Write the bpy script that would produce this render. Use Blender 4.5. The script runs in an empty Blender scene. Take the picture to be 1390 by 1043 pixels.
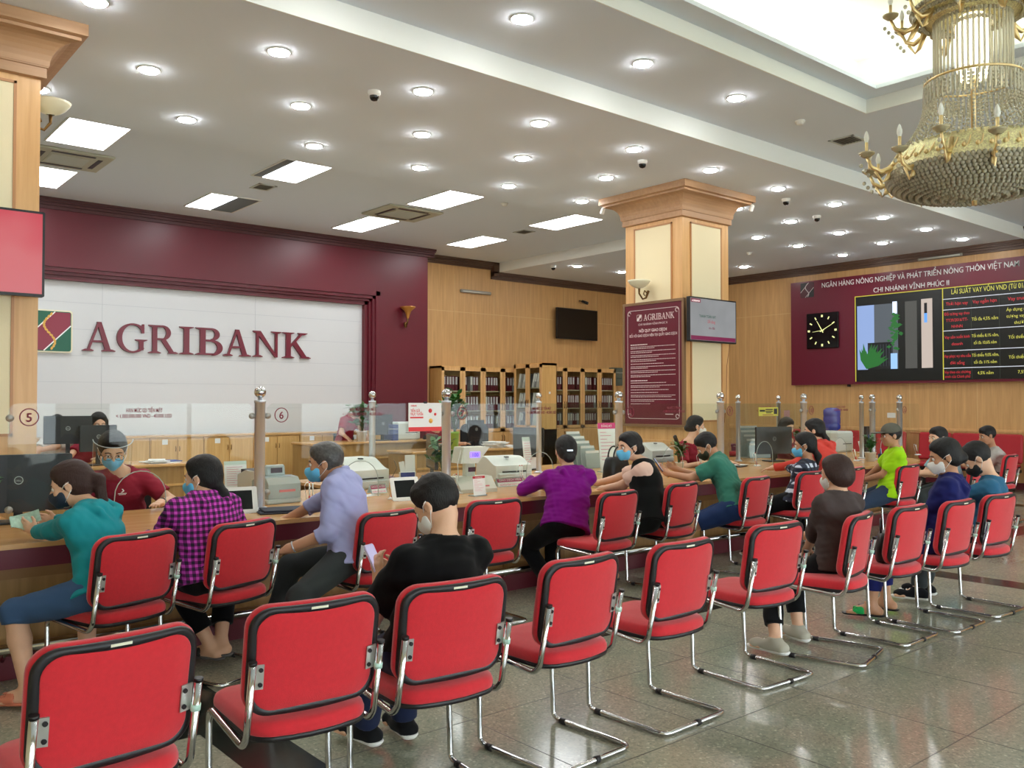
import bpy, bmesh, math, random
import numpy as np
from mathutils import Vector, Matrix
random.seed(7)
PI = math.pi
SC = bpy.context.scene
COL = SC.collection

# ------------------------------------------------------------------ camera (world X runs along the counter, Y into the bank)
FPX, CX, CY, HOR, EYE = 1195.0, 695.0, 521.5, 548.0, 1.55
AZ = math.atan((2120 - 695) / FPX)
PIT = math.atan((HOR - CY) / FPX)
FWD = Vector((math.cos(AZ) * math.cos(PIT), math.sin(AZ) * math.cos(PIT), math.sin(PIT)))
RGT = Vector((math.sin(AZ), -math.cos(AZ), 0))
UPV = RGT.cross(FWD)
def ray(px, py):
    return FWD + RGT * ((px - CX) / FPX) + UPV * ((CY - py) / FPX)
def onY(px, py, Y):
    d = ray(px, py); t = Y / d.y
    return Vector((t * d.x, Y, EYE + t * d.z))
def onX(px, py, X):
    d = ray(px, py); t = X / d.x
    return Vector((X, t * d.y, EYE + t * d.z))
def onZ(px, py, Z):
    d = ray(px, py); t = (Z - EYE) / d.z
    return Vector((t * d.x, t * d.y, Z))
cam = bpy.data.cameras.new('camera'); camo = bpy.data.objects.new('camera', cam); COL.objects.link(camo)
cam.sensor_width = 36; cam.lens = FPX / 1390 * 36; cam.clip_end = 200
M = Matrix((RGT, UPV, -FWD)).transposed().to_4x4(); M.translation = Vector((0, 0, EYE))
camo.matrix_world = M
SC.camera = camo
SC.view_settings.view_transform = 'Standard'
SC.view_settings.look = 'None'
SC.view_settings.gamma = 1
SC.view_settings.use_curve_mapping = False
SC.view_settings.exposure = 0.5

# ------------------------------------------------------------------ materials
def lin(c):
    return tuple(((v / 255) / 12.92 if v / 255 <= 0.04045 else ((v / 255 + 0.055) / 1.055) ** 2.4) for v in c) + (1.0,)
MATS = {}
def mat(name, rgb=(), rough=0.5, metal=0.0, spec=0.5, bump=0.0, bscale=50, var=0.0, vscale=5, emit=0.0, coat=0.0, sheen=0.0, stretch=None, trans=0.0):
    if name in MATS: return MATS[name]
    m = bpy.data.materials.new(name); m.use_nodes = True; MATS[name] = m
    nt = m.node_tree; N = nt.nodes; L = nt.links
    b = N['Principled BSDF']
    c = lin(rgb)
    b.inputs['Base Color'].default_value = c
    b.inputs['Roughness'].default_value = rough
    b.inputs['Metallic'].default_value = metal
    b.inputs['Specular IOR Level'].default_value = spec
    b.inputs['Coat Weight'].default_value = coat
    b.inputs['Sheen Weight'].default_value = sheen
    b.inputs['Transmission Weight'].default_value = trans
    if emit:
        b.inputs['Emission Color'].default_value = c; b.inputs['Emission Strength'].default_value = emit
    if bump or var:
        tc = N.new('ShaderNodeTexCoord'); mp = N.new('ShaderNodeMapping'); L.new(tc.outputs['Object'], mp.inputs[0])
        if stretch: mp.inputs['Scale'].default_value = stretch
        if var:
            n = N.new('ShaderNodeTexNoise'); n.inputs['Scale'].default_value = vscale; n.inputs['Detail'].default_value = 5
            L.new(mp.outputs[0], n.inputs['Vector'])
            r = N.new('ShaderNodeValToRGB')
            r.color_ramp.elements[0].position = 0.3; r.color_ramp.elements[1].position = 0.7
            r.color_ramp.elements[0].color = tuple(max(0, v * (1 - var)) for v in c[:3]) + (1,)
            r.color_ramp.elements[1].color = tuple(min(1, v * (1 + var)) for v in c[:3]) + (1,)
            L.new(n.outputs[0], r.inputs[0]); L.new(r.outputs[0], b.inputs['Base Color'])
            if emit: L.new(r.outputs[0], b.inputs['Emission Color'])
        if bump:
            n2 = N.new('ShaderNodeTexNoise'); n2.inputs['Scale'].default_value = bscale; n2.inputs['Detail'].default_value = 3
            L.new(mp.outputs[0], n2.inputs['Vector'])
            bp = N.new('ShaderNodeBump'); bp.inputs['Strength'].default_value = bump; bp.inputs['Distance'].default_value = 0.005
            L.new(n2.outputs[0], bp.inputs['Height']); L.new(bp.outputs[0], b.inputs['Normal'])
    return m
def nodes(name):
    m = bpy.data.materials.new(name); m.use_nodes = True; MATS[name] = m
    return m, m.node_tree.nodes, m.node_tree.links, m.node_tree.nodes['Principled BSDF']

# ------------------------------------------------------------------ mesh builder
class MB:
    def __init__(s): s.v = []; s.f = []; s.mi = []; s.sm = []; s.cur = 0
    def add(s, vs, fs, smooth=False):
        n = len(s.v); s.v += [tuple(v) for v in vs]
        for f in fs: s.f.append([i + n for i in f]); s.mi.append(s.cur); s.sm.append(smooth)
        return s
    def m(s, i): s.cur = i; return s
    def box(s, c, d, rz=0, rx=0, ry=0, bev=0):
        hx, hy, hz = d[0] / 2, d[1] / 2, d[2] / 2
        R = Matrix.Rotation(rz, 3, 'Z') @ Matrix.Rotation(ry, 3, 'Y') @ Matrix.Rotation(rx, 3, 'X')
        c = Vector(c)
        if bev:
            b = min(bev, hx * .9, hy * .9, hz * .9)
            vs = []; 
            for sx in (-1, 1):
                for sy in (-1, 1):
                    for sz in (-1, 1):
                        vs += [(sx * hx, sy * (hy - b), sz * (hz - b)), (sx * (hx - b), sy * hy, sz * (hz - b)), (sx * (hx - b), sy * (hy - b), sz * hz)]
            bm = bmesh.new()
            for v in vs: bm.verts.new(c + R @ Vector(v))
            r = bmesh.ops.convex_hull(bm, input=bm.verts[:])
            bm.verts.index_update()
            bmesh.ops.recalc_face_normals(bm, faces=bm.faces[:])
            s.add([v.co for v in bm.verts], [[v.index for v in f.verts] for f in bm.faces]); bm.free()
            return s
        vs = [c + R @ Vector((x * hx, y * hy, z * hz)) for x in (-1, 1) for y in (-1, 1) for z in (-1, 1)]
        return s.add(vs, [(0, 1, 3, 2), (4, 6, 7, 5), (0, 4, 5, 1), (2, 3, 7, 6), (0, 2, 6, 4), (1, 5, 7, 3)])
    def bb(s, x0, x1, y0, y1, z0, z1):
        return s.box(((x0 + x1) / 2, (y0 + y1) / 2, (z0 + z1) / 2), (abs(x1 - x0), abs(y1 - y0), abs(z1 - z0)))
    def tube(s, pts, r, seg=10, closed=False, caps=True, rs=None):
        pts = [Vector(p) for p in pts]; n = len(pts); rings = []
        up = None
        for i, p in enumerate(pts):
            if closed: t = pts[(i + 1) % n] - pts[i - 1]
            else: t = pts[min(i + 1, n - 1)] - pts[max(i - 1, 0)]
            t.normalize()
            if up is None:
                up = Vector((0, 0, 1)) if abs(t.z) < .9 else Vector((1, 0, 0))
            a = up - t * up.dot(t)
            if a.length < 1e-5: a = t.orthogonal()
            a.normalize(); up = a; b = t.cross(a)
            rr = rs[i] if rs else r
            rings.append([p + (a * math.cos(2 * PI * k / seg) + b * math.sin(2 * PI * k / seg)) * rr for k in range(seg)])
        vs = [v for q in rings for v in q]; fs = []
        for i in range(n if closed else n - 1):
            j = (i + 1) % n
            for k in range(seg):
                fs.append((i * seg + k, i * seg + (k + 1) % seg, j * seg + (k + 1) % seg, j * seg + k))
        s.add(vs, fs, True)
        if caps and not closed:
            s.add(rings[0], [list(range(seg))[::-1]]); s.add(rings[-1], [list(range(seg))])
        return s
    def cyl(s, p0, p1, r, seg=16, r2=None):
        return s.tube([p0, p1], r, seg, rs=[r, r if r2 is None else r2])
    def lathe(s, prof, c=(0, 0, 0), seg=24, axis='Z', smooth=True):
        vs = []; n = len(prof)
        for (r, z) in prof:
            for k in range(seg):
                a = 2 * PI * k / seg; x, y = r * math.cos(a), r * math.sin(a)
                q = (x, y, z) if axis == 'Z' else ((x, -z, y) if axis == 'Y' else (z, x, y))
                vs.append(Vector(q) + Vector(c))
        fs = [(i * seg + k, i * seg + (k + 1) % seg, (i + 1) * seg + (k + 1) % seg, (i + 1) * seg + k) for i in range(n - 1) for k in range(seg)]
        return s.add(vs, fs, smooth)
    def sph(s, c, r, seg=12, rg=8, sc=(1, 1, 1)):
        vs = []; 
        for i in range(rg + 1):
            t = PI * i / rg
            for k in range(seg):
                a = 2 * PI * k / seg
                vs.append((c[0] + r * sc[0] * math.sin(t) * math.cos(a), c[1] + r * sc[1] * math.sin(t) * math.sin(a), c[2] + r * sc[2] * math.cos(t)))
        fs = [(i * seg + k, (i + 1) * seg + k, (i + 1) * seg + (k + 1) % seg, i * seg + (k + 1) % seg) for i in range(rg) for k in range(seg)]
        return s.add(vs, fs, True)
    def prism(s, poly, mtx, t0, t1):
        """poly: 2-D outline (ccw) in the plane of mtx, extruded from t0 to t1 along its normal"""
        n = len(poly); vs = [mtx @ Vector((x, y, t)) for t in (t0, t1) for (x, y) in poly]
        fs = [list(range(n))[::-1], list(range(n, 2 * n))] + [(i, (i + 1) % n, n + (i + 1) % n, n + i) for i in range(n)]
        return s.add(vs, fs)
    def quad(s, a, b, c, d): return s.add([a, b, c, d], [(0, 1, 2, 3)])
    def build(s, name, mats, parent=None, fix=True, bevel=0, loc=None):
        me = bpy.data.meshes.new(name)
        me.from_pydata(s.v, [], s.f)
        if not isinstance(mats, (list, tuple)): mats = [mats]
        for m_ in mats: me.materials.append(m_)
        me.polygons.foreach_set('material_index', s.mi); me.polygons.foreach_set('use_smooth', s.sm)
        if fix:
            bm = bmesh.new(); bm.from_mesh(me); bmesh.ops.remove_doubles(bm, verts=bm.verts[:], dist=1e-6)
            bmesh.ops.dissolve_degenerate(bm, dist=1e-7, edges=bm.edges[:])
            bmesh.ops.recalc_face_normals(bm, faces=bm.faces[:]); bm.to_mesh(me); bm.free()
        o = bpy.data.objects.new(name, me); COL.objects.link(o)
        if parent: o.parent = parent
        if loc: o.location = loc
        if bevel:
            bv = o.modifiers.new('bevel', 'BEVEL'); bv.width = bevel; bv.segments = 2; bv.limit_method = 'ANGLE'
        return o
def tag(o, label=None, cat=None, group=None, kind=None):
    if label: o['label'] = label
    if cat: o['category'] = cat
    if group: o['group'] = group
    if kind: o['kind'] = kind
    return o
def thing(name, label, cat, loc=(0, 0, 0), rz=0, group=None):
    o = bpy.data.objects.new(name, None); COL.objects.link(o); o.empty_display_size = .1
    o.location = loc; o.rotation_euler = (0, 0, rz)
    return tag(o, label, cat, group)
def struct(name, mb, m, **k):
    return tag(mb.build(name, m, **k), kind='structure')
def kids(o): return [c for c in bpy.data.objects if c.parent == o]
def copy_tree(o, parent=None, keep=None):
    if keep is None: keep = {}
    c = o.copy(); COL.objects.link(c); c.parent = parent
    for ch in list(o.children): copy_tree(ch, c)
    return c
def relabel(o, label, group=None):
    o['label'] = label
    if group: o['group'] = group
    return o
def plane(origin, right, up):
    r = Vector(right).normalized(); u = Vector(up).normalized(); n = r.cross(u)
    m_ = Matrix((r, u, n)).transposed().to_4x4(); m_.translation = Vector(origin); return m_
def front(x, y, z): return plane((x, y, z), (1, 0, 0), (0, 0, 1))      # faces -Y
def side(x, y, z): return plane((x, y, z), (0, -1, 0), (0, 0, 1))      # faces -X
def text(name, body, mtx, size, m, parent=None, ext=0.001, width=None, bold=0.0, align='CENTER', height=None, spacing=1.0):
    cu = bpy.data.curves.new(name, 'FONT'); cu.body = body; cu.size = 1; cu.extrude = 0; cu.offset = bold; cu.resolution_u = 3
    cu.align_x = align; cu.space_character = spacing
    o = bpy.data.objects.new(name, cu); COL.objects.link(o)
    bpy.context.view_layer.update()
    me = bpy.data.meshes.new_from_object(o.evaluated_get(bpy.context.evaluated_depsgraph_get()))
    bpy.data.objects.remove(o); bpy.data.curves.remove(cu)
    n = len(me.vertices); co = np.zeros(n * 3, 'f'); me.vertices.foreach_get('co', co); co = co.reshape(-1, 3)
    if n:
        sx = size
        if width: sx = width / max(1e-6, (co[:, 0].max() - co[:, 0].min()))
        sy = size
        co[:, 0] *= sx; co[:, 1] *= sy
        if ext:
            # flat lettering turned into a thin raised plate of letters
            bm = bmesh.new(); me.vertices.foreach_set('co', co.ravel()); bm.from_mesh(me)
            r = bmesh.ops.extrude_face_region(bm, geom=bm.faces[:])
            vs = [g for g in r['geom'] if isinstance(g, bmesh.types.BMVert)]
            bmesh.ops.translate(bm, verts=vs, vec=(0, 0, ext)); bmesh.ops.recalc_face_normals(bm, faces=bm.faces[:])
            for v in bm.verts: v.co = mtx @ v.co
            bm.to_mesh(me); bm.free()
        else:
            me.vertices.foreach_set('co', co.ravel()); me.transform(mtx)
    me.materials.clear(); me.materials.append(m); me.name = name
    o = bpy.data.objects.new(name, me); COL.objects.link(o)
    if parent: o.parent = parent
    return o
def rrect(w, h, r, n=5, cx=0, cy=0):
    out = []
    for (sx, sy, a0) in ((1, 1, 0), (-1, 1, 90), (-1, -1, 180), (1, -1, 270)):
        for k in range(n + 1):
            a = math.radians(a0 + 90 * k / n)
            out.append((cx + sx * (w / 2 - r) + r * math.cos(a), cy + sy * (h / 2 - r) + r * math.sin(a)))
    return out
def arc_pts(p0, p1, p2, r, n=5):
    """points rounding the corner p1 between p0 and p2 with radius r"""
    p0, p1, p2 = Vector(p0), Vector(p1), Vector(p2); a = (p0 - p1).normalized(); b = (p2 - p1).normalized()
    th = a.angle(b); d = min(r / math.tan(th / 2), (p0 - p1).length * .49, (p2 - p1).length * .49)
    s, e = p1 + a * d, p1 + b * d
    return [(s * (1 - t) ** 2 + p1 * 2 * t * (1 - t) + e * t * t) for t in [k / n for k in range(n + 1)]]
def round_path(pts, r, n=5):
    out = [Vector(pts[0])]
    for i in range(1, len(pts) - 1): out += arc_pts(pts[i - 1], pts[i], pts[i + 1], r, n)
    return out + [Vector(pts[-1])]
ORD = ['first', 'second', 'third', 'fourth', 'fifth', 'sixth', 'seventh', 'eighth', 'ninth', 'tenth', 'eleventh', 'twelfth', 'thirteenth']
# ------------------------------------------------------------------ shared materials
CHROME = mat('chrome', (205, 205, 205), .12, 1.0)
STEEL = mat('brushed_steel', (204, 210, 218), .32, .85)
DARKMETAL = mat('dark_metal', (60, 60, 60), .4, .8)
RED = mat('red_fabric', (206, 30, 42), .85, sheen=.3, bump=.25, bscale=400, var=.05, vscale=60)
BLACKTRIM = mat('black_trim', (26, 21, 24), .45)
BLACK = mat('black_plastic', (18, 18, 20), .4)
SCREENBLK = mat('screen_black', (8, 9, 10), .12)
WHITEP = mat('white_plastic', (232, 232, 226), .4)
GREYP = mat('grey_plastic', (198, 202, 196), .45)
PAPER = mat('paper', (238, 238, 234), .8)
PINKP = mat('pink_print', (226, 60, 130), .7)
REDP = mat('red_print', (190, 20, 40), .6)
MAROON = mat('maroon_paint', (96, 16, 32), .38, var=.05, vscale=1.5)
MAROOND = mat('maroon_panel', (100, 16, 34), .45)
MAROONL = mat('maroon_letter', (112, 22, 44), .35)
GREENL = mat('green_logo', (0, 92, 66), .4)
GOLD = mat('gold', (226, 186, 112), .25, 1.0)
BRONZE = mat('bronze', (120, 90, 50), .35, .9)
CREAM = mat('cream_panel', (236, 222, 184), .7, bump=.15, bscale=150)
OPAL = mat('opal_glass', (228, 224, 196), .3)
LEAF = mat('leaf', (52, 104, 40), .45, var=.3, vscale=25)
STICK = mat('sticker', (230, 226, 200), .6)
MINT = mat('mint_tape', (186, 220, 204), .5)
PLATE = mat('bracket_plate', (208, 206, 200), .3, .7)
def wood(name, c1, c2, rough=.35, scale=(1, 1, .06), sc=22):
    m, N, L, b = nodes(name)
    tc = N.new('ShaderNodeTexCoord'); mp = N.new('ShaderNodeMapping'); mp.inputs['Scale'].default_value = scale
    n = N.new('ShaderNodeTexNoise'); n.inputs['Scale'].default_value = sc; n.inputs['Detail'].default_value = 6; n.inputs['Distortion'].default_value = .4
    r = N.new('ShaderNodeValToRGB'); r.color_ramp.elements[0].position = .3; r.color_ramp.elements[1].position = .72
    r.color_ramp.elements[0].color = lin(c1); r.color_ramp.elements[1].color = lin(c2)
    L.new(tc.outputs['Object'], mp.inputs[0]); L.new(mp.outputs[0], n.inputs['Vector']); L.new(n.outputs[0], r.inputs[0]); L.new(r.outputs[0], b.inputs['Base Color'])
    b.inputs['Roughness'].default_value = rough
    return m
WOODL = wood('light_wood', (208, 158, 100), (228, 182, 124))
WOODX = wood('light_wood_lengthwise', (200, 150, 92), (220, 172, 114), .2, (.06, 1, 1))
WOODC = wood('cabinet_wood', (206, 158, 92), (226, 180, 114), .4)
WOODP = wood('wall_panel_wood', (192, 148, 94), (212, 166, 110), .4)
WOODD = wood('crown_wood', (84, 58, 44), (100, 72, 54), .45, (.06, .06, 1))
WOODB = wood('counter_front_wood', (160, 122, 70), (182, 142, 88), .4)
WOODK = wood('column_crown_wood', (176, 136, 100), (192, 152, 114), .5, (.06, 1, 1))
CEIL = mat('ceiling_paint', (226, 234, 244), .9, spec=.2)
CEIL_LIT = mat('ceiling_lit', (248, 250, 246), .9, spec=.2)  # lighter ceiling paint, brightness of the lit faces put into the colour
SKIN = mat('skin', (222, 174, 142), .5, bump=.08, bscale=120, var=.05, vscale=12)
SKIN2 = mat('skin_tan', (190, 138, 104), .5, bump=.08, bscale=120, var=.05, vscale=12)
HAIRB = mat('hair_black', (15, 12, 12), .5, spec=.4, bump=1.0, bscale=120, stretch=(3, 3, .35))
HAIRBR = mat('hair_brown', (54, 30, 23), .52, spec=.4, bump=1.0, bscale=120, stretch=(3, 3, .35))
HAIRG = mat('hair_grey', (74, 72, 70), .45, bump=.6, bscale=60, var=.4, vscale=60)
MASKB = mat('mask_blue', (104, 196, 240), .7, bump=.2, bscale=90)
MASKW = mat('mask_white', (236, 234, 230), .7, bump=.2, bscale=90)
MASKN = mat('mask_navy', (30, 44, 62), .7)
MASKK = mat('mask_black', (20, 20, 20), .7)
# polished terrazzo
m, N, L, b = nodes('terrazzo'); TERRAZZO = m
tc = N.new('ShaderNodeTexCoord')
v1 = N.new('ShaderNodeTexVoronoi'); v1.inputs['Scale'].default_value = 95
v2 = N.new('ShaderNodeTexNoise'); v2.inputs['Scale'].default_value = 1.1; v2.inputs['Detail'].default_value = 4
v3 = N.new('ShaderNodeTexNoise'); v3.inputs['Scale'].default_value = 160; v3.inputs['Detail'].default_value = 2
for q in (v1, v2, v3): L.new(tc.outputs['Object'], q.inputs['Vector'])
r1 = N.new('ShaderNodeValToRGB'); cr = r1.color_ramp
cr.elements[0].position = 0; cr.elements[0].color = lin((134, 136, 122)); cr.elements[1].position = 1; cr.elements[1].color = lin((206, 204, 182))
e = cr.elements.new(.45); e.color = lin((158, 158, 142)); e = cr.elements.new(.8); e.color = lin((168, 167, 149))
L.new(v1.outputs['Color'], r1.inputs[0])
r2 = N.new('ShaderNodeValToRGB'); r2.color_ramp.elements[0].position = .35; r2.color_ramp.elements[1].position = .7
r2.color_ramp.elements[0].color = (.86, .9, .86, 1); r2.color_ramp.elements[1].color = (1.08, 1.0, .97, 1)
L.new(v2.outputs[0], r2.inputs[0])
mx = N.new('ShaderNodeMix'); mx.data_type = 'RGBA'; mx.blend_type = 'MULTIPLY'; mx.inputs[0].default_value = 1
L.new(r1.outputs[0], mx.inputs[6]); L.new(r2.outputs[0], mx.inputs[7]); L.new(mx.outputs[2], b.inputs['Base Color'])
r3 = N.new('ShaderNodeMapRange'); r3.inputs['From Min'].default_value = .3; r3.inputs['From Max'].default_value = .7; r3.inputs['To Min'].default_value = .1; r3.inputs['To Max'].default_value = .2
L.new(v2.outputs[0], r3.inputs[0]); L.new(r3.outputs[0], b.inputs['Roughness'])
b.inputs['Specular IOR Level'].default_value = .6
DARKSTONE = mat('dark_stone', (38, 42, 38), .14, var=.25, vscale=60)
DARKSTONE2 = mat('joint_stone', (78, 78, 68), .3)
# clear counter glass: see-through with fresnel mirror reflection
def glass(name, tint, gl=.9, rough=0.0, f0=.012):
    m, N, L, b = nodes(name); out = N['Material Output']; N.remove(b)
    t = N.new('ShaderNodeBsdfTransparent'); t.inputs[0].default_value = tint
    g = N.new('ShaderNodeBsdfGlossy'); g.inputs['Roughness'].default_value = rough; g.inputs[0].default_value = (gl, gl, gl, 1)
    f = N.new('ShaderNodeLayerWeight'); f.inputs[0].default_value = .5
    p = N.new('ShaderNodeMath'); p.operation = 'POWER'; p.inputs[1].default_value = 5; L.new(f.outputs['Facing'], p.inputs[0])
    q = N.new('ShaderNodeMath'); q.operation = 'MULTIPLY_ADD'; q.inputs[1].default_value = .8; q.inputs[2].default_value = f0; L.new(p.outputs[0], q.inputs[0])
    x = N.new('ShaderNodeMixShader'); L.new(q.outputs[0], x.inputs[0]); L.new(t.outputs[0], x.inputs[1]); L.new(g.outputs[0], x.inputs[2])
    L.new(x.outputs[0], out.inputs[0]); return m
GLASS = glass('clear_glass', (.955, .975, .965, 1))
CABGLASS = glass('cabinet_glass', (.9, .92, .9, 1))
CRYSTAL = mat('crystal', (236, 232, 214), .06, trans=.75, spec=.8)
ACRYL = mat('acrylic', (214, 228, 226), .15, trans=.5)
def emis(name, rgb, s):
    m, N, L, b = nodes(name); b.inputs['Base Color'].default_value = (0, 0, 0, 1)
    b.inputs['Emission Color'].default_value = lin(rgb); b.inputs['Emission Strength'].default_value = s; return m
LAMP = emis('downlight_glow', (252, 252, 250), 84)
PANEL = emis('panel_glow', (250, 253, 255), 11)
COVE = emis('cove_glow', (255, 255, 232), 15)
COVE2 = emis('cove_strip_glow', (255, 252, 236), 2.5)
def checks(name, base, dark, light, s=55, rot=.3):
    m, N, L, b = nodes(name); tc = N.new('ShaderNodeTexCoord'); sp = N.new('ShaderNodeSeparateXYZ')
    mp = N.new('ShaderNodeMapping'); mp.inputs['Rotation'].default_value = (0, 0, rot)
    L.new(tc.outputs['Object'], mp.inputs[0]); L.new(mp.outputs[0], sp.inputs[0])
    def wave(sock, k, sc):
        a = N.new('ShaderNodeMath'); a.operation = 'MULTIPLY'; a.inputs[1].default_value = sc; L.new(sock, a.inputs[0])
        c = N.new('ShaderNodeMath'); c.operation = 'SINE'; L.new(a.outputs[0], c.inputs[0])
        d = N.new('ShaderNodeMath'); d.operation = 'GREATER_THAN'; d.inputs[1].default_value = k; L.new(c.outputs[0], d.inputs[0]); return d.outputs[0]
    wx = wave(sp.outputs[0], .1, s * 2 * PI / 2); wz = wave(sp.outputs[2], .1, s * 2 * PI / 2)
    ad = N.new('ShaderNodeMath'); ad.operation = 'ADD'; L.new(wx, ad.inputs[0]); L.new(wz, ad.inputs[1])
    dv = N.new('ShaderNodeMath'); dv.operation = 'MULTIPLY'; dv.inputs[1].default_value = .5; L.new(ad.outputs[0], dv.inputs[0])
    r = N.new('ShaderNodeValToRGB'); r.color_ramp.interpolation = 'CONSTANT'
    r.color_ramp.elements[0].color = lin(dark); r.color_ramp.elements[1].position = .75; r.color_ramp.elements[1].color = lin(light)
    e = r.color_ramp.elements.new(.25); e.color = lin(base)
    L.new(dv.outputs[0], r.inputs[0]); L.new(r.outputs[0], b.inputs['Base Color']); b.inputs['Roughness'].default_value = .85
    return m
# ------------------------------------------------------------------ the hall
XW, XE, YS, YN = -4.0, 17.2, -6.0, 15.4
Z0, Z1, ZR, YB, YR, XR = 4.5, 4.72, 4.707, 6.15, 9.85, 12.45
TX0, TX1, TY0, TY1 = 3.4, 9.11, 0.4, 4.84
struct('floor', MB().bb(XW, XE, YS, YN + .1, -.1, 0), TERRAZZO)
g = MB()
for x in (1.55, 8.0, 14.4): g.bb(x, x + .29, YS, 5.6, -.02, .0012)
for y in (4.12,): g.bb(XW, XE, y, y + .29, -.02, .0016)
struct('trim_1', g, DARKSTONE)
g = MB()
for k in range(-4, 16): g.bb(XW, XE, 1.81 + k * .825 - .002, 1.81 + k * .825 + .002, -.02, .0010)
for k in range(-3, 21): g.bb(.99 + k * .825 - .002, .99 + k * .825 + .002, YS, 5.6, -.02, .0008)
struct('trim_2', g, DARKSTONE2)
# ceilings
g = MB(); g.bb(XW, XE, YB, YR, Z0, Z0 + .35); g.bb(XR, XE, YR, YN, Z0, Z0 + .35)
g.bb(XW, XR, YR + .0, YN + .1, ZR, ZR + .14)
struct('ceiling', g, CEIL)
g = MB(); T = 5.0
g.bb(XW, TX0, YS, YB, Z1, T); g.bb(TX1, XE, YS, YB, Z1, T); g.bb(TX0, TX1, YS, TY0, Z1, T); g.bb(TX0, TX1, TY1, YB, Z1, T)
struct('ceiling.001', g, CEIL)
g = MB()   # soffit ring of the tray
i = .25
g.bb(TX0, TX0 + i, TY0, TY1, 4.87, 4.91); g.bb(TX1 - i, TX1, TY0, TY1, 4.87, 4.91); g.bb(TX0 + i, TX1 - i, TY0, TY0 + i, 4.87, 4.91); g.bb(TX0 + i, TX1 - i, TY1 - i, TY1, 4.87, 4.91)
struct('trim_3', g, CEIL)
g = MB()
g.bb(TX0 - .3, TX1 + .3, TY0 - .3, TY1 + .3, 5.4, 5.5)
for (a, b_, c, d) in ((TX0 - .3, TX0 - .2, TY0 - .3, TY1 + .3), (TX1 + .2, TX1 + .3, TY0 - .3, TY1 + .3), (TX0 - .3, TX1 + .3, TY0 - .3, TY0 - .2), (TX0 - .3, TX1 + .3, TY1 + .2, TY1 + .3)): g.bb(a, b_, c, d, 5.0, 5.4)
struct('ceiling.002', g, CEIL_LIT)
# step faces, whitened to stand in for the downlights grazing them
struct('trim_4', MB().bb(XW, XE, YB - .012, YB, Z0 - .001, Z1), CEIL_LIT)
g = MB(); g.bb(TX1 - .012, TX1, TY0, TY1, Z1 - .001, 4.87); g.bb(TX0, TX1, TY1 - .012, TY1, Z1 - .001, 4.87)
struct('trim_5', g, CEIL_LIT)
struct('trim_6', MB().bb(XR - .012, XR, YR, YN, Z0 - .001, ZR), CEIL_LIT)
# cove lamps lying on the soffit
def cove(label, x0, x1, y0, y1):
    t = thing('cove_light', label, 'light', ((x0 + x1) / 2, (y0 + y1) / 2, 4.91), group='hidden strip lights of the ceiling tray')
    w, d = x1 - x0, y1 - y0
    MB().bb(-w / 2, w / 2, -d / 2, d / 2, 0, .02).build('housing', WHITEP, t)
    MB().bb(-w / 2 + .01, w / 2 - .01, -d / 2 + .01, d / 2 - .01, .02, .04).build('light_strip', COVE, t)
cove('bright strip light hidden above the far lip of the ceiling tray', TX0 + .3, TX1 - .3, TY1 - .10, TY1 - .03)
cove('bright strip light hidden above the lip on the board side of the ceiling tray', TX1 - .10, TX1 - .03, TY0 + .3, TY1 - .3)
cove('bright strip light hidden above the near lip of the ceiling tray', TX0 + .3, TX1 - .3, TY0 + .03, TY0 + .10)
# walls
WINM = emis('daylight_outside', (236, 244, 255), 5.0)
struct('wall_north', MB().bb(10.24, XE + .1, YN, YN + .15, 0, ZR + .1), WOODP)
struct('wall_east', MB().bb(XE, XE + .15, YS, YN + .15, 0, 5.0), WOODP)
struct('wall_west', MB().bb(XW - .15, XW, YS, YN, 0, 5.0), CREAM)
g = MB(); g.bb(XW, XE, YS - .15, YS, 3.3, 5.0); g.bb(XW, XE, YS - .15, YS, 0, .25)
for x in np.linspace(XW, XE - .8, 6): g.bb(x, x + .8, YS - .15, YS, .25, 3.3)
struct('wall_south', g, CREAM)
xs = np.linspace(XW, XE - .8, 6)
for k in range(5):
    g = MB(); x0, x1 = xs[k] + .8, xs[k + 1]
    for (a, b_, c, d) in ((x0, x1, .25, .32), (x0, x1, 3.23, 3.3), (x0, x0 + .07, .25, 3.3), (x1 - .07, x1, .25, 3.3), ((x0 + x1) / 2 - .03, (x0 + x1) / 2 + .03, .25, 3.3), (x0, x1, 2.3, 2.37)):
        g.bb(a, b_, YS - .12, YS - .03, c, d)
    w = struct('window_%d' % (k + 1), g, DARKMETAL)
    o = MB().bb(x0, x1, YS - .09, YS - .08, .25, 3.3).build('window_pane', GLASS, w)
# what stands outside the windows: pale street in daylight
struct('ground', MB().bb(XW - 12, XE + 12, YS - 20, YS - .15, -.12, -.02), mat('pavement', (190, 188, 180), .9))
# maroon wall round the white panel
YM = 14.9
g = MB(); g.bb(XW, 10.24, YM, YN + .1, 3.75, ZR); g.bb(9.09, 10.24, YM, YN + .1, 0, 3.75)
struct('wall_sign', g, MAROON)
g = MB()
for (o_, y, t) in ((0, YM - .035, .09), (.09, YM + .0, .06), (.15, YM + .05, .05), (.20, YM + .1, .07)):
    g.bb(XW, 9.09 - o_, y, YM + .2, 3.75 - o_ - t, 3.75 - o_); g.bb(9.09 - o_ - t, 9.09 - o_, y, YM + .2, 0, 3.75 - o_)
struct('trim_7', g, MAROON)
struct('wall_panel', MB().bb(XW, 9.1, YM + .2, YN + .1, 0, 3.8), mat('white_wall_panel', (210, 211, 212), .35))
g = MB()
for z in (1.47, 1.89, 2.31, 2.73, 3.15): g.bb(XW, 8.85, YM + .197, YM + .2, z - .003, z + .003)
for x in (1.45, 4.04, 6.63): g.bb(x - .003, x + .003, YM + .197, YM + .2, 0, 3.6)
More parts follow.
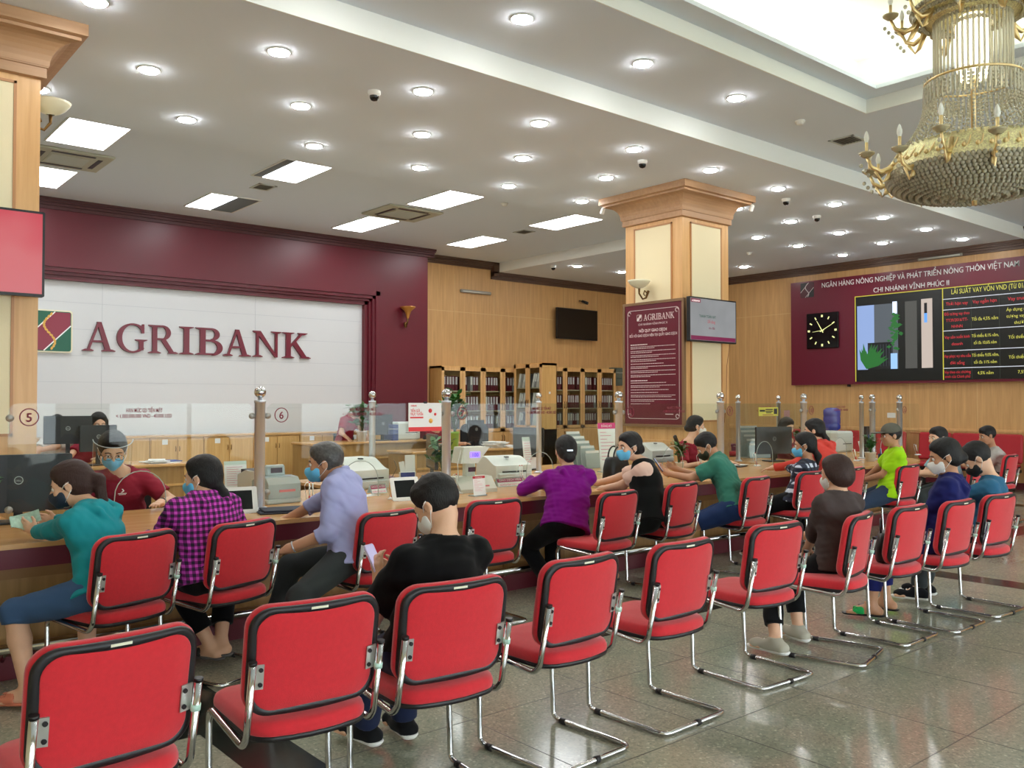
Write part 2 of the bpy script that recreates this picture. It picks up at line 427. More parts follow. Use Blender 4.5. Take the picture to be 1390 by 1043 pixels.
struct('trim_8', g, mat('panel_joint', (190, 192, 196), .6))
def crown(name, segs, m, h=.16, d=.13):
    """segs: (x0,y0,x1,y1,ztop, nx,ny) stepped crown strip on a wall whose normal is (nx,ny)"""
    g = MB()
    for (x0, y0, x1, y1, zt, nx, ny) in segs:
        for (dd, za, zb) in ((d, 0, .04), (d * .8, .04, .07), (d * .5, .07, .11), (d * .22, .11, h)):
            xa, xb = min(x0, x1), max(x0, x1); ya, yb = min(y0, y1), max(y0, y1)
            if nx: xa, xb = (xa, xa + nx * dd) if nx > 0 else (xa + nx * dd, xa)
            if ny: ya, yb = (ya, ya + ny * dd) if ny > 0 else (ya + ny * dd, ya)
            g.bb(xa, xb, ya, yb, zt - zb, zt - za)
    return struct(name, g, m)
crown('trim_9', [(XW, YM, 10.24 + .13, YM, ZR, 0, -1), (10.24, YM, 10.24, YN, ZR, 1, 0)], mat('maroon_crown', (84, 40, 42), .5))
crown('trim_10', [(10.24, YN, XR, YN, ZR, 0, -1), (XR - .16, YN, XE, YN, Z0, 0, -1), (XE, YB, XE, YN, Z0, -1, 0)], WOODD)
struct('trim_11', MB().bb(XR - .16, XR - .012, YN - .13, YN, Z0 - .1, ZR), WOODD)
crown('trim_12', [(XE, YS, XE, YB, Z1, -1, 0)], WOODD)
g = MB()
for k in range(6): g.bb(11.29 + 1.092 * k - .006, 11.29 + 1.092 * k + .006, YN - .004, YN, 0, 4.36)
g.bb(10.24, XE, YN - .004, YN, 3.539, 3.551)
for k in range(13): g.bb(XE - .004, XE, 10.83 - 1.275 * (k - 3) - .006, 10.83 - 1.275 * (k - 3) + .006, 1.06, 4.36)
g.bb(XE - .004, XE, YS, YN, 3.539, 3.551)
struct('trim_13', g, mat('panel_groove', (214, 178, 124), .5))
g = MB(); g.bb(XE - .05, XE, YS, YN, 1.02, 1.07); g.bb(XE - .03, XE, YS, YN, .98, 1.02); struct('trim_14', g, WOODL)
struct('baseboard_east', MB().bb(XE - .02, XE, YS, YN, 0, .12), MAROOND)
# columns
CS = 1.025
def column(x0, y0, label):
    t = thing('column', label, 'column', (x0 + CS / 2, y0 + CS / 2, 0)); h = CS / 2
    MB().bb(-h, h, -h, h, 0, 4.3).build('shaft', WOODL, t)
    def ring(g, o, za, zb): g.bb(-h - o, h + o, -h - o, h + o, za, zb)
    g = MB(); prof = [(.0, 4.08), (.035, 4.09), (.035, 4.165), (.045, 4.17), (.045, 4.18)]
    n = 7
    for k in range(n + 1):
        a = PI / 2 * k / n; prof.append((.05 + .16 * (1 - math.cos(a)), 4.18 + .19 * math.sin(a)))
    prof += [(.235, 4.375), (.235, 4.40), (.275, 4.41), (.275, 4.4995)]
    vs = []
    for (o, z) in prof:
        for (sx, sy) in ((-1, -1), (1, -1), (1, 1), (-1, 1)): vs.append((sx * (h + o), sy * (h + o), z))
    fs = [(i * 4 + k, i * 4 + (k + 1) % 4, (i + 1) * 4 + (k + 1) % 4, (i + 1) * 4 + k) for i in range(len(prof) - 1) for k in range(4)]
    fs.append([(len(prof) - 1) * 4 + k for k in range(4)]); g.add(vs, fs)
    g.build('crown', WOODK, t)
    for (rz) in (0, PI / 2, PI, -PI / 2):
        R = Matrix.Rotation(rz, 4, 'Z')
        g = MB(); m_ = R @ front(0, -h - .002, 0)
        fr = []
        for (a, b_, c, d) in ((-.345, -.325, 1.3, 4.03), (.325, .345, 1.3, 4.03), (-.345, .345, 4.01, 4.03), (-.345, .345, 1.3, 1.32)): g.prism([(a, c), (b_, c), (b_, d), (a, d)], m_, 0, .014)
        g.build('panel_frame', mat('frame_wood', (186, 132, 84), .4), t)
        MB().prism([(-.326, 1.319), (.326, 1.319), (.326, 4.011), (-.326, 4.011)], m_, -.002, .006).build('inset_panel', CREAM, t)
    g = MB(); g.bb(-h - .03, h + .03, -h - .03, h + .03, 1.0, 1.05); g.bb(-h - .015, h + .015, -h - .015, h + .015, .95, 1.0); g.bb(-h - .02, h + .02, -h - .02, h + .02, 0, .15)
    g.build('dado_ledge', WOODL, t)
    return t
column(9.37, 7.6, 'square wood clad column with cream insets carrying the maroon rules board')
column(1.565 - CS, 7.6, 'square wood clad column with cream insets at the left edge behind the red screen')
column(17.0, 7.6 - .2, 'square wood column against the board wall') if False else None
# ------------------------------------------------------------------ ceiling fittings
dl = None
rows = {('deepest', 9.11): [1.86, 3.24, 4.69, 6.13, 7.58, 8.97, 13.3, 14.6, 16.19], ('middle', 7.96): [2.495, 3.95, 5.39, 6.84, 8.28, 11.1, 12.56, 14.04, 15.54],
        ('counter', 6.85): [1.76, 3.2, 4.65, 6.12, 7.59, 9.01, 10.5, 11.97, 13.4, 14.87, 16.27]}
def downlight():
    t = thing('downlight', 'x', 'ceiling light', (0, 0, 0), group='recessed round downlights')
    MB().lathe([(.095, 0), (.1, -.008), (.088, -.012), (.082, -.004)], seg=28).build('trim_ring', WHITEP, t)
    MB().lathe([(.083, -.004), (.078, -.020), (.05, -.028), (0.0001, -.030)], seg=28).build('lens', LAMP, t)
    return t
dl0 = downlight(); first = True
def place_dl(x, y, z, label):
    global first
    o = dl0 if first else copy_tree(dl0); first = False
    o.location = (x, y, z); o['label'] = label
for (nm, y), xs_ in rows.items():
    for k, x in enumerate(xs_): place_dl(x, y, Z0, 'round recessed downlight, %s from the left in the %s ceiling row' % (ORD[k], {'deepest': 'farthest of three long', 'middle': 'middle of three long', 'counter': 'nearest of three long'}[nm]))
for k, (x, y) in enumerate(((13.15, 13.5), (14.5, 13.47), (15.97, 11.27))):
    place_dl(x, y, Z0, ['round downlight in the low ceiling between the black wall screen and the column', 'round downlight just left of the rules board column above the wood wall', 'round downlight just right of the column near the far corner crown'][k])
for k, x in enumerate((4.67, 6.15, 7.59, 13.9)):
    place_dl(x, 5.44 if k < 3 else 5.2, Z1, ['large downlight at the top middle of the picture', 'large downlight between the top middle one and the tray corner', 'large downlight left of the chandelier below the tray corner', 'downlight glowing behind the right of the chandelier bowl'][k])
for (x, y) in ((1.7, 5.44), (3.2, 5.44), (1.8, 2.5), (1.8, -.5), (3.2, -2.5), (6, -1.5), (9, -1.5), (12, -1.5), (11.5, 1), (11.5, 3.3), (14.5, 1), (14.5, 3.3), (6, -4), (9, -4), (0.2, 4.4), (-.5, 6.85)):
    place_dl(x, y, Z1 if y < 6 else Z0, 'round downlight of the hall ceiling on the camera side')
# fluorescent panels
def panel(x0, x1, y0, y1, label, grille=None):
    t = thing('ceiling_panel_light', label, 'ceiling light', ((x0 + x1) / 2, (y0 + y1) / 2, ZR), group='rectangular ceiling panel lights')
    w, d = (x1 - x0) / 2, (y1 - y0) / 2
    g = MB(); g.bb(-w - .02, w + .02, -d - .02, -d, -.015, 0); g.bb(-w - .02, w + .02, d, d + .02, -.015, 0); g.bb(-w - .02, -w, -d, d, -.015, 0); g.bb(w, w + .02, -d, d, -.015, 0)
    g.build('frame', WHITEP, t)
    a, b_ = -w, w
    if grille == 'left': a = 0 - w * .55
    if grille == 'right': b_ = w * .05
    MB().bb(a, b_, -d, d, -.012, -.002).build('diffuser', PANEL, t)
    if grille:
        g = MB(); u0, u1 = (-w, a) if grille == 'left' else (b_, w)
        g.bb(u0, u1, -d, d, -.004, -.001)
        for k in range(28): g.box(((u0 + u1) / 2, -d + (k + .5) * 2 * d / 28, -.009), (u1 - u0 - .02, .006, .012), rx=.6)
        g.build('air_grille', mat('grille_grey', (120, 122, 126), .5), t)
panel(2.45, 3.09, 10.4, 11.58, 'large bright panel light nearest the left column')
panel(2.45, 3.12, 12.92, 14.08, 'bright panel light cut by the left column above the sconce bowl')
panel(5.02, 5.66, 10.42, 11.55, 'panel light with grey louvre on its left side over the back office', 'left')
panel(4.98, 5.74, 12.93, 14.04, 'panel light with wide grey grille on its right above the wall letters', 'right')
panel(7.63, 8.22, 12.82, 14.1, 'bright panel light between the square air unit and the maroon wall')
panel(7.61, 8.24, 10.44, 11.64, 'bright panel light just beyond the square air unit')
panel(10.16, 10.75, 12.98, 14.12, 'panel light nearest the wood panelled far wall')
panel(10.18, 10.82, 10.46, 11.67, 'wide bright panel light left of the rules board column')
def ac(x0, x1, y0, y1, label):
    t = thing('ceiling_air_conditioner', label, 'air conditioner', ((x0 + x1) / 2, (y0 + y1) / 2, ZR)); w, d = (x1 - x0) / 2, (y1 - y0) / 2
    M_ = mat('ac_beige', (186, 184, 164), .6)
    g = MB(); g.box((0, 0, -.015), (2 * w, 2 * d, .03), bev=.008); g.box((0, 0, -.032), (w * 1.05, d * 1.05, .012)); g.build('panel', M_, t)
    for k in range(4):
        g = MB(); g.box((0, -d * .76, -.031), (w * 1.1, d * .13, .006)); o = g.build('air_slot', BLACK, t); o.rotation_euler = (0, 0, k * PI / 2)
    g = MB()
    for k in range(12): g.box((0, -d * .45 + k * d * .9 / 11, -.0395), (w * .95, .008, .003))
    g.build('intake_grille', GREYP, t)
ac(2.38, 3.31, 11.84, 12.72, 'square beige cassette air unit between two panel lights by the left column')
ac(7.4, 8.44, 11.82, 12.7, 'square beige cassette air unit between two panel lights in the centre')
def vent(x, y, z, w, d, label, rz=0):
    t = thing('ceiling_vent', label, 'vent', (x, y, z), rz)
    g = MB(); g.bb(-w, w, -d, -d + .03, -.01, 0); g.bb(-w, w, d - .03, d, -.01, 0); g.bb(-w, -w + .03, -d, d, -.01, 0); g.bb(w - .03, w, -d, d, -.01, 0); g.build('frame', GREYP, t)
    g = MB(); g.bb(-w + .03, w - .03, -d + .03, d - .03, -.003, 0); g.build('backing', mat('vent_dark', (70, 66, 58), .8), t)
    g = MB()
    for k in range(6): g.box((0, -d + .06 + k * (2 * d - .12) / 5, -.006), (2 * w - .07, .012, .008), rx=.5)
    g.build('slats', mat('slat_grey', (110, 104, 92), .6), t)
vent(5.42, 12.1, ZR, .14, .17, 'small dark square vent between the louvred panel lights')
vent(10.52, 12.2, ZR, .14, .16, 'small dark square vent left of the column near two panel lights')
vent(9.85, 5.47, Z1, .16, .16, 'square dark vent left of the chandelier arms')
def dome(px, py, z, label, group='dome cameras'):
    p = onZ(px, py - 4, z)
    t = thing('dome_camera', label, 'camera', p + Vector((0, 0, .004)), group=group)
    MB().lathe([(.06, 0), (.062, -.03), (.05, -.045), (.045, -.05)], seg=20).build('housing', WHITEP, t)
    MB().lathe([(.045, -.048), (.043, -.07), (.03, -.09), (.0001, -.1)], seg=20).build('lens_dome', SCREENBLK, t)
dome(508, 128, Z0, 'white dome camera on the ceiling above the centre of the picture')
dome(872, 222, Z0, 'white dome camera on the ceiling above the column')
dome(1067, 274, Z0, 'white dome camera between four downlights right of the column')
dome(1109, 297, Z0, 'smaller looking dome camera above the rate board')
dome(751, 365, Z0, 'dark dome camera on the low ceiling above the black wall screen')
def puck(px, py, z, label):
    p = onZ(px, py, z); t = thing('smoke_detector', label, 'smoke detector', p)
    MB().lathe([(.055, 0), (.055, -.015), (.045, -.02)], seg=20).build('base', WHITEP, t)
    MB().lathe([(.045, -.02), (.04, -.04), (.0001, -.045)], seg=20).build('sensor', WHITEP, t)
puck(1086, 164, Z1, 'round white smoke detector left of the chandelier')
puck(685, 276, ZR, 'flat white smoke detector next to the wide panel light')
puck(1017, 343, Z0, 'round white smoke detector near the far corner of the ceiling')
# ------------------------------------------------------------------ raised serif letters on the white wall panel
def arcband(cx, cy, ro, ri, a0, a1, n=22, oy=1.0, iy=1.0, ish=0.0):
    o = [(cx + ro * math.cos(math.radians(a0 + (a1 - a0) * k / n)), cy + ro * oy * math.sin(math.radians(a0 + (a1 - a0) * k / n))) for k in range(n + 1)]
    i = [(cx + ish + ri * math.cos(math.radians(a0 + (a1 - a0) * k / n)), cy + ri * iy * math.sin(math.radians(a0 + (a1 - a0) * k / n))) for k in range(n + 1)]
    return [[o[k], o[k + 1], i[k + 1], i[k]] for k in range(n)]
def serif(x0, x1, y, up=True, t=.045):
    m_ = (x0 + x1) / 2; d = 1 if up else -1
    return [(x0, y), (x1, y), (x1, y + d * t * .6), (m_ + (x1 - x0) * .22, y + d * t * 1.6), (m_ - (x1 - x0) * .22, y + d * t * 1.6), (x0, y + d * t * .6)]
R4 = lambda x0, x1, y0, y1: [(x0, y0), (x1, y0), (x1, y1), (x0, y1)]
GLY = {
 'A': [[(.1, 0), (.17, 0), (.47, 1), (.40, 1)], [(.62, 0), (.78, 0), (.50, 1), (.38, 1)], R4(.25, .62, .30, .37), serif(-.02, .29, 0), serif(.52, .9, 0)],
 'R': [R4(.12, .27, 0, 1), serif(0, .39, 0), serif(0, .3, 1, False), R4(.27, .46, .93, 1), R4(.27, .46, .47, .54)] + arcband(.44, .735, .265, .12, -90, 90, 14, 1, 1.65) + [[(.38, .5), (.53, .52), (.84, .0), (.68, .0)], serif(.62, .94, 0)],
 'I': [R4(.12, .27, 0, 1), serif(0, .39, 0), serif(0, .39, 1, False)],
 'B': [R4(.12, .27, 0, 1), serif(0, .3, 0), serif(0, .3, 1, False), R4(.27, .46, .93, 1), R4(.27, .48, .50, .57), R4(.27, .48, 0, .07)] + arcband(.43, .765, .235, .1, -90, 90, 14, 1, 1.65) + arcband(.46, .27, .29, .14, -90, 90, 14, 1, 1.5),
 'N': [R4(.11, .19, 0, 1), R4(.76, .84, 0, 1), [(.06, 1), (.25, 1), (.84, 0), (.76, 0)], serif(0, .32, 0), serif(0, .2, 1, False), serif(.63, .97, 1, False)],
 'K': [R4(.12, .27, 0, 1), serif(0, .39, 0), serif(0, .39, 1, False), [(.27, .42), (.27, .52), (.62, 1), (.72, 1)], [(.33, .55), (.45, .66), (.85, 0), (.67, 0)], serif(.52, .84, 1, False), serif(.6, .96, 0)],
 'G': arcband(.5, .5, .5, .34, 42, 318, 40, 1.03, 1.34) + [R4(.70, .84, .08, .46), serif(.58, .96, .46, False), [(.78, .68), (.86, .68), (.86, 1.0), (.80, 1.0), (.74, .86)], [(.7, .06), (.84, .1), (.84, .3), (.7, .2)]],
}
def letter_mb(ch, m_, w, h, t):
    g = MB()
    for k, p in enumerate(GLY[ch]):
        q = [(x * w, y * h) for x, y in p]
        ar = sum(q[i][0] * q[(i + 1) % len(q)][1] - q[(i + 1) % len(q)][0] * q[i][1] for i in range(len(q)))
        if ar < 0: q = q[::-1]
        g.prism(q, m_, 0, t - .0004 * (k % 5))
    return g
LX = [('A', 112, 168), ('G', 156, 200), ('R', 201, 241), ('I', 243, 262), ('B', 265, 302), ('A', 303, 341), ('N', 344, 381), ('K', 384, 421)]
CW = {'A': .92, 'G': .98, 'R': .94, 'I': .39, 'B': .76, 'N': .97, 'K': .96}
names = {'A': ['first letter of the wall lettering next to the logo plate', 'letter A between the B and the N'], 'G': ['second letter of the wall lettering'], 'R': ['third letter of the wall lettering'], 'I': ['narrow fourth letter of the wall lettering'], 'B': ['fifth letter of the wall lettering'], 'N': ['seventh letter of the wall lettering'], 'K': ['last letter of the wall lettering']}
cnt = {}
LX = [('A', 112, 157), ('G', 158, 200), ('R', 201, 241), ('I', 243, 262), ('B', 265, 302), ('A', 303, 341), ('N', 343, 381), ('K', 383, 421)]
for ch, a, b_ in LX:
    x0, x1 = onY(a, 480, 15.08).x, onY(b_, 480, 15.08).x
    k = cnt.get(ch, 0); cnt[ch] = k + 1
    o = letter_mb(ch, front(0, 0, 0), (x1 - x0) / CW[ch], .47, .05).build('wall_letter', MAROONL, loc=(x0, 15.098, 2.39))
    tag(o, 'maroon raised serif capital %s, %s' % (ch, names[ch][k]), 'letter', 'raised maroon letters on the white wall')
def logo(parent, m_, s, t=.004, line=None, cols=None, outline=False):
    """square mark: green corners, maroon diagonal band, white lines and a golden rope; m_ centred"""
    G1, M1, W1, R1 = cols
    h = s / 2
    g = MB(); g.prism(rrect(s, s, s * .06), m_, 0, t); g.build('logo_field', G1, parent)
    g = MB(); g.prism([(-h * .96, -h * .96), (-h * .25, -h * .96), (h * .96, h * .3), (h * .96, h * .96), (h * .25, h * .96), (-h * .96, -h * .3)], m_, t, t * 1.6); g.build('logo_band', M1, parent)
    g = MB()
    for (a, b_) in (((-h * .25, -h * .98), (h * .98, h * .3)), ((-h * .98, -h * .3), (h * .25, h * .98))):
        d = Vector((b_[0] - a[0], b_[1] - a[1])).normalized(); n = Vector((-d.y, d.x)) * s * .014
        g.prism([(a[0] - n.x, a[1] - n.y), (b_[0] - n.x, b_[1] - n.y), (b_[0] + n.x, b_[1] + n.y), (a[0] + n.x, a[1] + n.y)], m_, t * 1.6, t * 2.2)
    g.build('logo_line', W1, parent)
    g = MB(); pts = []
    for k in range(15):
        u = k / 14; pts.append((s * .13 * math.sin(u * 2 * PI * 1.05 + 2.6) + s * .0, h * .92 - u * s * .92))
    for k in range(14):
        a, b_ = pts[k], pts[k + 1]; c = ((a[0] + b_[0]) / 2, (a[1] + b_[1]) / 2); ang = math.atan2(b_[1] - a[1], b_[0] - a[0]) + .35
        e = [(c[0] + s * .048 * math.cos(q) * math.cos(ang) - s * .028 * math.sin(q) * math.sin(ang), c[1] + s * .048 * math.cos(q) * math.sin(ang) + s * .028 * math.sin(q) * math.cos(ang)) for q in [2 * PI * i / 10 for i in range(10)]]
        g.prism(e, m_, t * 2.2, t * 3 + (k % 3) * t * .1)
    g.build('logo_rope', R1, parent)
t = thing('logo_plate', 'square green and maroon logo plate with golden rope left of the wall letters', 'sign', (3.26, 15.098, 2.675))
MB().prism(rrect(.66, .66, .04), front(0, 0, 0), 0, .05).build('plate', mat('logo_edge', (232, 226, 196), .4), t)
logo(t, front(0, -.05, 0), .62, .003, cols=(GREENL, mat('logo_maroon', (140, 36, 60), .4), mat('logo_white', (240, 240, 236), .4), mat('logo_gold', (222, 170, 70), .35)))
# ------------------------------------------------------------------ rate board on the east wall
BX = XE - .12
t = thing('rate_board', 'large maroon board with white heading on the wood wall', 'notice board', (XE, 7.8, 3.05))
lo = lambda y, z: (0, y - 7.8, z - 3.05)
MB().bb(-.12, 0, 4.2 - 7.8, 10.84 - 7.8, 1.95 - 3.05, 4.19 - 3.05).build('board', mat('board_maroon', (104, 18, 42), .3), t)
WL = mat('white_lettering', (236, 236, 236), .4)
def sgn(y, z, d=.002): return side(-.12 - d, y - 7.8, z - 3.05)
text('lettering', 'NGÂN HÀNG NÔNG NGHIỆP VÀ PHÁT TRIỂN NÔNG THÔN VIỆT NAM', sgn((10.13 + 6.17) / 2, 4.015), .15, WL, t, .006, width=3.88, bold=.004)
text('lettering', 'CHI NHÁNH VĨNH PHÚC II', sgn(8.19, 3.80), .14, WL, t, .006, width=1.50, bold=.004)
logo(t, sgn(10.44, 4.0, .001), .32, .002, cols=(BLACK, mat('board_band', (70, 14, 30), .4), mat('line_grey', (220, 205, 205), .4), mat('rope_grey', (200, 185, 185), .4)))
# clock
c = thing('wall_clock', 'square black clock with pale yellow numerals and hands on the maroon board', 'clock', (XE - .122, 10.07, 3.10))
MB().box((-.02, 0, 0), (.04, .74, .76), bev=.01).build('case', SCREENBLK, c)
YEL = emis('clock_yellow', (236, 236, 160), .9)
g = MB(); m_ = side(-.041, 0, 0)
for k in range(12):
    a = 2 * PI * k / 12; r0, r1 = (.27, .33) if k % 3 else (.285, .335); w_ = .012 if k % 3 else .02
    d = Vector((math.sin(a), math.cos(a))); n = Vector((d.y, -d.x)) * w_
    g.prism([tuple(d * r0 + n), tuple(d * r1 + n), tuple(d * r1 - n), tuple(d * r0 - n)], m_, 0, .003)
g.build('hour_marks', YEL, c)
def hand(ang, l, w_, z):
    a = math.radians(ang); d = Vector((math.sin(a), math.cos(a))); n = Vector((d.y, -d.x)) * w_
    g = MB(); p = -d * .05; q = d * l
    g.prism([tuple(p + n), tuple(q + n * .4), tuple(q - n * .4), tuple(p - n)], m_, z, z + .003); g.build('hand', YEL, c)
hand(-30, .24, .011, .004); hand(62, .33, .008, .008); hand(-96, .22, .006, .012)
# screen
SY0, SY1, SZ0, SZ1 = 4.35, 9.34, 2.0, 3.755
s_ = MB().bb(-.135, -.12, SY0 - 7.8, SY1 - 7.8, SZ0 - 3.05, SZ1 - 3.05).build('led_screen', mat('led_black', (14, 18, 14), .3), t)
YB_ = emis('led_yellow_line', (200, 190, 60), .8); WB_ = emis('led_white_line', (210, 215, 225), .8)
LY = emis('led_yellow', (226, 222, 96), .7); LR = emis('led_red', (226, 56, 66), .7)
def sbox(y0, y1, z0, z1, m, name='led_picture', d=.138):
    g = MB().bb(-d, -.134, y0 - 7.8, y1 - 7.8, z0 - 3.05, z1 - 3.05)
    o = g.build(name, m, s_); return o
YM_ = 7.56
g = MB()
for (a, b_, c_, d_) in ((SY0, SY1, SZ1 - .015, SZ1), (SY1 - .015, SY1, SZ0, SZ1), (YM_ - .008, YM_ + .008, SZ0, SZ1)): g.bb(-.139, -.134, a - 7.8, b_ - 7.8, c_ - 3.05, d_ - 3.05)
g.build('yellow_frame_line', YB_, s_)
zl = [3.60, 3.43, 3.42 - .43, 2.58, 2.165 + .06][:]
zl = [3.535, 3.33, 2.93, 2.55, 2.22]
g = MB()
for z in zl: g.bb(-.139, -.134, SY0 - 7.8, YM_ - 7.8, z - .006 - 3.05, z + .006 - 3.05)
g.build('white_table_line', WB_, s_)
LD_ = emis('led_dim', (60, 70, 60), .5)
for y in (7.04, 6.55, 5.6): MB().bb(-.1385, -.134, y - .003 - 7.8, y + .003 - 7.8, SZ0 - 3.05, 3.535 - 3.05).build('dim_table_line', LD_, s_)
def cell(y, z, s, m, size=.085, w_=None): text('led_text', s, side(-.138, y - 7.8, z - 3.05), size, m, s_, 0, width=w_, bold=.0)
cell(6.62, 3.62, 'LÃI SUẤT VAY VỐN VND (Từ 01/4/2022)', LY, .13, 1.55)
cell(7.30, 3.41, 'Thời hạn vay', LR, .09, .40); cell(6.80, 3.41, 'Vay ngắn hạn', LR, .09, .42); cell(6.1, 3.41, 'Vay trung dài hạn', LR, .09, .6)
cell(7.30, 3.22, 'Đối tượng vay theo', LR, .08, .46); cell(7.30, 3.10, 'TT39/2016/TT-', LR, .08, .4); cell(7.30, 2.98, 'NHNN', LR, .08, .2)
cell(6.80, 3.09, 'Tối đa 4,5% năm', LY, .085, .46)
cell(6.1, 3.22, 'Áp dụng như các đối', LY, .08, .66); cell(6.1, 3.10, 'tượng vay vốn thông', LY, .08, .66); cell(6.1, 2.98, 'thường khác', LY, .08, .4)
cell(7.30, 2.78, 'Vay sản xuất kinh', LR, .08, .46); cell(7.30, 2.65, 'doanh', LR, .08, .2); cell(6.80, 2.78, 'Tối thiểu 8,1% năm,', LY, .08, .47); cell(6.80, 2.65, 'tối đa 10,6% năm', LY, .08, .4); cell(6.1, 2.72, 'Tối thiểu 8,8% năm', LY, .08, .6)
cell(7.30, 2.42, 'Vay phục vụ nhu cầu', LR, .08, .49); cell(7.30, 2.29, 'đời sống', LR, .08, .26); cell(6.80, 2.42, 'Tối thiểu 9,0% năm,', LY, .08, .47); cell(6.80, 2.29, 'tối đa 11% năm', LY, .08, .4); cell(6.1, 2.36, 'Tối thiểu 9,5% năm', LY, .08, .6)
cell(7.30, 2.12, 'Vay theo các chương', LR, .075, .48); cell(7.30, 2.035, 'trình của Chính phủ', LR, .075, .46); cell(6.80, 2.09, '4,5% năm', LY, .08, .28); cell(6.1, 2.09, '7,5% năm', LY, .08, .3)
# picture shown on the left half of the screen
ym = lambda px: onX(px, 450, XE - .13).y
sbox(ym(1164), ym(1219), 2.24, 3.55, emis('led_sky', (150, 176, 226), .7)); sbox(ym(1187), ym(1219), 2.24, 3.55, emis('led_wall', (96, 104, 112), .6), d=.1385)
sbox(ym(1212), ym(1218), 3.34, 3.58, emis('led_lamp', (210, 225, 250), 1.2), d=.1395)
sbox(ym(1178), ym(1212), 2.24, 2.78, emis('led_fence', (24, 28, 32), .4), d=.139)
g = MB()
for k in range(9): y = ym(1180) + (ym(1211) - ym(1180)) * k / 8; g.bb(-.1395, -.134, y - .01 - 7.8, y + .01 - 7.8, 2.3 - 3.05, 2.74 - 3.05)
g.build('led_picture', emis('led_bar', (60, 66, 76), .5), s_)
sbox(ym(1229), ym(1245), 2.24, 3.56, emis('led_frame', (88, 88, 84), .6), d=.1385)
sbox(ym(1251), ym(1266), 2.24, 3.58, emis('led_pillar', (216, 200, 188), .62), d=.1385)
sbox(ym(1255), ym(1259), 3.12, 3.5, emis('led_dark', (20, 20, 30), .3), d=.139); sbox(ym(1255), ym(1259), 3.12, 3.3, emis('led_blue', (90, 150, 226), 1.0), d=.1395)
sbox(ym(1209), ym(1218), 2.24, 2.55, emis('led_pot', (140, 180, 230), 1.0), d=.1396)
LGR = emis('led_green', (40, 120, 50), .6)
g = MB(); rr = random.Random(3)
for k in range(60):
    y = ym(1214) + rr.gauss(0, .06); z = 2.62 + rr.random() * .72; m_ = side(-.1397, y - 7.8, z - 3.05); s2 = .03 + rr.random() * .03
    g.prism([(-s2, 0), (0, -s2 * .6), (s2, 0), (0, s2 * .6)], m_, 0, .0005 + k * 1e-5)
for k in range(14):
    a = -.35 + 1.5 * k / 13; m_ = side(-.14, ym(1176) - 7.8, 2.25 - 3.05); l = .35 + rr.random() * .2; d = Vector((math.sin(a), abs(math.cos(a)))); n = Vector((d.y, -d.x)) * .05
    g.prism([(0, 0), tuple(d * l * .5 + n), tuple(d * l), tuple(d * l * .5 - n)], m_, 0, .0005 + k * 1e-5)
g.build('led_picture', LGR, s_)
MB().box((-.03, 10.845 - 7.8 - 1.3, 1.93 - 3.05), (.05, .05, .06)).build('socket', BLACK, t)
# ------------------------------------------------------------------ maroon rules board on the column
t = thing('rules_board', 'tall maroon rules board with brown frame hung on the column', 'notice board', (9.37, 8.08, 2.1))
h_, w_ = .835, .515
MB().bb(-.05, -.012, -w_, w_, -h_, h_).build('panel', mat('rules_maroon', (98, 20, 38), .35), t)
FR = mat('board_frame', (140, 110, 80), .35, .3)
g = MB()
for (a, b_, c_, d_) in ((-w_, w_, h_, h_ + .035), (-w_, w_, -h_ - .035, -h_), (-w_ - .035, -w_, -h_ - .035, h_ + .035), (w_, w_ + .035, -h_ - .035, h_ + .035)): g.bb(-.06, -.012, a, b_, c_, d_)
g.build('frame', FR, t)
rb = lambda x, z: side(-.0502, -x, z)
g = MB(); q = rrect(.93, 1.52, .05)
for k in range(len(q)):
    a, b_ = Vector(q[k]), Vector(q[(k + 1) % len(q)]); d = (b_ - a); 
    if d.length < 1e-6: continue
    n = Vector((-d.y, d.x)).normalized() * .003; g.prism([tuple(a - n), tuple(b_ - n), tuple(b_ + n), tuple(a + n)], rb(0, 0), 0, .001)
for sx in (-1, 1):
    for sz in (-1, 1):
        for r in (.035, .05): g.add([], []); g.tube([rb(0, 0) @ Vector((sx * .43 + r * .6 * math.cos(a), sz * .72 + r * .6 * math.sin(a), .002)) for a in np.linspace(0, 1.6 * PI, 9)], .0025, 5)
WM = mat('board_text', (222, 206, 204), .5)
g.build('border_line', WM, t)
g = MB()
for k, ch in enumerate('AGRIBANK'):
    x = -.165 + [0, .082, .165, .245, .283, .352, .43, .512][k] * .93
    h0 = letter_mb(ch, rb(x, .61), .078, .085, .001); g.v, n0 = g.v, len(g.v); g.add(h0.v, [list(f) for f in h0.f])
g.build('lettering', WM, t)
g = MB(); m_ = rb(-.245, .653); g.prism(rrect(.09, .09, .01), m_, 0, .001); g.build('logo', WM, t)
logo(t, rb(-.245, .653), .08, .0015, cols=(mat('rules_maroon', ()), WM, mat('rules_maroon', ()), mat('rules_maroon', ())))
text('lettering', 'CHI NHÁNH VĨNH PHÚC II', rb(0, .545), .04, WM, t, 0, width=.52)
text('lettering', 'NỘI QUY GIAO DỊCH', rb(0, .45), .055, WM, t, 0, width=.5, bold=.02)
text('lettering', 'ĐỐI VỚI GIAO DỊCH VIÊN TẠI QUẦY GIAO DỊCH', rb(0, .385), .05, WM, t, 0, width=.86, bold=.01)
g = MB(); z = .29; rr = random.Random(5)
def line(z, x1, h=.007):
    x = -.41
    while x < x1:
        l = .015 + rr.random() * .03; g.prism([(x, z), (min(x + l, x1), z), (min(x + l, x1), z + h), (x, z + h)], rb(0, 0), 0, .0008); x += l + .006
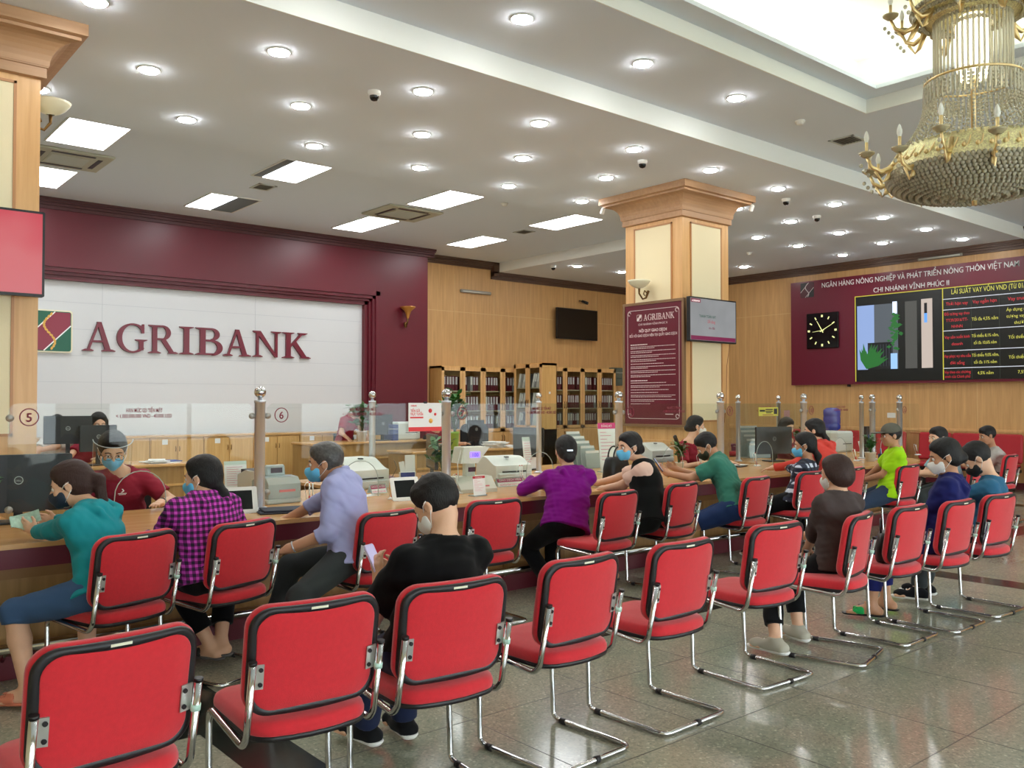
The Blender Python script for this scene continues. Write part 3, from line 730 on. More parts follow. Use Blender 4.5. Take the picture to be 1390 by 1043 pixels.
for k, (head, n_) in enumerate(((1, 0),) + ((0, 2),) * 4 + ((0, 1), (0, 2), (0, 2), (0, 2)) + ((1, 0), (0, 1), (0, 2), (0, 1), (0, 1), (0, 2), (0, 2), (0, 1))):
    if head: z -= .02; line(z, -.1, .012); z -= .028
    else:
        for j in range(n_): line(z, .40 if j < n_ - 1 else -.1 + rr.random() * .45); z -= .022
        z -= .016
line(-.68, .34) if False else None
g.prism([(.22, -.70), (.36, -.70), (.36, -.69), (.22, -.69)], rb(0, 0), 0, .001)
g.build('small_print', WM, t)
# ------------------------------------------------------------------ televisions
def tv(loc, w_, h_, label, face, m_scr, rz=0, tilt=0):
    t = thing('television', label, 'television', loc, rz)
    M_ = face
    MB().prism(rrect(w_, h_, .012), M_, -.05, 0).build('casing', BLACK, t)
    MB().prism([(-w_ / 2 + .018, -h_ / 2 + .022), (w_ / 2 - .018, -h_ / 2 + .022), (w_ / 2 - .018, h_ / 2 - .018), (-w_ / 2 + .018, h_ / 2 - .018)], M_, 0, .002).build('screen', m_scr, t)
    MB().prism(rrect(.3, .2, .02), M_, -.17, -.05).build('wall_bracket', DARKMETAL, t)
    return t
m, N, L, b = nodes('screen_grey'); tc = N.new('ShaderNodeTexCoord'); n = N.new('ShaderNodeTexNoise'); n.inputs['Scale'].default_value = 2.5
r = N.new('ShaderNodeValToRGB'); r.color_ramp.elements[0].color = lin((150, 154, 158)); r.color_ramp.elements[1].color = lin((196, 198, 200)); L.new(tc.outputs['Object'], n.inputs[0]); L.new(n.outputs[0], r.inputs[0])
L.new(r.outputs[0], b.inputs['Emission Color']); b.inputs['Emission Strength'].default_value = .42; b.inputs['Base Color'].default_value = (.01, .01, .01, 1); SCRG = m
tt = tv((9.81, 7.42, 2.68), 1.03, .60, 'television showing a pale grey slide on the rules board column', front(0, 0, 0), SCRG)
text('screen_text', 'AGRIBANK', front(-.38, -.003, .235), .035, mat('scr_white', (230, 220, 220), .5, emit=.6), tt, 0, bold=.01)
MB().prism([(-.49, .225), (-.28, .225), (-.28, .275), (-.49, .275)], front(0, -.0025, 0), 0, .0003).build('screen_badge', emis('scr_badge', (120, 30, 60), .8), tt)
text('screen_text', 'THANH TOÁN HAY', front(-.13, -.003, .03), .05, emis('scr_green', (40, 90, 70), .6), tt, 0, width=.36, bold=.02)
text('screen_text', 'Dễ dàng', front(-.05, -.003, -.04), .06, emis('scr_red', (170, 40, 60), .8), tt, 0, width=.16)
text('screen_text', 'ưu đãi', front(-.04, -.003, -.12), .04, emis('scr_maroon', (110, 30, 60), .8), tt, 0, width=.13, bold=.02)
MB().prism([(-.49, -.275), (.49, -.275), (.49, -.22), (-.49, -.22)], front(0, -.0025, 0), 0, .0003).build('screen_strip', emis('scr_strip', (120, 20, 70), .7), tt)
MB().tube([(.42, .04, -.3), (.43, .1, -.6), (.44, .12, -1.1), (.42, .14, -1.4)], .004, 6).build('cable', mat('red_cable', (150, 90, 60), .5), tt)
m, N, L, b = nodes('screen_red'); tc = N.new('ShaderNodeTexCoord'); sp = N.new('ShaderNodeSeparateXYZ'); n = N.new('ShaderNodeTexNoise'); n.inputs['Scale'].default_value = 1.6
ad = N.new('ShaderNodeMath'); ad.operation = 'MULTIPLY_ADD'; ad.inputs[1].default_value = 1.1
r = N.new('ShaderNodeValToRGB'); r.color_ramp.elements[0].position = .0; r.color_ramp.elements[0].color = lin((236, 132, 140)); r.color_ramp.elements[1].position = .9; r.color_ramp.elements[1].color = lin((228, 58, 82)); e = r.color_ramp.elements.new(.5); e.color = lin((240, 120, 126))
L.new(tc.outputs['Object'], sp.inputs[0]); L.new(tc.outputs['Object'], n.inputs[0]); L.new(n.outputs[0], ad.inputs[0]); L.new(sp.outputs[2], ad.inputs[2]); L.new(ad.outputs[0], r.inputs[0])
L.new(r.outputs[0], b.inputs['Emission Color']); b.inputs['Emission Strength'].default_value = .5; b.inputs['Base Color'].default_value = (.01, .01, .01, 1); SCRR = m
tv((1.57 - .56, 7.42, 2.685), 1.12, .65, 'television with a plain red picture at the left edge on the column', front(0, 0, 0), SCRR)
t = thing('notice_frame', 'small pale framed notice under the red television', 'notice', (1.02, 7.59, 2.1))
MB().prism(rrect(.4, .36, .01), front(0, 0, 0), 0, .02).build('frame', mat('beige_frame', (196, 186, 150), .5), t)
MB().prism(rrect(.32, .28, .005), front(0, -.02, 0), 0, .002).build('sheet', mat('dark_sheet', (70, 70, 60), .6), t)
tv((14.84, 15.228, 3.46), 1.36, .74, 'switched off black television on the far wood wall', front(0, 0, 0), SCREENBLK)
t = thing('wall_camera', 'little dark camera above the switched off television', 'camera', (15.05, 15.39, 4.06))
MB().tube([(0, 0, 0), (0, -.12, -.03)], .012, 8).build('arm', DARKMETAL, t); MB().cyl((0, -.1, -.02), (.06, -.24, -.08), .035, 12).build('body', BLACK, t)
# poster camera sensors on the crown
for (x, y, lb) in ((9.14, 8.86, 'small white sensor at the left end of the column crown'), (10.62, 7.36, 'small white sensor with wire at the right end of the column crown')):
    t = thing('motion_sensor', lb, 'sensor', (x, y, 4.33)); MB().box((0, 0, 0), (.06, .05, .1), rx=.4, bev=.012).build('body', WHITEP, t)
    MB().tube([(0, 0, .04), (.02, -.02, .1), (.03, 0, .17)], .004, 6).build('wire', BLACK, t)
# wall lights
def sconce(loc, rz, label, arm=.22):
    t = thing('wall_sconce', label, 'wall light', loc, rz)
    MB().lathe([(.0001, .0), (.05, -.01), (.055, -.02), (.035, -.035), (.0001, -.04)], (0, 0, 0), 16, 'Y').build('wall_plate', BRONZE, t)
    MB().tube([(0, -.03, 0), (0, -.08, -.10), (0, -.15, -.12), (0, -arm, -.05), (0, -arm, .02)], .012, 8, rs=[.02, .014, .012, .012, .016]).build('arm', BRONZE, t)
    MB().tube([(0, -.06, -.03), (0, -.11, .0), (0, -.13, -.05), (0, -.1, -.07)], .008, 8).build('scroll', BRONZE, t)
    MB().lathe([(.03, .02), (.07, .035), (.12, .07), (.15, .11), (.16, .13), (.152, .128), (.11, .075), (.03, .03)], (0, -arm, 0), 24).build('glass_bowl', OPAL, t)
    return t
sconce((9.365, 8.17, 3.10 + .02), -PI / 2, 'bronze scroll wall light with pale bowl on the column above the rules board')
sconce((1.566, 8.2, 3.98), PI / 2, 'pale glass bowl wall light on the far side of the left column', .2)
p = onY(548, 432, 14.9)
t = thing('wall_sconce', 'golden flared wall light on the maroon wall beside the white panel', 'wall light', (p.x, 14.9, p.z))
MB().lathe([(.02, -.02), (.035, .05), (.07, .13), (.15, .2), (.155, .215), (.06, .14)], (0, -.15, 0), 20).build('shade', mat('amber_shade', (190, 130, 60), .35, .3), t)
MB().tube([(0, -.02, -.1), (0, -.08, -.16), (0, -.14, -.1), (0, -.15, -.01)], .015, 8).build('arm', BRONZE, t)
MB().sph((0, -.07, -.14), .045, sc=(.8, .8, 1.4)).build('ornament', BRONZE, t); MB().lathe([(.0001, 0), (.05, -.01), (.03, -.03), (.0001, -.035)], (0, 0, -.12), 14, 'Y').build('wall_plate', BRONZE, t)
def batten(loc, rz, l, label):
    t = thing('tube_light', label, 'wall light', loc, rz)
    MB().box((0, -.03, 0), (l, .06, .07), bev=.01).build('housing', mat('batten_grey', (150, 146, 136), .5), t); MB().cyl((-l / 2 + .04, -.075, -.01), (l / 2 - .04, -.075, -.01), .016, 12).build('tube', mat('tube_off', (200, 200, 190), .3), t)
p = onY(645, 397, 15.39); batten((p.x, 15.395, p.z), 0, .84, 'short unlit tube light high on the far wood wall')
p = onX(1277, 349, 17.19); batten((17.195, p.y, p.z), -PI / 2, .85, 'short unlit tube light above the rate board')
# ------------------------------------------------------------------ the long teller counter
CT = .78
def poly_slab(g, pts, z0, z1): 
    g.prism(pts, Matrix.Translation((0, 0, 0)), z0, z1)
def curve_end(off, x1=11.9):
    """front outline of the counter: straight, then sweeping back at its far end"""
    pts = [(XW + .3, 5.45 + off), (x1 - .6, 5.45 + off)]
    for k in range(1, 10):
        a = PI / 2 * k / 9; pts.append((x1 - .6 + (1.35 - off) * math.sin(a), 5.45 + 1.35 - (1.35 - off) * math.cos(a)))
    return pts
t = thing('teller_counter', 'long light wood teller counter with maroon band and chrome foot rail', 'counter', (0, 0, 0))
back = [(12.65, 8.2), (11.9, 8.2), (11.9, 6.65), (10.75, 6.65), (10.75, 7.7), (9.75, 7.7), (9.75, 6.65), (8.35, 6.65), (8.35, 8.2), (3.95, 8.2), (3.95, 7.6), (3.95, 7.2), (2.5, 7.2), (2.5, 6.65), (1.2, 6.65), (1.2, 7.2), (XW + .3, 7.2)]
g = MB(); poly_slab(g, curve_end(0) + back, CT - .028, CT); g.build('worktop', WOODX, t)
def ribbon(g, pts, z0, z1, th):
    for k in range(len(pts) - 1):
        a, b_ = Vector(pts[k]), Vector(pts[k + 1]); d = (b_ - a).normalized(); n = Vector((-d.y, d.x)) * th
        g.prism([tuple(a), tuple(b_ + d * .0005), tuple(b_ + n), tuple(a + n)], Matrix(), z0, z1)
g = MB(); ribbon(g, curve_end(.03), .64, CT - .028, .03); g.build('fascia', MAROOND, t)
g = MB(); ribbon(g, curve_end(.30), .13, .66, .03); g.build('front_panel', WOODB, t)
g = MB()
for k in range(22): x = -3.2 + k * .66; g.bb(x, x + .045, 5.738, 5.752, .17, .54)
g.bb(XW + .3, 11.2, 5.738, 5.752, .13, .17); g.bb(XW + .3, 11.2, 5.738, 5.752, .54, .66); g.build('panel_moulding', mat('moulding_wood', (150, 108, 62), .4), t)
g = MB(); ribbon(g, curve_end(.17), 0, .13, .2); g.build('plinth', MAROOND, t)
g = MB(); ribbon(g, curve_end(.33), .0, .64, .02)
g = MB(); rp = [(p[0], p[1], .19) for p in curve_end(.07)]; g.tube(rp, .022, 12); g.build('foot_rail', CHROME, t)
for k in range(12):
    x = -2.6 + k * 1.2; MB().cyl((x, 5.52, .19), (x, 5.64, .10), .012, 8).build('rail_bracket', CHROME, t)
g = MB(); bb_ = back
for k in range(len(bb_) - 1):
    a, b_ = bb_[k], bb_[k + 1]
    if abs(a[1] - b_[1]) < 1e-6 and a[1] > 6.6: g.bb(min(a[0], b_[0]), max(a[0], b_[0]), a[1] - .06, a[1] - .03, 0, CT - .03)
g.build('back_panel', WOODB, t)
# stainless posts
def post(x, y, r, label):
    t = thing('counter_post', label, 'post', (x, y, CT), group='ball topped steel posts')
    h = 1.574 - CT
    MB().lathe([(.0001, 0), (r * 1.7, 0), (r * 1.65, .012), (r * 1.1, .02)], seg=20).build('flange', STEEL, t)
    MB().lathe([(r, .005), (r, h - .02), (r * 1.12, h - .018), (r * 1.12, h), (r * .5, h + .002), (r * .42, h + .018), (.0001, h + .02)], seg=20).build('tube', STEEL, t)
    MB().sph((0, 0, h + .018 + .041), .043 if r > .035 else .036, 20, 14).build('ball_finial', CHROME, t)
    return t
PX = [-.3, 1.048, 2.718, 4.387, 6.519, 8.185, 9.88, 11.586, 12.36]
nm = ['outside left', 'just left of circle 5', 'in front of the white wall, before circle 6', 'just behind the head of the man in black', 'beside the maroon rules board', 'behind the man in the green shirt', 'left of the blue water bottle', 'just left of the man in the cap', 'just behind the cap of the man in neon green']
for k, x in enumerate(PX):
    if k in (0, 1): continue
    post(x, 6.1, .038, 'thick ball topped steel post ' + nm[k])
for (x, y, lb) in ((4.387, 7.31, 'thin steel post behind the grey haired man and the printer'), (6.519, 7.31, 'thin steel post in front of the far glazed cabinets, by the purple hoodie'), (9.88, 7.08, 'thin steel post just right of the thick post behind the green shirt'), (11.47, 7.5, 'thin steel post left of the pink notice'), (11.7, 6.32, 'steel post almost hidden beside another one left of the cap man')):
    post(x, y, .03, lb)
DISC = mat('clamp_grey', (170, 168, 160), .3, .6)
RTXT = mat('glass_print', (128, 32, 52), .5)
def screen_glass(x0, x1, y, num, label, words=True, yoff=0):
    """one pane with an arched hand-over opening"""
    t = thing('glass_screen', label, 'glass screen', ((x0 + x1) / 2, y, CT), group='clear panes between the counter posts')
    w_ = (x1 - x0) / 2 - .05; H = 1.55 - CT; r = .06
    pts = [(-w_, .03)]
    a0, ah = .165, .30
    cx = 0.0
    pts += [(cx - a0, .03), (cx - a0, ah - a0)]
    for k in range(1, 12): a = PI - PI * k / 12; pts.append((cx + a0 * math.cos(a), ah - a0 + .02 + (a0) * math.sin(a)))
    pts += [(cx + a0, ah - a0), (cx + a0, .03), (w_, .03), (w_, H - r)]
    for k in range(1, 6): a = PI / 2 * k / 6; pts.append((w_ - r + r * math.cos(a), H - r + r * math.sin(a)))
    pts += [(w_ - r, H), (-w_ + r, H)]
    for k in range(1, 6): a = PI / 2 + PI / 2 * k / 6; pts.append((-w_ + r + r * math.cos(a), H - r + r * math.sin(a)))
    pts.append((-w_, H - r))
    MB().prism(pts, front(0, 0, 0), -.004, .004).build('pane', GLASS, t)
    # polished rim of the opening
    g = MB(); q = [(x, 0, z) for (x, z) in pts if abs(x) <= a0 + .001 and z <= ah + .05]
    g.tube(q, .0035, 5); g.build('opening_rim', mat('glass_rim', (176, 186, 176), .25), t)
    g = MB()
    for sx in (-1, 1):
        for z in (.12, H - .09): g.lathe([(.0001, -.012), (.022, -.010), (.022, .010), (.0001, .012)], (sx * (w_ - .01), 0, z), 14, 'Y')
    g.build('clamp_disc', DISC, t)
    if num:
        m_ = front(-w_ + .115, -.0045, H - .085)
        g = MB(); g.tube([m_ @ Vector((.052 * math.cos(a), .052 * math.sin(a), .0015)) for a in np.linspace(0, 2 * PI, 28)[:-1]], .0036, 5, closed=True); g.build('number_ring', RTXT, t)
        text('window_number', num, front(-w_ + .115, -.0045, H - .112), .075, RTXT, t, .0006, bold=.02)
    if words:
        text('glass_text', 'HẠN MỨC GD TIỀN MẶT', front(0.02, -.0045, H - .058), .035, RTXT, t, .0006, width=.235, bold=.02)
        text('glass_text', '< 1.000.000.000 VND - 40.000 USD', front(0.02, -.0045, H - .095), .035, RTXT, t, .0006, width=.36, bold=.02)
    return t
screen_glass(1.048, 2.718, 6.1, '5', 'clear pane with the circled number 5 in front of the teller with face shield')
screen_glass(2.718, 4.387, 6.1, '6', 'clear pane with the circled number 6 behind the grey haired man')
screen_glass(4.387, 6.519, 6.1, '7', 'clear pane between the head of the man in black and the purple hoodie')
screen_glass(6.519, 8.185, 6.1, '8', 'clear pane in front of the lower rules board')
screen_glass(8.185, 9.88, 6.1, '9', 'clear pane with the yellow notice, behind the man in green')
screen_glass(9.88, 11.586, 6.1, '10', 'clear pane in front of the blue water bottle')
screen_glass(11.586, 12.36, 6.1, None, 'narrow clear pane behind the man in the cap', False)
def plain_glass(x0, y0, x1, y1, label, num=None):
    t = thing('glass_divider', label, 'glass screen', (x0, y0, CT)); d = Vector((x1 - x0, y1 - y0, 0)); L_ = d.length; d.normalize()
    m_ = plane((0, 0, 0), d, (0, 0, 1)); H = 1.55 - CT
    MB().prism(rrect(L_ - .1, H - .03, .05, 5, L_ / 2, H / 2 + .015), m_, -.004, .004).build('pane', GLASS, t)
    return t
plain_glass(4.387, 6.1, 4.387, 7.31, 'clear side pane running back from the post behind the man in black')
plain_glass(6.519, 6.1, 6.519, 7.31, 'clear side pane running back beside the leaflet holders')
plain_glass(9.88, 6.1, 9.88, 7.08, 'clear side pane running back next to the potted plant and monitor')
t = plain_glass(12.36, 6.1, 13.0, 6.1, 'clear end pane right of the last post')
m_ = front(.14, -.0045, 1.46 - CT); g = MB(); g.tube([m_ @ Vector((.05 * math.cos(a), .05 * math.sin(a), .0015)) for a in np.linspace(0, 2 * PI, 24)[:-1]], .0036, 5, closed=True); g.build('number_ring', RTXT, t)
text('window_number', '12', front(.14, -.0045, 1.435 - CT), .06, RTXT, t, .0006, bold=.02)
# sheets stuck on the glass
t = thing('glass_poster', 'white and red savings poster clipped on the glass behind the man in black', 'poster', (4.155, 6.08, 1.44))
MB().prism([(-.165, -.12), (.165, -.12), (.165, .115), (-.165, .115)], front(0, 0, 0), 0, .003).build('sheet', PAPER, t)
RP = mat('poster_red', (226, 60, 62), .6)
MB().prism([(-.165, -.12), (.165, -.12), (.165, -.085), (-.165, -.085)], front(0, -.003, 0), 0, .0006).build('red_strip', RP, t)
text('lettering', 'AGRIBANK', front(-.115, -.0032, .085), .02, RP, t, .0005, width=.06, bold=.02)
text('lettering', 'TIỀN GỬI', front(-.1, -.0032, .04), .03, RP, t, .0005, width=.09, bold=.02)
text('lettering', 'TRỰC TUYẾN', front(-.085, -.0032, .012), .03, RP, t, .0005, width=.125, bold=.02)
MB().prism([(-.15, -.012), (-.02, -.012), (-.02, .0), (-.15, .0)], front(0, -.0032, 0), 0, .0006).build('red_bar', RP, t)
for (x, z, c, r_) in ((.05, .05, RP, .018), (.10, .02, RP, .012), (.055, -.035, mat('poster_orange', (240, 180, 80), .6), .02)):
    MB().lathe([(.0001, -.001), (r_, -.001), (r_, .0), (.0001, 0)], (x, -.004, z), 14, 'Y').build('picture_dot', c, t)
MB().box((0, 0, .118), (.03, .012, .016)).build('clip', BLACK, t)
p = onY(1043, 559, 6.09)
t = thing('glass_notice', 'yellow printed notice stuck on the glass right of the column', 'notice', (p.x, 6.09, p.z))
MB().prism([(-.2, -.052), (.2, -.052), (.2, .052), (-.2, .052)], front(0, 0, 0), 0, .002).build('sheet', mat('notice_yellow', (196, 190, 80), .6), t)
g = MB()
for (a, b_, c_, d_) in ((-.18, -.07, .0, .022), (-.06, .09, .018, .032), (-.06, .09, -.004, .008), (.11, .18, -.03, .035), (-.05, .06, -.02, -.01)): g.prism([(a, c_), (b_, c_), (b_, d_), (a, d_)], front(0, -.002, 0), 0, .0006)
g.build('dark_print', mat('print_dark', (40, 40, 40), .6), t)
MB().prism([(-.12, -.042), (.1, -.042), (.1, -.034), (-.12, -.034)], front(0, -.002, 0), 0, .0006).build('red_print', RTXT, t)
p = onY(1068, 565, 7.4)
t = thing('glass_notice', 'plain pink sheet on the rear glass above the dark haired teller', 'notice', (p.x, 7.4, p.z))
MB().prism([(-.075, -.12), (.075, -.12), (.075, .085), (-.075, .085)], front(0, 0, 0), 0, .002).build('sheet', mat('sheet_pink', (226, 170, 176), .7), t)
plain_glass(9.88, 7.4, 13.0, 7.4, 'clear rear pane carrying the pink sheet')
p = onX(1210, 564, XE - .003)
t = thing('wall_label', 'little white label on the wood wall between two right hand posts', 'label', (XE - .002, p.y, p.z)); MB().prism(rrect(.17, .1, .005), side(0, 0, 0), 0, .004).build('plate', WHITEP, t)
# ------------------------------------------------------------------ objects on the counter
def onC(px, py, z=CT): return onZ(px, py, z)
def pen_stand(px, py, label, n=2, rz=0):
    p = onC(px, py); t = thing('pen_stand', label, 'pen stand', p, rz)
    MB().lathe([(.0001, 0), (.045, 0), (.046, .008), (.03, .016), (.0001, .018)], seg=18).build('base', WHITEP, t)
    for k in range(n):
        x = -.012 + .028 * k; s_ = MB().tube([(x, 0, .012), (x + .006, .012, .06)], .007, 8).build('pen_cap', REDP, t)
        MB().tube([(x + .006, .012, .06), (x + .014, .03, .155)], .006, 8).build('pen', WHITEP, t)
        MB().tube([(x + .014, .03, .155), (x + .0155, .033, .165)], .005, 8).build('pen_tip', REDP, t)
    MB().tube(round_path([(-.02, .02, .01), (-.03, .05, .14), (0, .05, .17), (.02, .04, .12)], .03), .002, 5).build('cord', WHITEP, t)
pen_stand(422, 684, 'white pens in a holder at the elbow of the man in pale blue', 2)
pen_stand(534, 678, 'single white pen standing left of the tablet by the man in black', 1)
pen_stand(622, 670, 'red based pen stand in front of the purple lit scale', 1)
pen_stand(708, 655, 'two white and red pens standing by the sleeve of the purple hoodie', 2)
pen_stand(1028, 633, 'lone white and red pen standing right of the man in green', 1)
pen_stand(952, 636, 'two pens standing before the teller with white mask', 2)
pen_stand(1163, 626, 'white pen with red tip standing left of the small potted plant', 1)
def tablet(px, py, label, rz=0, w_=.25, h_=.19, lean=.35, ):
    p = onC(px, py); t = thing('tablet', label, 'tablet', p, rz)
    R = Matrix.Rotation(-lean, 4, 'X')
    m_ = R @ front(0, 0, h_ / 2 + .004)
    MB().prism(rrect(w_, h_, .012), m_, -.009, 0).build('casing', WHITEP, t)
    MB().prism([(-w_ * .36, -h_ * .36), (w_ * .36, -h_ * .36), (w_ * .36, h_ * .36), (-w_ * .36, h_ * .36)], m_, 0, .0006).build('screen', SCREENBLK, t)
    MB().box((0, .07, .004), (w_ * .6, .14, .008)).build('stand_foot', WHITEP, t); MB().box((0, .075, .06), (w_ * .3, .006, .12), rx=.3).build('stand_leg', WHITEP, t)
tablet(326, 698, 'white framed tablet with dark screen behind the woman in purple checks', -.2)
tablet(553, 680, 'white framed tablet half hidden by the head of the man in black', -.1)
tablet(1178, 615, 'white framed tablet beside the potted plant left of the cap man', -.4)
def sheet(px, py, w_, d_, label, m=PAPER, rz=0, z=CT, n=1, th=.001, name='paper_sheet', cat='paper'):
    p = onZ(px, py, z); o = MB()
    for k in range(n): o.box((0 + .004 * (k % 3), .003 * (k % 2), th * (k + .5)), (w_, d_, th * .96), rz=.05 * math.sin(k * 3))
    o = o.build(name, m, loc=(p.x, p.y, z)); o.rotation_euler = (0, 0, rz); return tag(o, label, cat)
sheet(500, 673, .18, .12, 'loose white slip behind the pale blue shirt near the name plate', rz=.3)
sheet(735, 652, .21, .297, 'white form with red heading under the arm of the purple hoodie', rz=.5)
sheet(1000, 631, .3, .2, 'white papers beside the dark folder right of the green shirt', rz=.2)
sheet(70, 706, .26, .09, 'pink strip of paper behind the hands of the teal hoodie woman', m=mat('pink_paper', (214, 150, 180), .7), rz=.2)
p = onC(390, 695)
t = thing('document_folder', 'dark navy folder under the hand of the man in pale blue', 'folder', (p.x, p.y, CT), -.25)
FOLD = mat('navy_folder', (34, 36, 50), .7)
MB().box((.0, .0, .006), (.42, .24, .012), bev=.005).build('lower_cover', FOLD, t); MB().box((.01, .005, .02), (.38, .21, .012), rx=.02, bev=.005).build('upper_cover', FOLD, t)
p = onC(1003, 634); t = thing('document_folder', 'small black folder on white papers right of the green shirt', 'folder', (p.x, p.y, CT + .004), .2)
MB().box((0, 0, .006), (.22, .13, .012), bev=.004).build('cover', BLACK, t)
def nameplate(px, py, label, w_=.26, h_=.1, rz=0, txt='GIAO DỊCH VIÊN'):
    p = onC(px, py); t = thing('name_plate', label, 'name plate', p, rz)
    R = Matrix.Rotation(-.45, 4, 'X'); m_ = R @ front(0, -.03, h_ / 2)
    MB().prism(rrect(w_, h_, .004), m_, -.003, 0).build('front_sheet', ACRYL, t)
    MB().prism([(-w_ / 2 + .01, -h_ / 2 + .005), (w_ / 2 - .01, -h_ / 2 + .005), (w_ / 2 - .01, .0), (-w_ / 2 + .01, .0)], m_, 0, .0005).build('white_card', PAPER, t)
    MB().prism([(-w_ / 2 + .01, .0), (w_ / 2 - .01, .0), (w_ / 2 - .01, h_ / 2 - .005), (-w_ / 2 + .01, h_ / 2 - .005)], m_, 0, .0005).build('maroon_card', mat('card_maroon', (176, 70, 110), .6), t)
    text('card_text', txt, m_ @ Matrix.Translation((0, .012, .0006)), .026, PAPER, t, .0003, width=w_ * .8, bold=.01)
    text('card_text', 'NGUYỆN VỌNG KHÁCH HÀNG', m_ @ Matrix.Translation((0, -.032, .0006)), .022, PINKP, t, .0003, width=w_ * .8)
    R2 = Matrix.Rotation(.45, 4, 'X'); MB().prism(rrect(w_, h_, .004), R2 @ front(0, .04, h_ / 2), -.003, 0).build('rear_sheet', ACRYL, t)
nameplate(513, 672, 'small tent name plate beside the maroon telephone', .17, .085, .1)
nameplate(692, 662, 'wide white and pink tent name plate left of the purple sleeve', .31, .085, -.05)
nameplate(962, 640, 'pink tent name plate in front of the teller with white mask', .2, .08)
def phone(px, py, label, rz=0):
    p = onC(px, py); t = thing('telephone', label, 'telephone', p, rz); M_ = mat('phone_maroon', (112, 30, 56), .4)
    g = MB(); g.prism([(-.11, 0), (.11, 0), (.11, .075), (-.11, .03)], plane((0, 0, 0), (0, 1, 0), (0, 0, 1)), -.09, .09); g.build('body', M_, t)
    h0 = MB(); h0.tube(round_path([(-.07, -.1, .07), (-.07, -.05, .085), (-.07, .06, .1), (-.07, .11, .1)], .03), .018, 10); h0.sph((-.07, -.09, .065), .026); h0.sph((-.07, .1, .09), .026); h0.build('handset', M_, t)
    g = MB()
    for i in range(3):
        for j in range(4): g.box((.0 + i * .026, -.06 + j * .026, .045 + (j * .026) * .2 + .004), (.016, .014, .012))
    g.build('keypad', BLACK, t)
    MB().tube([(.02, -.1, .01), (.06, -.15, .12), (.05, -.12, .2)], .003, 6).build('cord', BLACK, t)
phone(517, 652, 'maroon desk telephone right of the grey haired man', .6)
phone(1003, 612, 'maroon desk telephone behind the green shirt near the paper rack', .5)
def laser_printer(px, py, w_, d_, h_, label, rz=0):
    p = onC(px, py); t = thing('printer', label, 'printer', (p.x, p.y + d_ / 2, CT), rz)
    g = MB(); prof = [(-d_ / 2, .0), (d_ / 2, .0), (d_ / 2, h_), (d_ * .1, h_)] + [(d_ * .1 - d_ * .6 * k / 8, h_ - h_ * .38 * (.5 - .5 * math.cos(PI * k / 8))) for k in range(1, 9)]
    g.prism(prof, plane((0, 0, 0), (0, 1, 0), (0, 0, 1)), -w_ / 2, w_ / 2); g.build('body', mat('printer_white', (212, 216, 208), .5), t)
    MB().box((0, -d_ * .12, h_ * .98), (w_ * .1, .03, .01), rx=.1).build('button', mat('button_dark', (40, 44, 48), .4), t)
    MB().box((0, -d_ / 2 - .004, h_ * .34), (w_ * .66, .016, .012)).build('paper_slot', BLACK, t)
    MB().box((0, -d_ / 2 - .012, h_ * .16), (w_ * .92, .03, h_ * .22), bev=.006).build('tray', GREYP, t)
laser_printer(500, 664, .42, .40, .27, 'large white laser printer behind the grey haired man', .15)
laser_printer(700, 650, .44, .38, .22, 'white laser printer beside the purple lit scale', -.1)
laser_printer(900, 628, .42, .34, .25, 'white printer behind the woman in black and peach', 0)
def counter_machine(px, py, label, rz=0, dark=False):
    p = onC(px, py); t = thing('money_counter', label, 'banknote counter', (p.x, p.y + .1, CT), rz); M_ = ACRYL if not dark else mat('machine_dark', (46, 46, 48), .4)
    MB().box((0, .02, .02), (.30, .26, .04), bev=.01).build('base', GREYP, t)
    g = MB(); g.prism([(-.13, .04), (.12, .04), (.12, .17), (.02, .21), (-.09, .20), (-.13, .15)], plane((0, .02, 0), (0, 1, 0), (0, 0, 1)), -.14, .14); g.build('body', M_ if not dark else mat('machine_white', (206, 206, 198), .4), t)
    if dark: g = MB(); g.prism([(-.135, .12), (.1, .14), (.1, .215), (-.08, .205)], plane((0, .02, 0), (0, 1, 0), (0, 0, 1)), -.12, .12); g.build('dark_cover', M_, t)
    else:
        MB().box((.0, .05, .245), (.17, .06, .09), rx=-.2, bev=.012).build('display_head', ACRYL, t)
        MB().prism([(-.05, -.02), (.05, -.02), (.05, .02), (-.05, .02)], front(0, .012, .25), 0, .002).build('display', mat('display_dark', (70, 60, 70), .3), t)
        MB().prism([(-.07, 0), (.07, 0), (.07, .018), (-.07, .018)], front(0.02, -.1135, .09), 0, .002).build('red_sticker', mat('sticker_red', (220, 120, 120), .6), t)
counter_machine(384, 684, 'translucent banknote counter with display head right of the thick post', .1)
counter_machine(362, 672, 'black topped banknote counter half hidden behind the translucent one', .3, True)
# scale with lit display
p = onC(648, 668); t = thing('payment_terminal', 'white counter scale with purple lit display behind the man in black', 'banknote counter', (p.x, p.y + .1, CT), -.15)
g = MB(); g.prism([(-.16, 0), (.16, 0), (.16, .03), (.10, .13), (-.06, .13), (-.16, .03)], plane((0, 0, 0), (0, 1, 0), (0, 0, 1)), -.18, .18); g.build('base', mat('scale_white', (216, 216, 200), .5), t)
MB().box((0, .03, .19), (.1, .07, .14), bev=.01).build('neck', mat('scale_white', ()), t); MB().box((.01, -.008, .19), (.07, .01, .04)).build('dark_window', mat('window_dark', (60, 20, 30), .3), t)
g = MB(); g.prism([(-.15, .25), (.02, .25), (.14, .39), (-.12, .39)], plane((0, .0, 0), (1, 0, 0), (0, 0, 1)), -.08, .10); g.build('display_head', mat('scale_white', ()), t)
MB().prism([(-.05, -.025), (.05, -.025), (.05, .025), (-.05, .025)], front(-.01, -.101, .325), 0, .003).build('lit_display', emis('purple_lcd', (150, 120, 255), 1.3), t)
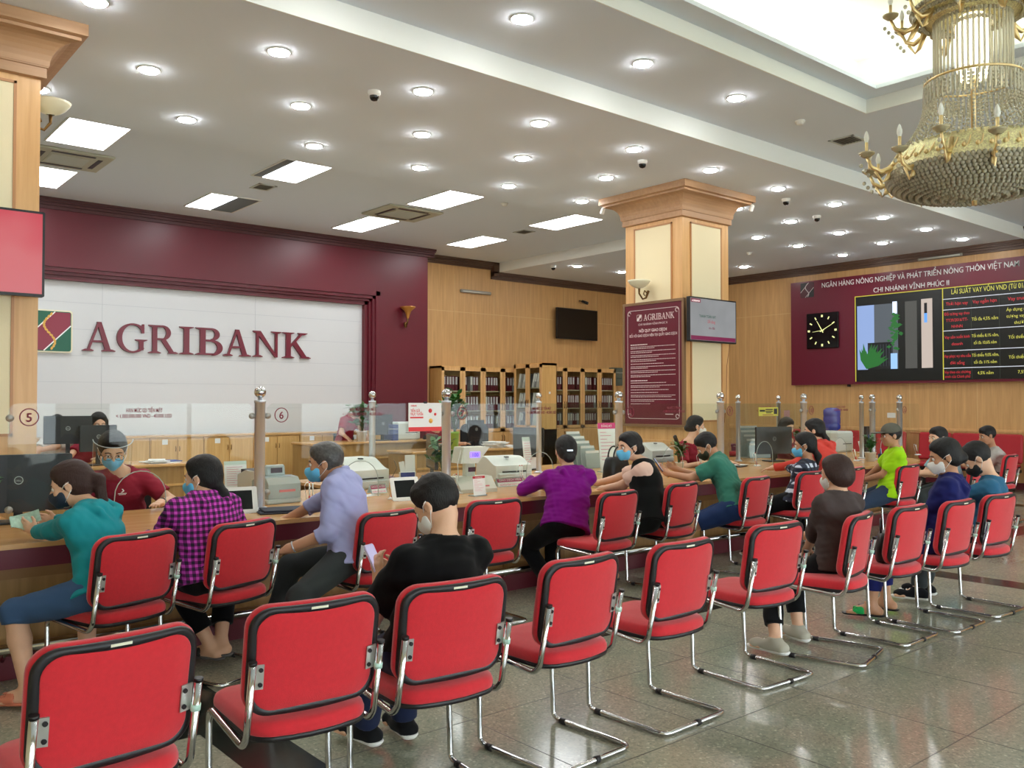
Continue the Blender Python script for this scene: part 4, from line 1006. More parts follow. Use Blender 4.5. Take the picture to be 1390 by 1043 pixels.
text('display_digits', '100', front(-.01, -.1042, .308), .045, emis('lcd_dark', (90, 60, 220), .6), t, 0, bold=.02)
MB().prism([(-.05, 0), (.05, 0), (.05, .012), (-.05, .012)], plane((.05, -.163, .05), (1, 0, 0), (0, .4, .9)), .0, .003).build('red_label', mat('sticker_red', ()), t)
MB().tube([(-.12, -.05, .37), (-.17, -.08, .25), (-.17, -.1, .1)], .004, 6).build('cable', WHITEP, t)
def leaflet(px, py, w_, h_, label, head, rz=0, red=PINKP, y=0):
    p = onC(px, py); t = thing('leaflet_stand', label, 'leaflet', (p.x, p.y + y, CT), rz); m_ = Matrix.Rotation(-.12, 4, 'X') @ front(0, 0, h_ / 2 + .005)
    MB().prism(rrect(w_, h_, .004), m_, -.004, 0).build('sheet', PAPER, t)
    MB().prism([(-w_ / 2, h_ / 2 - h_ * .12), (w_ / 2, h_ / 2 - h_ * .12), (w_ / 2, h_ / 2), (-w_ / 2, h_ / 2)], m_, 0, .0005).build('heading_band', red, t)
    text('heading', head, m_ @ Matrix.Translation((0, h_ / 2 - h_ * .09, .0008)), h_ * .07, PAPER, t, .0002, width=w_ * .6)
    g = MB(); rr = random.Random(int(px))
    for k in range(9):
        y_ = h_ * .3 - k * h_ * .07; l = w_ * (.25 + .5 * rr.random()); g.prism([(-w_ * .4, y_), (-w_ * .4 + l, y_), (-w_ * .4 + l, y_ + h_ * .012), (-w_ * .4, y_ + h_ * .012)], m_, 0, .0005)
    g.build('print_lines', mat('print_pink', (220, 130, 150), .6), t)
    MB().box((0, .03, .004), (w_, .08, .008)).build('stand_foot', ACRYL, t)
leaflet(640, 672, .14, .16, 'small white leaflet with red heading before the scale', 'AGRIBANK', .1, REDP, -.12)
leaflet(828, 641, .25, .55, 'tall leaflet with pink heading behind the woman in peach sleeves', 'ĐĂNG KÝ', -.15, PINKP)
leaflet(742, 640, .24, .38, 'blank pale sheet standing behind the purple hoodie', ' ', .1, mat('pale_green_paper', (206, 222, 208), .7), .25)
leaflet(334, 672, .2, .27, 'pale backed sheet standing behind the white framed tablet', ' ', .0, mat('pale_green_paper', ()), .2)
def rack(px, py, w_, d_, label, tiers=5, step=.05, rz=0, h0=.05):
    p = onC(px, py); t = thing('leaflet_rack', label, 'leaflet rack', (p.x, p.y, CT), rz)
    MB().box((0, d_ / 2, .01), (w_, d_, .02)).build('base', ACRYL, t)
    for k in range(tiers):
        y = k * d_ / tiers; z1 = .17 + k * step
        MB().box((0, y + .01, z1 / 2 + .01), (w_, .006, z1), rx=-.12).build('pocket', ACRYL, t)
        MB().box((0, y + .016, z1 / 2 + .04), (w_ * .9, .01, z1), rx=-.12).build('leaflets', PAPER, t)
rack(1032, 622, .36, .3, 'stepped rack full of white leaflets right of the green shirt', 5, .06, -.3)
rack(806, 636, .24, .4, 'stepped rack of white leaflets behind the purple hoodie', 5, .055, .0)
p = onC(553, 658); t = thing('leaflet_box', 'white leaflet box with blue front next to the side on monitor', 'leaflet rack', (p.x, p.y, CT), -.2)
MB().box((0, 0, .06), (.15, .06, .12), bev=.003).build('box', WHITEP, t); MB().box((-.01, -.034, .08), (.14, .008, .075)).build('blue_front', mat('blue_box', (28, 60, 140), .5), t); MB().box((.03, .01, .17), (.1, .012, .22), rx=-.05).build('leaflets', PAPER, t); MB().box((-.05, .0, .15), (.05, .012, .14), rx=-.1, ry=-.15).build('slip', PAPER, t)
def monitor(loc, rz, w_, h_, label, stand=.12, mback=None, badge=True, scr=None):
    t = thing('monitor', label, 'monitor', loc, rz); zc = stand + h_ / 2; M_ = mback or mat('monitor_black', (22, 23, 26), .45)
    MB().box((0, 0, .008), (.24, .18, .016), bev=.005).build('foot', M_, t); MB().box((0, .0, stand / 2 + .05), (.05, .03, stand + .12)).build('neck', M_, t)
    MB().prism(rrect(w_, h_, .012), front(0, -.02, zc), -.035, 0).build('casing', M_, t)
    MB().prism(rrect(w_ - .03, h_ - .035, .004), plane((0, .0152, zc), (-1, 0, 0), (0, 0, 1)), 0, .001).build('screen', scr or mat('monitor_screen', (60, 66, 70), .2), t)
    if badge:
        g = MB(); g.tube([(.024 * math.cos(a), -.022, zc + .02 + .024 * math.sin(a)) for a in np.linspace(0, 2 * PI, 20)[:-1]], .0025, 5, closed=True); g.build('badge_ring', GREYP, t)
        text('badge_text', 'DELL', front(0, -.0205, zc + .012), .016, GREYP, t, .0004, width=.034)
    return t
p = onC(35, 702)
monitor((1.36 - .14, 6.42, CT), -.12, .62, .37, 'large black monitor seen from behind at the left end of the counter', .07)
p = onC(572, 650); monitor((5.28, 7.6, CT), 1.15, .5, .36, 'dark monitor seen almost edge on between leaflets and leafy plant', .09, mat('monitor_smoke', (52, 54, 52), .3), False)
monitor((10.2, 6.75, CT), -.35, .56, .36, 'black monitor with round badge left of the dark haired teller', .1)
monitor((6.75, 7.75, CT), 1.9, .4, .34, 'thin dark monitor seen edge on behind the purple hoodie', .15, badge=False)
# telephone hung / black panel beside teller
t = thing('card_reader_arm', 'black slanted handset holder in front of the teller with white mask', 'device', (8.45, 6.9, CT)); MB().box((0, 0, .2), (.05, .04, .42), ry=-.5, bev=.012).build('body', BLACK, t); MB().box((.1, 0, .01), (.12, .1, .02)).build('foot', BLACK, t)
# handbag
p = onC(822, 650)
t = thing('handbag', 'black leather handbag standing between the purple hoodie and the peach sleeve', 'bag', (p.x - .05, p.y - .2, CT), .1)
LEA = mat('black_leather', (16, 16, 17), .4, bump=.3, bscale=120)
g = MB(); 
for k, (z, w_, d_) in enumerate(((0, .15, .07), (.02, .165, .08), (.12, .16, .075), (.21, .145, .055), (.235, .14, .045))): g.add([], []); 
prof = [(0, .15, .07), (.02, .165, .08), (.12, .16, .075), (.21, .145, .055), (.235, .13, .04)]
vs = []; n_ = 24
for (z, a, b_) in prof:
    for k in range(n_):
        q = 2 * PI * k / n_; c, s_ = math.cos(q), math.sin(q); vs.append((a * abs(c) ** .4 * (1 if c > 0 else -1), b_ * abs(s_) ** .5 * (1 if s_ > 0 else -1), z))
fs = [(i * n_ + k, i * n_ + (k + 1) % n_, (i + 1) * n_ + (k + 1) % n_, (i + 1) * n_ + k) for i in range(len(prof) - 1) for k in range(n_)] + [list(range(n_)), list(range(4 * n_, 5 * n_))]
g.add(vs, fs, True); g.build('body', LEA, t)
for y in (-.035, .035): MB().tube([(.09 * math.cos(a), y, .23 + .11 * math.sin(a)) for a in np.linspace(0, PI, 16)], .008, 8).build('handle', LEA, t)
MB().tube([(.05, -.07, .225), (.03, -.075, .23), (-.03, -.075, .23)], .004, 6).build('zip', GOLD, t)
# potted plants
def leafy(t, m, n, base, h_, spread, leaf, seed, droop=.4, stems=True):
    rr = random.Random(seed); g = MB(); gs = MB()
    for k in range(n):
        a = rr.random() * 2 * PI; r = spread * (.25 + .75 * rr.random()); top = Vector((base[0] + r * math.cos(a), base[1] + r * math.sin(a), base[2] + h_ * (.35 + .65 * rr.random())))
        mid = Vector(base) * .5 + top * .5 + Vector((0, 0, h_ * .1)); gs.tube([Vector(base) + Vector((rr.uniform(-.01, .01), rr.uniform(-.01, .01), 0)), mid, top], .0025, 5)
        for j in range(5):
            c = mid.lerp(top, (j + 1) / 5); b2 = rr.random() * 2 * PI; d = Vector((math.cos(b2), math.sin(b2), rr.uniform(-droop, .8))).normalized(); s_ = d.cross(Vector((0, 0, 1))).normalized(); l = leaf * (.7 + .6 * rr.random()); w_ = l * .26; u_ = s_.cross(d)
            g.add([c, c + d * l * .35 + s_ * w_, c + d * l * .35 - s_ * w_, c + d * l * .7 + s_ * w_ * .8 + u_ * .01, c + d * l * .7 - s_ * w_ * .8 + u_ * .01, c + d * l, c + d * l * .4 + u_ * l * .06, c + d * l * .7 + u_ * l * .05], [(0, 2, 6), (0, 6, 1), (2, 4, 7, 6), (6, 7, 3, 1), (4, 5, 7), (7, 5, 3)], True)
    gs.build('stems', mat('stem_green', (70, 100, 50), .6), t); g.build('foliage', m, t, fix=False)
def pot(t, r, h_, m, r0=None):
    MB().lathe([(.0001, 0), ((r0 or r * .75), 0), (r, h_), (r * 1.05, h_), (r * 1.05, h_ * .9 + .012), (r * .93, h_ * .88), (r * .9, h_ * .8), (.0001, h_ * .8)], seg=20).build('pot', m, t)
def plant(loc, label, r, h_, pm, n, fh, sp, leaf, seed, lm=LEAF):
    t = thing('potted_plant', label, 'plant', loc); pot(t, r, h_, pm); leafy(t, lm, n, (0, 0, h_ * .8), fh, sp, leaf, seed)
plant((10.35, 6.35, CT), 'bushy dark green plant in a white pot in front of the badge monitor', .075, .1, WHITEP, 22, .34, .16, .09, 4, mat('leaf_dark', (34, 78, 30), .4, var=.3, vscale=25))
p = onC(1177, 626); plant((p.x, 5.95, CT), 'small green plant in a cream pot on the counter left of the cap man', .075, .12, mat('pot_cream', (222, 218, 200), .5), 20, .24, .12, .07, 9)
plant((5.0, 7.0, CT), 'leafy green plant on the counter just behind the head of the man in black', .07, .1, WHITEP, 20, .33, .17, .1, 11)
plant((.98, 6.14, CT + .0), 'green sprig in front of the large black monitor at the left edge', .05, .08, WHITEP, 8, .28, .1, .08, 13)
plant((8.0, 6.55, CT), 'narrow green plant between handbag and woman in peach sleeves', .06, .09, WHITEP, 14, .26, .09, .08, 15)
# right end of the counter: pens, can, bottle
p = onC(1238, 612)
t = thing('pen_cup', 'dark cup with blue and green pens at the right end of the counter', 'pen cup', (11.35, 5.85, CT)); MB().lathe([(.0001, 0), (.045, 0), (.048, .1), (.043, .1), (.04, .01), (.0001, .01)], seg=16).build('cup', mat('cup_navy', (40, 48, 80), .4), t)
for k, (c) in enumerate(((40, 90, 160), (60, 150, 100), (230, 230, 230), (30, 30, 30))): MB().tube([(.01 * (k - 1.5), 0, .02), (.025 * (k - 1.5), .01 * k, .17)], .006, 6).build('pen', mat('pen%d' % k, c, .4), t)
pen_stand(1246, 618, 'curly white cord pen stand at the right end of the counter', 1)
t = thing('roll_up_display', 'dark upright box with blue picture behind the cap of the man in neon green', 'display', (12.2, 6.5, CT)); MB().box((0, 0, .22), (.2, .08, .44), bev=.005).build('box', mat('display_black', (22, 24, 34), .4), t); MB().prism([(-.06, -.1), (.07, -.1), (.07, .08), (-.06, .08)], front(0, -.041, .24), 0, .002).build('picture', mat('blue_picture', (40, 90, 150), .4, var=.6, vscale=18), t)
# ------------------------------------------------------------------ back office
def swivel(loc, rz, label, w_=.46, h_=1.02):
    t = thing('office_chair', label, 'chair', loc, rz); M_ = mat('chair_black', (24, 22, 24), .7)
    MB().box((0, 0, .47), (.46, .46, .08), bev=.03).build('seat', M_, t)
    g = MB(); n = 8
    pts = rrect(w_, .5, .12, 6); vs = []
    for (y, s_) in ((-.02, 1), (.03, .94)):
        for (x, z) in pts: vs.append((x * s_, -.24 + y - .5 * x * x + .0, h_ - .25 + z * s_))
    m_ = len(pts); g.add(vs, [list(range(m_))[::-1], list(range(m_, 2 * m_))] + [(i, (i + 1) % m_, m_ + (i + 1) % m_, m_ + i) for i in range(m_)], False); g.build('backrest', M_, t)
    MB().tube([(0, -.2, .45), (0, -.28, .55), (0, -.26, .75)], .02, 8).build('back_bar', BLACK, t)
    MB().cyl((0, 0, .1), (0, 0, .44), .03, 12).build('gas_column', CHROME, t)
    for k in range(5):
        a = 2 * PI * k / 5; MB().tube([(0, 0, .1), (.28 * math.cos(a), .28 * math.sin(a), .06)], .018, 8).build('foot', BLACK, t)
        MB().sph((.28 * math.cos(a), .28 * math.sin(a), .03), .03, 10, 6).build('castor', BLACK, t)
swivel((2.15, 7.15, 0), PI, 'black office chair behind the teller with face shield')
swivel((7.9, 14.12, 0), PI * .9, 'black office chair behind the teller by the white potted plant')
swivel((9.25, 12.98, 0), PI, 'black office chair below the savings poster')
swivel((10.4, 13.3, 0), PI * .95, 'wide black office chair behind the dark monitor and papers', .62, 1.16)
swivel((11.3, 7.25, 0), PI, 'black office chair right of the woman in the red jacket', .55, 1.1)
def desk(x0, x1, y0, y1, h_, label):
    t = thing('office_desk', label, 'desk', ((x0 + x1) / 2, (y0 + y1) / 2, 0)); w_, d_ = (x1 - x0) / 2, (y1 - y0) / 2
    MB().box((0, 0, h_ - .02), (2 * w_, 2 * d_, .04), bev=.008).build('top', WOODX, t)
    MB().box((0, -d_ + .06, (h_ - .04) / 2 + .02), (2 * w_ - .1, .02, h_ - .08)).build('front_panel', WOODB, t)
    g = MB(); g.bb(-w_ + .05, w_ - .05, -d_ + .035, -d_ + .05, h_ - .3, h_ - .27); g.bb(-w_ + .05, -w_ + .1, -d_ + .035, -d_ + .05, .03, h_ - .04); g.bb(w_ - .1, w_ - .05, -d_ + .035, -d_ + .05, .03, h_ - .04); g.build('panel_moulding', WOODC, t)
    for s_ in (-1, 1): MB().box((s_ * (w_ - .04), .03, (h_ - .04) / 2), (.03, 2 * d_ - .1, h_ - .04)).build('side_panel', WOODB, t)
    return t
desk(1.9, 4.35, 11.9, 12.8, .75, 'wide wood office desk behind the teller with face shield')
desk(6.7, 9.3, 13.1, 13.8, .90, 'wood office desk with white potted plant and boxy machines')
desk(7.9, 10.45, 11.9, 12.7, .77, 'wood office desk with loose paper heaps left of the glazed cabinets')
def onD(px, Y): d = ray(px, 600); return d.x / d.y * Y
monitor((onD(128, 12.3) + .02, 12.2, .75), .1, .46, .34, 'black monitor hiding the glasses wearing woman in maroon', .18)
monitor((onD(92, 12.35) - .0, 12.35, .75), -.15, .56, .36, 'black monitor in front of the hidden woman by the left column', .28)
monitor((onD(519, 13.3), 13.3, .90), .1, .42, .36, 'dark monitor behind the thin post left of the boxy white machine', .1)
monitor((onD(648, 12.2), 12.25, .77), .2, .42, .36, 'dark monitor in front of the wide black chair', .13)
def box_thing(name, label, cat, loc, size, m, rz=0, extra=None):
    t = thing(name, label, cat, loc, rz); MB().box((0, 0, size[2] / 2), size, bev=min(size) * .08).build('body', m, t)
    if extra: extra(t, size)
    return t
def lidded(t, s): MB().box((0, 0, s[2] * .72), (s[0] * 1.01, s[1] * 1.01, .008)).build('seam', GREYP, t); MB().box((s[0] * .1, -s[1] / 2, s[2] * .4), (s[0] * .5, .01, .012)).build('slot', BLACK, t)
box_thing('printer', 'boxy white machine on the far desk left of the savings poster', 'printer', (onD(549, 13.4), 13.45, .90), (.5, .4, .32), mat('printer_white', ()), 0, lidded)
box_thing('file_box', 'blue file box beside the boxy white machine on the far desk', 'box', (onD(531, 13.3), 13.3, .90), (.12, .3, .28), mat('file_blue', (38, 60, 130), .5), 0, lidded)
def far_plant(px, Y, z, label, pm, r, h_, fh, seed): plant((onD(px, Y), Y, z), label, r, h_, pm, 24, fh, .24, .16, seed)
far_plant(491, 13.25, .90, 'leafy plant in a white pot on the far desk before the maroon teller', WHITEP, .09, .18, .5, 21)
far_plant(617, 12.15, .77, 'tall plant in a lime green pot right of the savings poster', mat('pot_lime', (160, 200, 90), .5), .08, .3, .8, 23)
rr = random.Random(2)
def paper_heap(px, Y, z, n, label, w_=.3, blue=False):
    t = thing('paper_heap', label, 'papers', (onD(px, Y), Y, z))
    for k in range(n):
        MB().box((rr.uniform(-.05, .05), rr.uniform(-.04, .04), .006 + k * .013), (.21 * w_ / .3, .29, .012), rz=rr.uniform(-.5, .5)).build('sheaf', PAPER if not (blue and k % 4 == 1) else mat('file_blue', ()), t)
paper_heap(212, 12.1, .75, 4, 'low heap of white papers right of the teller with face shield')
paper_heap(228, 12.2, .75, 2, 'thin dark edged papers at the right end of the rear desk', .3, True)
paper_heap(62, 12.1, .75, 5, 'heap of papers with a blue folder by the left column', .4, True)
paper_heap(673, 12.2, .77, 8, 'tallest crumpled heap of white papers before the glazed cabinets', .5)
paper_heap(690, 12.1, .77, 3, 'low white papers at the right end of the far desk')
paper_heap(628, 12.1, .77, 3, 'white papers behind the lime green pot')
# low cupboards along the white wall
for k in range(8):
    x0 = 2.0 + k * .86
    t = thing('low_cupboard', 'light wood low cupboard along the white wall, %s from the left' % ORD[k], 'cupboard', (x0 + .43, 14.65, 0), group='low cupboards along the white wall')
    MB().box((0, 0, .5), (.85, .5, 1.0)).build('body', WOODC, t); MB().box((0, -.01, 1.02), (.86, .54, .03)).build('top', WOODX, t)
    for s_ in (-1, 1):
        d = MB().box((s_ * .21, -.258, .52), (.405, .016, .92), bev=.004).build('door', WOODC, t)
        MB().tube([(s_ * .03, -.28, .78), (s_ * .03, -.29, .82), (s_ * .03, -.28, .86)], .006, 6).build('handle', BRONZE, d)
    MB().prism(rrect(.09, .08, .004), front(-.2, -.267, .93), 0, .002).build('label_card', PAPER, t)
# glazed cabinets full of binders
BM = [mat('binder_maroon', (98, 22, 38), .5), mat('binder_grey', (150, 148, 150), .6), mat('binder_white', (210, 208, 204), .6)]
LBL = mat('binder_label', (206, 200, 204), .6)
binder0 = None
def binder_kind(i):
    o = MB(); w_ = .068
    o.bb(-w_ / 2, w_ / 2, -.13, .13, 0, .31); o.cur = 1; o.prism([(-w_ * .34, .13), (w_ * .34, .13), (w_ * .34, .29), (-w_ * .34, .29)], front(0, -.1302, 0), 0, .0015)
    return o
bk = {}
for i, m_ in enumerate(BM):
    o = binder_kind(i).build('binder', [m_, LBL if i == 0 else PAPER]); bk[i] = o; o['category'] = 'binder'
used = {}
def put_binder(i, parentmat, x, y, z, label, group, tilt=0):
    if i not in used: o = bk[i]; used[i] = 1
    else: o = bk[i].copy(); COL.objects.link(o)
    o.matrix_world = parentmat @ Matrix.Translation((x, y, z)) @ Matrix.Rotation(tilt, 4, 'Y'); tag(o, label, 'binder', group)
def glazed(loc, rz, w_, h_, ndoor, label, gz0, shelves, seed, kinds, tiltall=0, gname='', dn=None):
    """cabinet front faces local -Y"""
    t = thing('glazed_cabinet', label, 'cabinet', loc, rz, 'light wood glazed binder cabinets'); d_ = .42
    g = MB(); g.bb(-w_ / 2, w_ / 2, -d_ / 2, d_ / 2, 0, gz0 - .05); g.bb(-w_ / 2, w_ / 2, -d_ / 2, d_ / 2, h_ - .05, h_); g.bb(-w_ / 2, -w_ / 2 + .02, -d_ / 2, d_ / 2, 0, h_); g.bb(w_ / 2 - .02, w_ / 2, -d_ / 2, d_ / 2, 0, h_); g.bb(-w_ / 2, w_ / 2, d_ / 2 - .015, d_ / 2, 0, h_)
    if ndoor == 4: g.bb(-.012, .012, -d_ / 2, d_ / 2, 0, h_)
    g.build('carcass', WOODC, t)
    dw = w_ / ndoor; M_ = Matrix.Translation(loc) @ Matrix.Rotation(rz, 4, 'Z'); rr = random.Random(seed)
    zs = [gz0 + (h_ - .1 - gz0) * k / shelves for k in range(shelves)]
    for z in zs[1:]: MB().bb(-w_ / 2 + .02, w_ / 2 - .02, -d_ / 2 + .02, d_ / 2 - .02, z - .02, z).build('shelf', mat('shelf_pale', (200, 190, 160), .5), t)
    for k in range(ndoor):
        xc = -w_ / 2 + dw * (k + .5); g = MB(); fr = .07 if dw > .4 else .075; y = -d_ / 2
        za, zb = gz0 - .04, h_ - .02
        g.bb(xc - dw / 2 + .004, xc - dw / 2 + fr, y - .02, y, za, zb); g.bb(xc + dw / 2 - fr, xc + dw / 2 - .004, y - .02, y, za, zb); g.bb(xc - dw / 2 + .004, xc + dw / 2 - .004, y - .02, y, za, za + .07); g.bb(xc - dw / 2 + .004, xc + dw / 2 - .004, y - .02, y, zb - .08, zb)
        dr = g.build('glass_door', WOODL, t); MB().bb(xc - dw / 2 + fr, xc + dw / 2 - fr, y - .012, y - .009, za + .07, zb - .08).build('pane', CABGLASS, dr)
        hx = xc + (dw / 2 - .03) * (1 if k % 2 == 0 else -1)
        MB().tube([(hx, y - .02, gz0 + .42), (hx, y - .045, gz0 + .46), (hx, y - .045, gz0 + .54), (hx, y - .02, gz0 + .58)], .008, 6).build('handle', BRONZE, dr)
        g = MB(); g.bb(xc - dw / 2 + .004, xc + dw / 2 - .004, y - .02, y, .08, gz0 - .055); ld = g.build('lower_door', WOODL, t)
        MB().tube([(hx, y - .02, gz0 - .25), (hx, y - .045, gz0 - .22), (hx, y - .045, gz0 - .15), (hx, y - .02, gz0 - .12)], .008, 6).build('handle', BRONZE, ld)
        for si, z in enumerate(zs):
            n = int((dw - 2 * fr + .03) / .074); 
            for j in range(n):
                if rr.random() < .05: continue
                i = kinds[int(rr.random() * len(kinds))]; tl = (rr.uniform(-.03, .03) if not tiltall else tiltall + rr.uniform(-.04, .04))
                put_binder(i, M_, xc - (n - 1) * .037 + j * .074 + (0 if not tiltall else -.02), -.04, z + .001, ['dark red binder with pale spine label', 'grey binder with white spine label', 'white binder with white spine'][i] + ', %s shelf, %s, %s door' % (['bottom', 'middle', 'top', 'uppermost'][si], gname, ORD[k]), 'binders in the %s, door %s, shelf %s' % (gname, ORD[k], ORD[si]), tl)
    return t
glazed((11.72, 15.17, 0), 0, 2.2, 2.34, 4, 'glazed wood cabinet of dark red binders against the far wall near the maroon wall', .98, 3, 1, [0, 0, 0, 0, 1], 0, 'cabinet by the maroon wall')
glazed((14.72, 15.17, 0), 0, 2.28, 2.40, 4, 'glazed wood cabinet of dark red binders against the far wall under the black screen', 1.02, 3, 2, [0, 0, 0, 0, 1], 0, 'cabinet under the black screen')
t = glazed((12.76, 14.42, 0), -PI / 2, .92, 2.42, 2, 'glazed wood cabinet standing out from the wall with leaning white binders', 1.05, 3, 3, [2, 2, 2, 1, 2], .22, 'sideways cabinet')
MB().prism(rrect(.05, .05, .01), plane((.462, 0, 1.78), (0, 1, 0), (0, 0, 1)), 0, .003).build('tag', WHITEP, t)
for o in list(bpy.data.objects):
    if o.name.startswith('binder') and o.matrix_world.translation.length < .01 and not o.get('label'): bpy.data.objects.remove(o)
p_ = onY(840, 519, 15.2)
t = box_thing('wall_box', 'grey electrical box on the far wall just left of the rules board', 'box', (p_.x + .0, 15.3, 2.0), (.35, .16, .45), mat('box_greygreen', (90, 100, 90), .5), 0, lidded)
# red waiting seats along the east wall
SR = mat('bench_red', (170, 24, 36), .6, bump=.2, bscale=80)
def bench(yc, n, label):
    t = thing('waiting_bench', label, 'bench', (16.72, yc, 0), 0, 'red waiting seats along the wood wall'); w_ = .62
    for k in range(n):
        y = (k - (n - 1) / 2) * w_
        MB().box((-.12, y, .43), (.52, w_ * .97, .09), bev=.03).build('seat', SR, t)
        MB().box((.20, y, .74), (.09, w_ * .97, .52), ry=.10, bev=.03).build('backrest', SR, t)
    MB().bb(-.2, .1, -n * w_ / 2, n * w_ / 2, .33, .38).build('beam', BLACK, t)
    for s_ in (-1, 1): g = MB(); g.bb(-.35, .25, s_ * (n * w_ / 2 - .2) - .03, s_ * (n * w_ / 2 - .2) + .03, 0, .05); g.bb(-.08, -.02, s_ * (n * w_ / 2 - .2) - .03, s_ * (n * w_ / 2 - .2) + .03, 0, .34); g.build('leg', BLACK, t)
bench(4.95, 3, 'red upholstered waiting bench at the right edge of the picture')
bench(7.05, 3, 'red upholstered waiting bench behind the man in the pale grey shirt')
bench(9.15, 3, 'red upholstered waiting bench behind the counter end')
bench(11.25, 3, 'red upholstered waiting bench seen through the glass left of the water bottle')
# water dispenser with blue bottle, low white machine
t = thing('water_dispenser', 'white water dispenser with blue bottle by the wood wall', 'water dispenser', (14.6, 8.45, 0))
MB().box((0, 0, .5), (.36, .36, 1.0), bev=.03).build('cabinet', WHITEP, t); MB().box((-.19, 0, .78), (.02, .22, .1)).build('tap_recess', GREYP, t)
MB().lathe([(.0001, 1.0), (.06, 1.0), (.06, 1.04), (.145, 1.10), (.15, 1.16), (.14, 1.18), (.15, 1.2), (.15, 1.3), (.14, 1.32), (.15, 1.34), (.148, 1.43), (.10, 1.47), (.0001, 1.48)], seg=24).build('bottle', mat('bottle_blue', (28, 50, 150), .15, spec=.7), t)
p = onX(1130, 594, 14.2)
box_thing('printer', 'white machine below the blue water bottle', 'printer', (13.0, ray(1130, 594).y / ray(1130, 594).x * 13.0, .78), (.5, .45, .33), mat('printer_white', ()), 0, lidded)
desk(12.75, 13.35, 7.0, 8.8, .78, 'wood side desk carrying the machine below the blue water bottle')
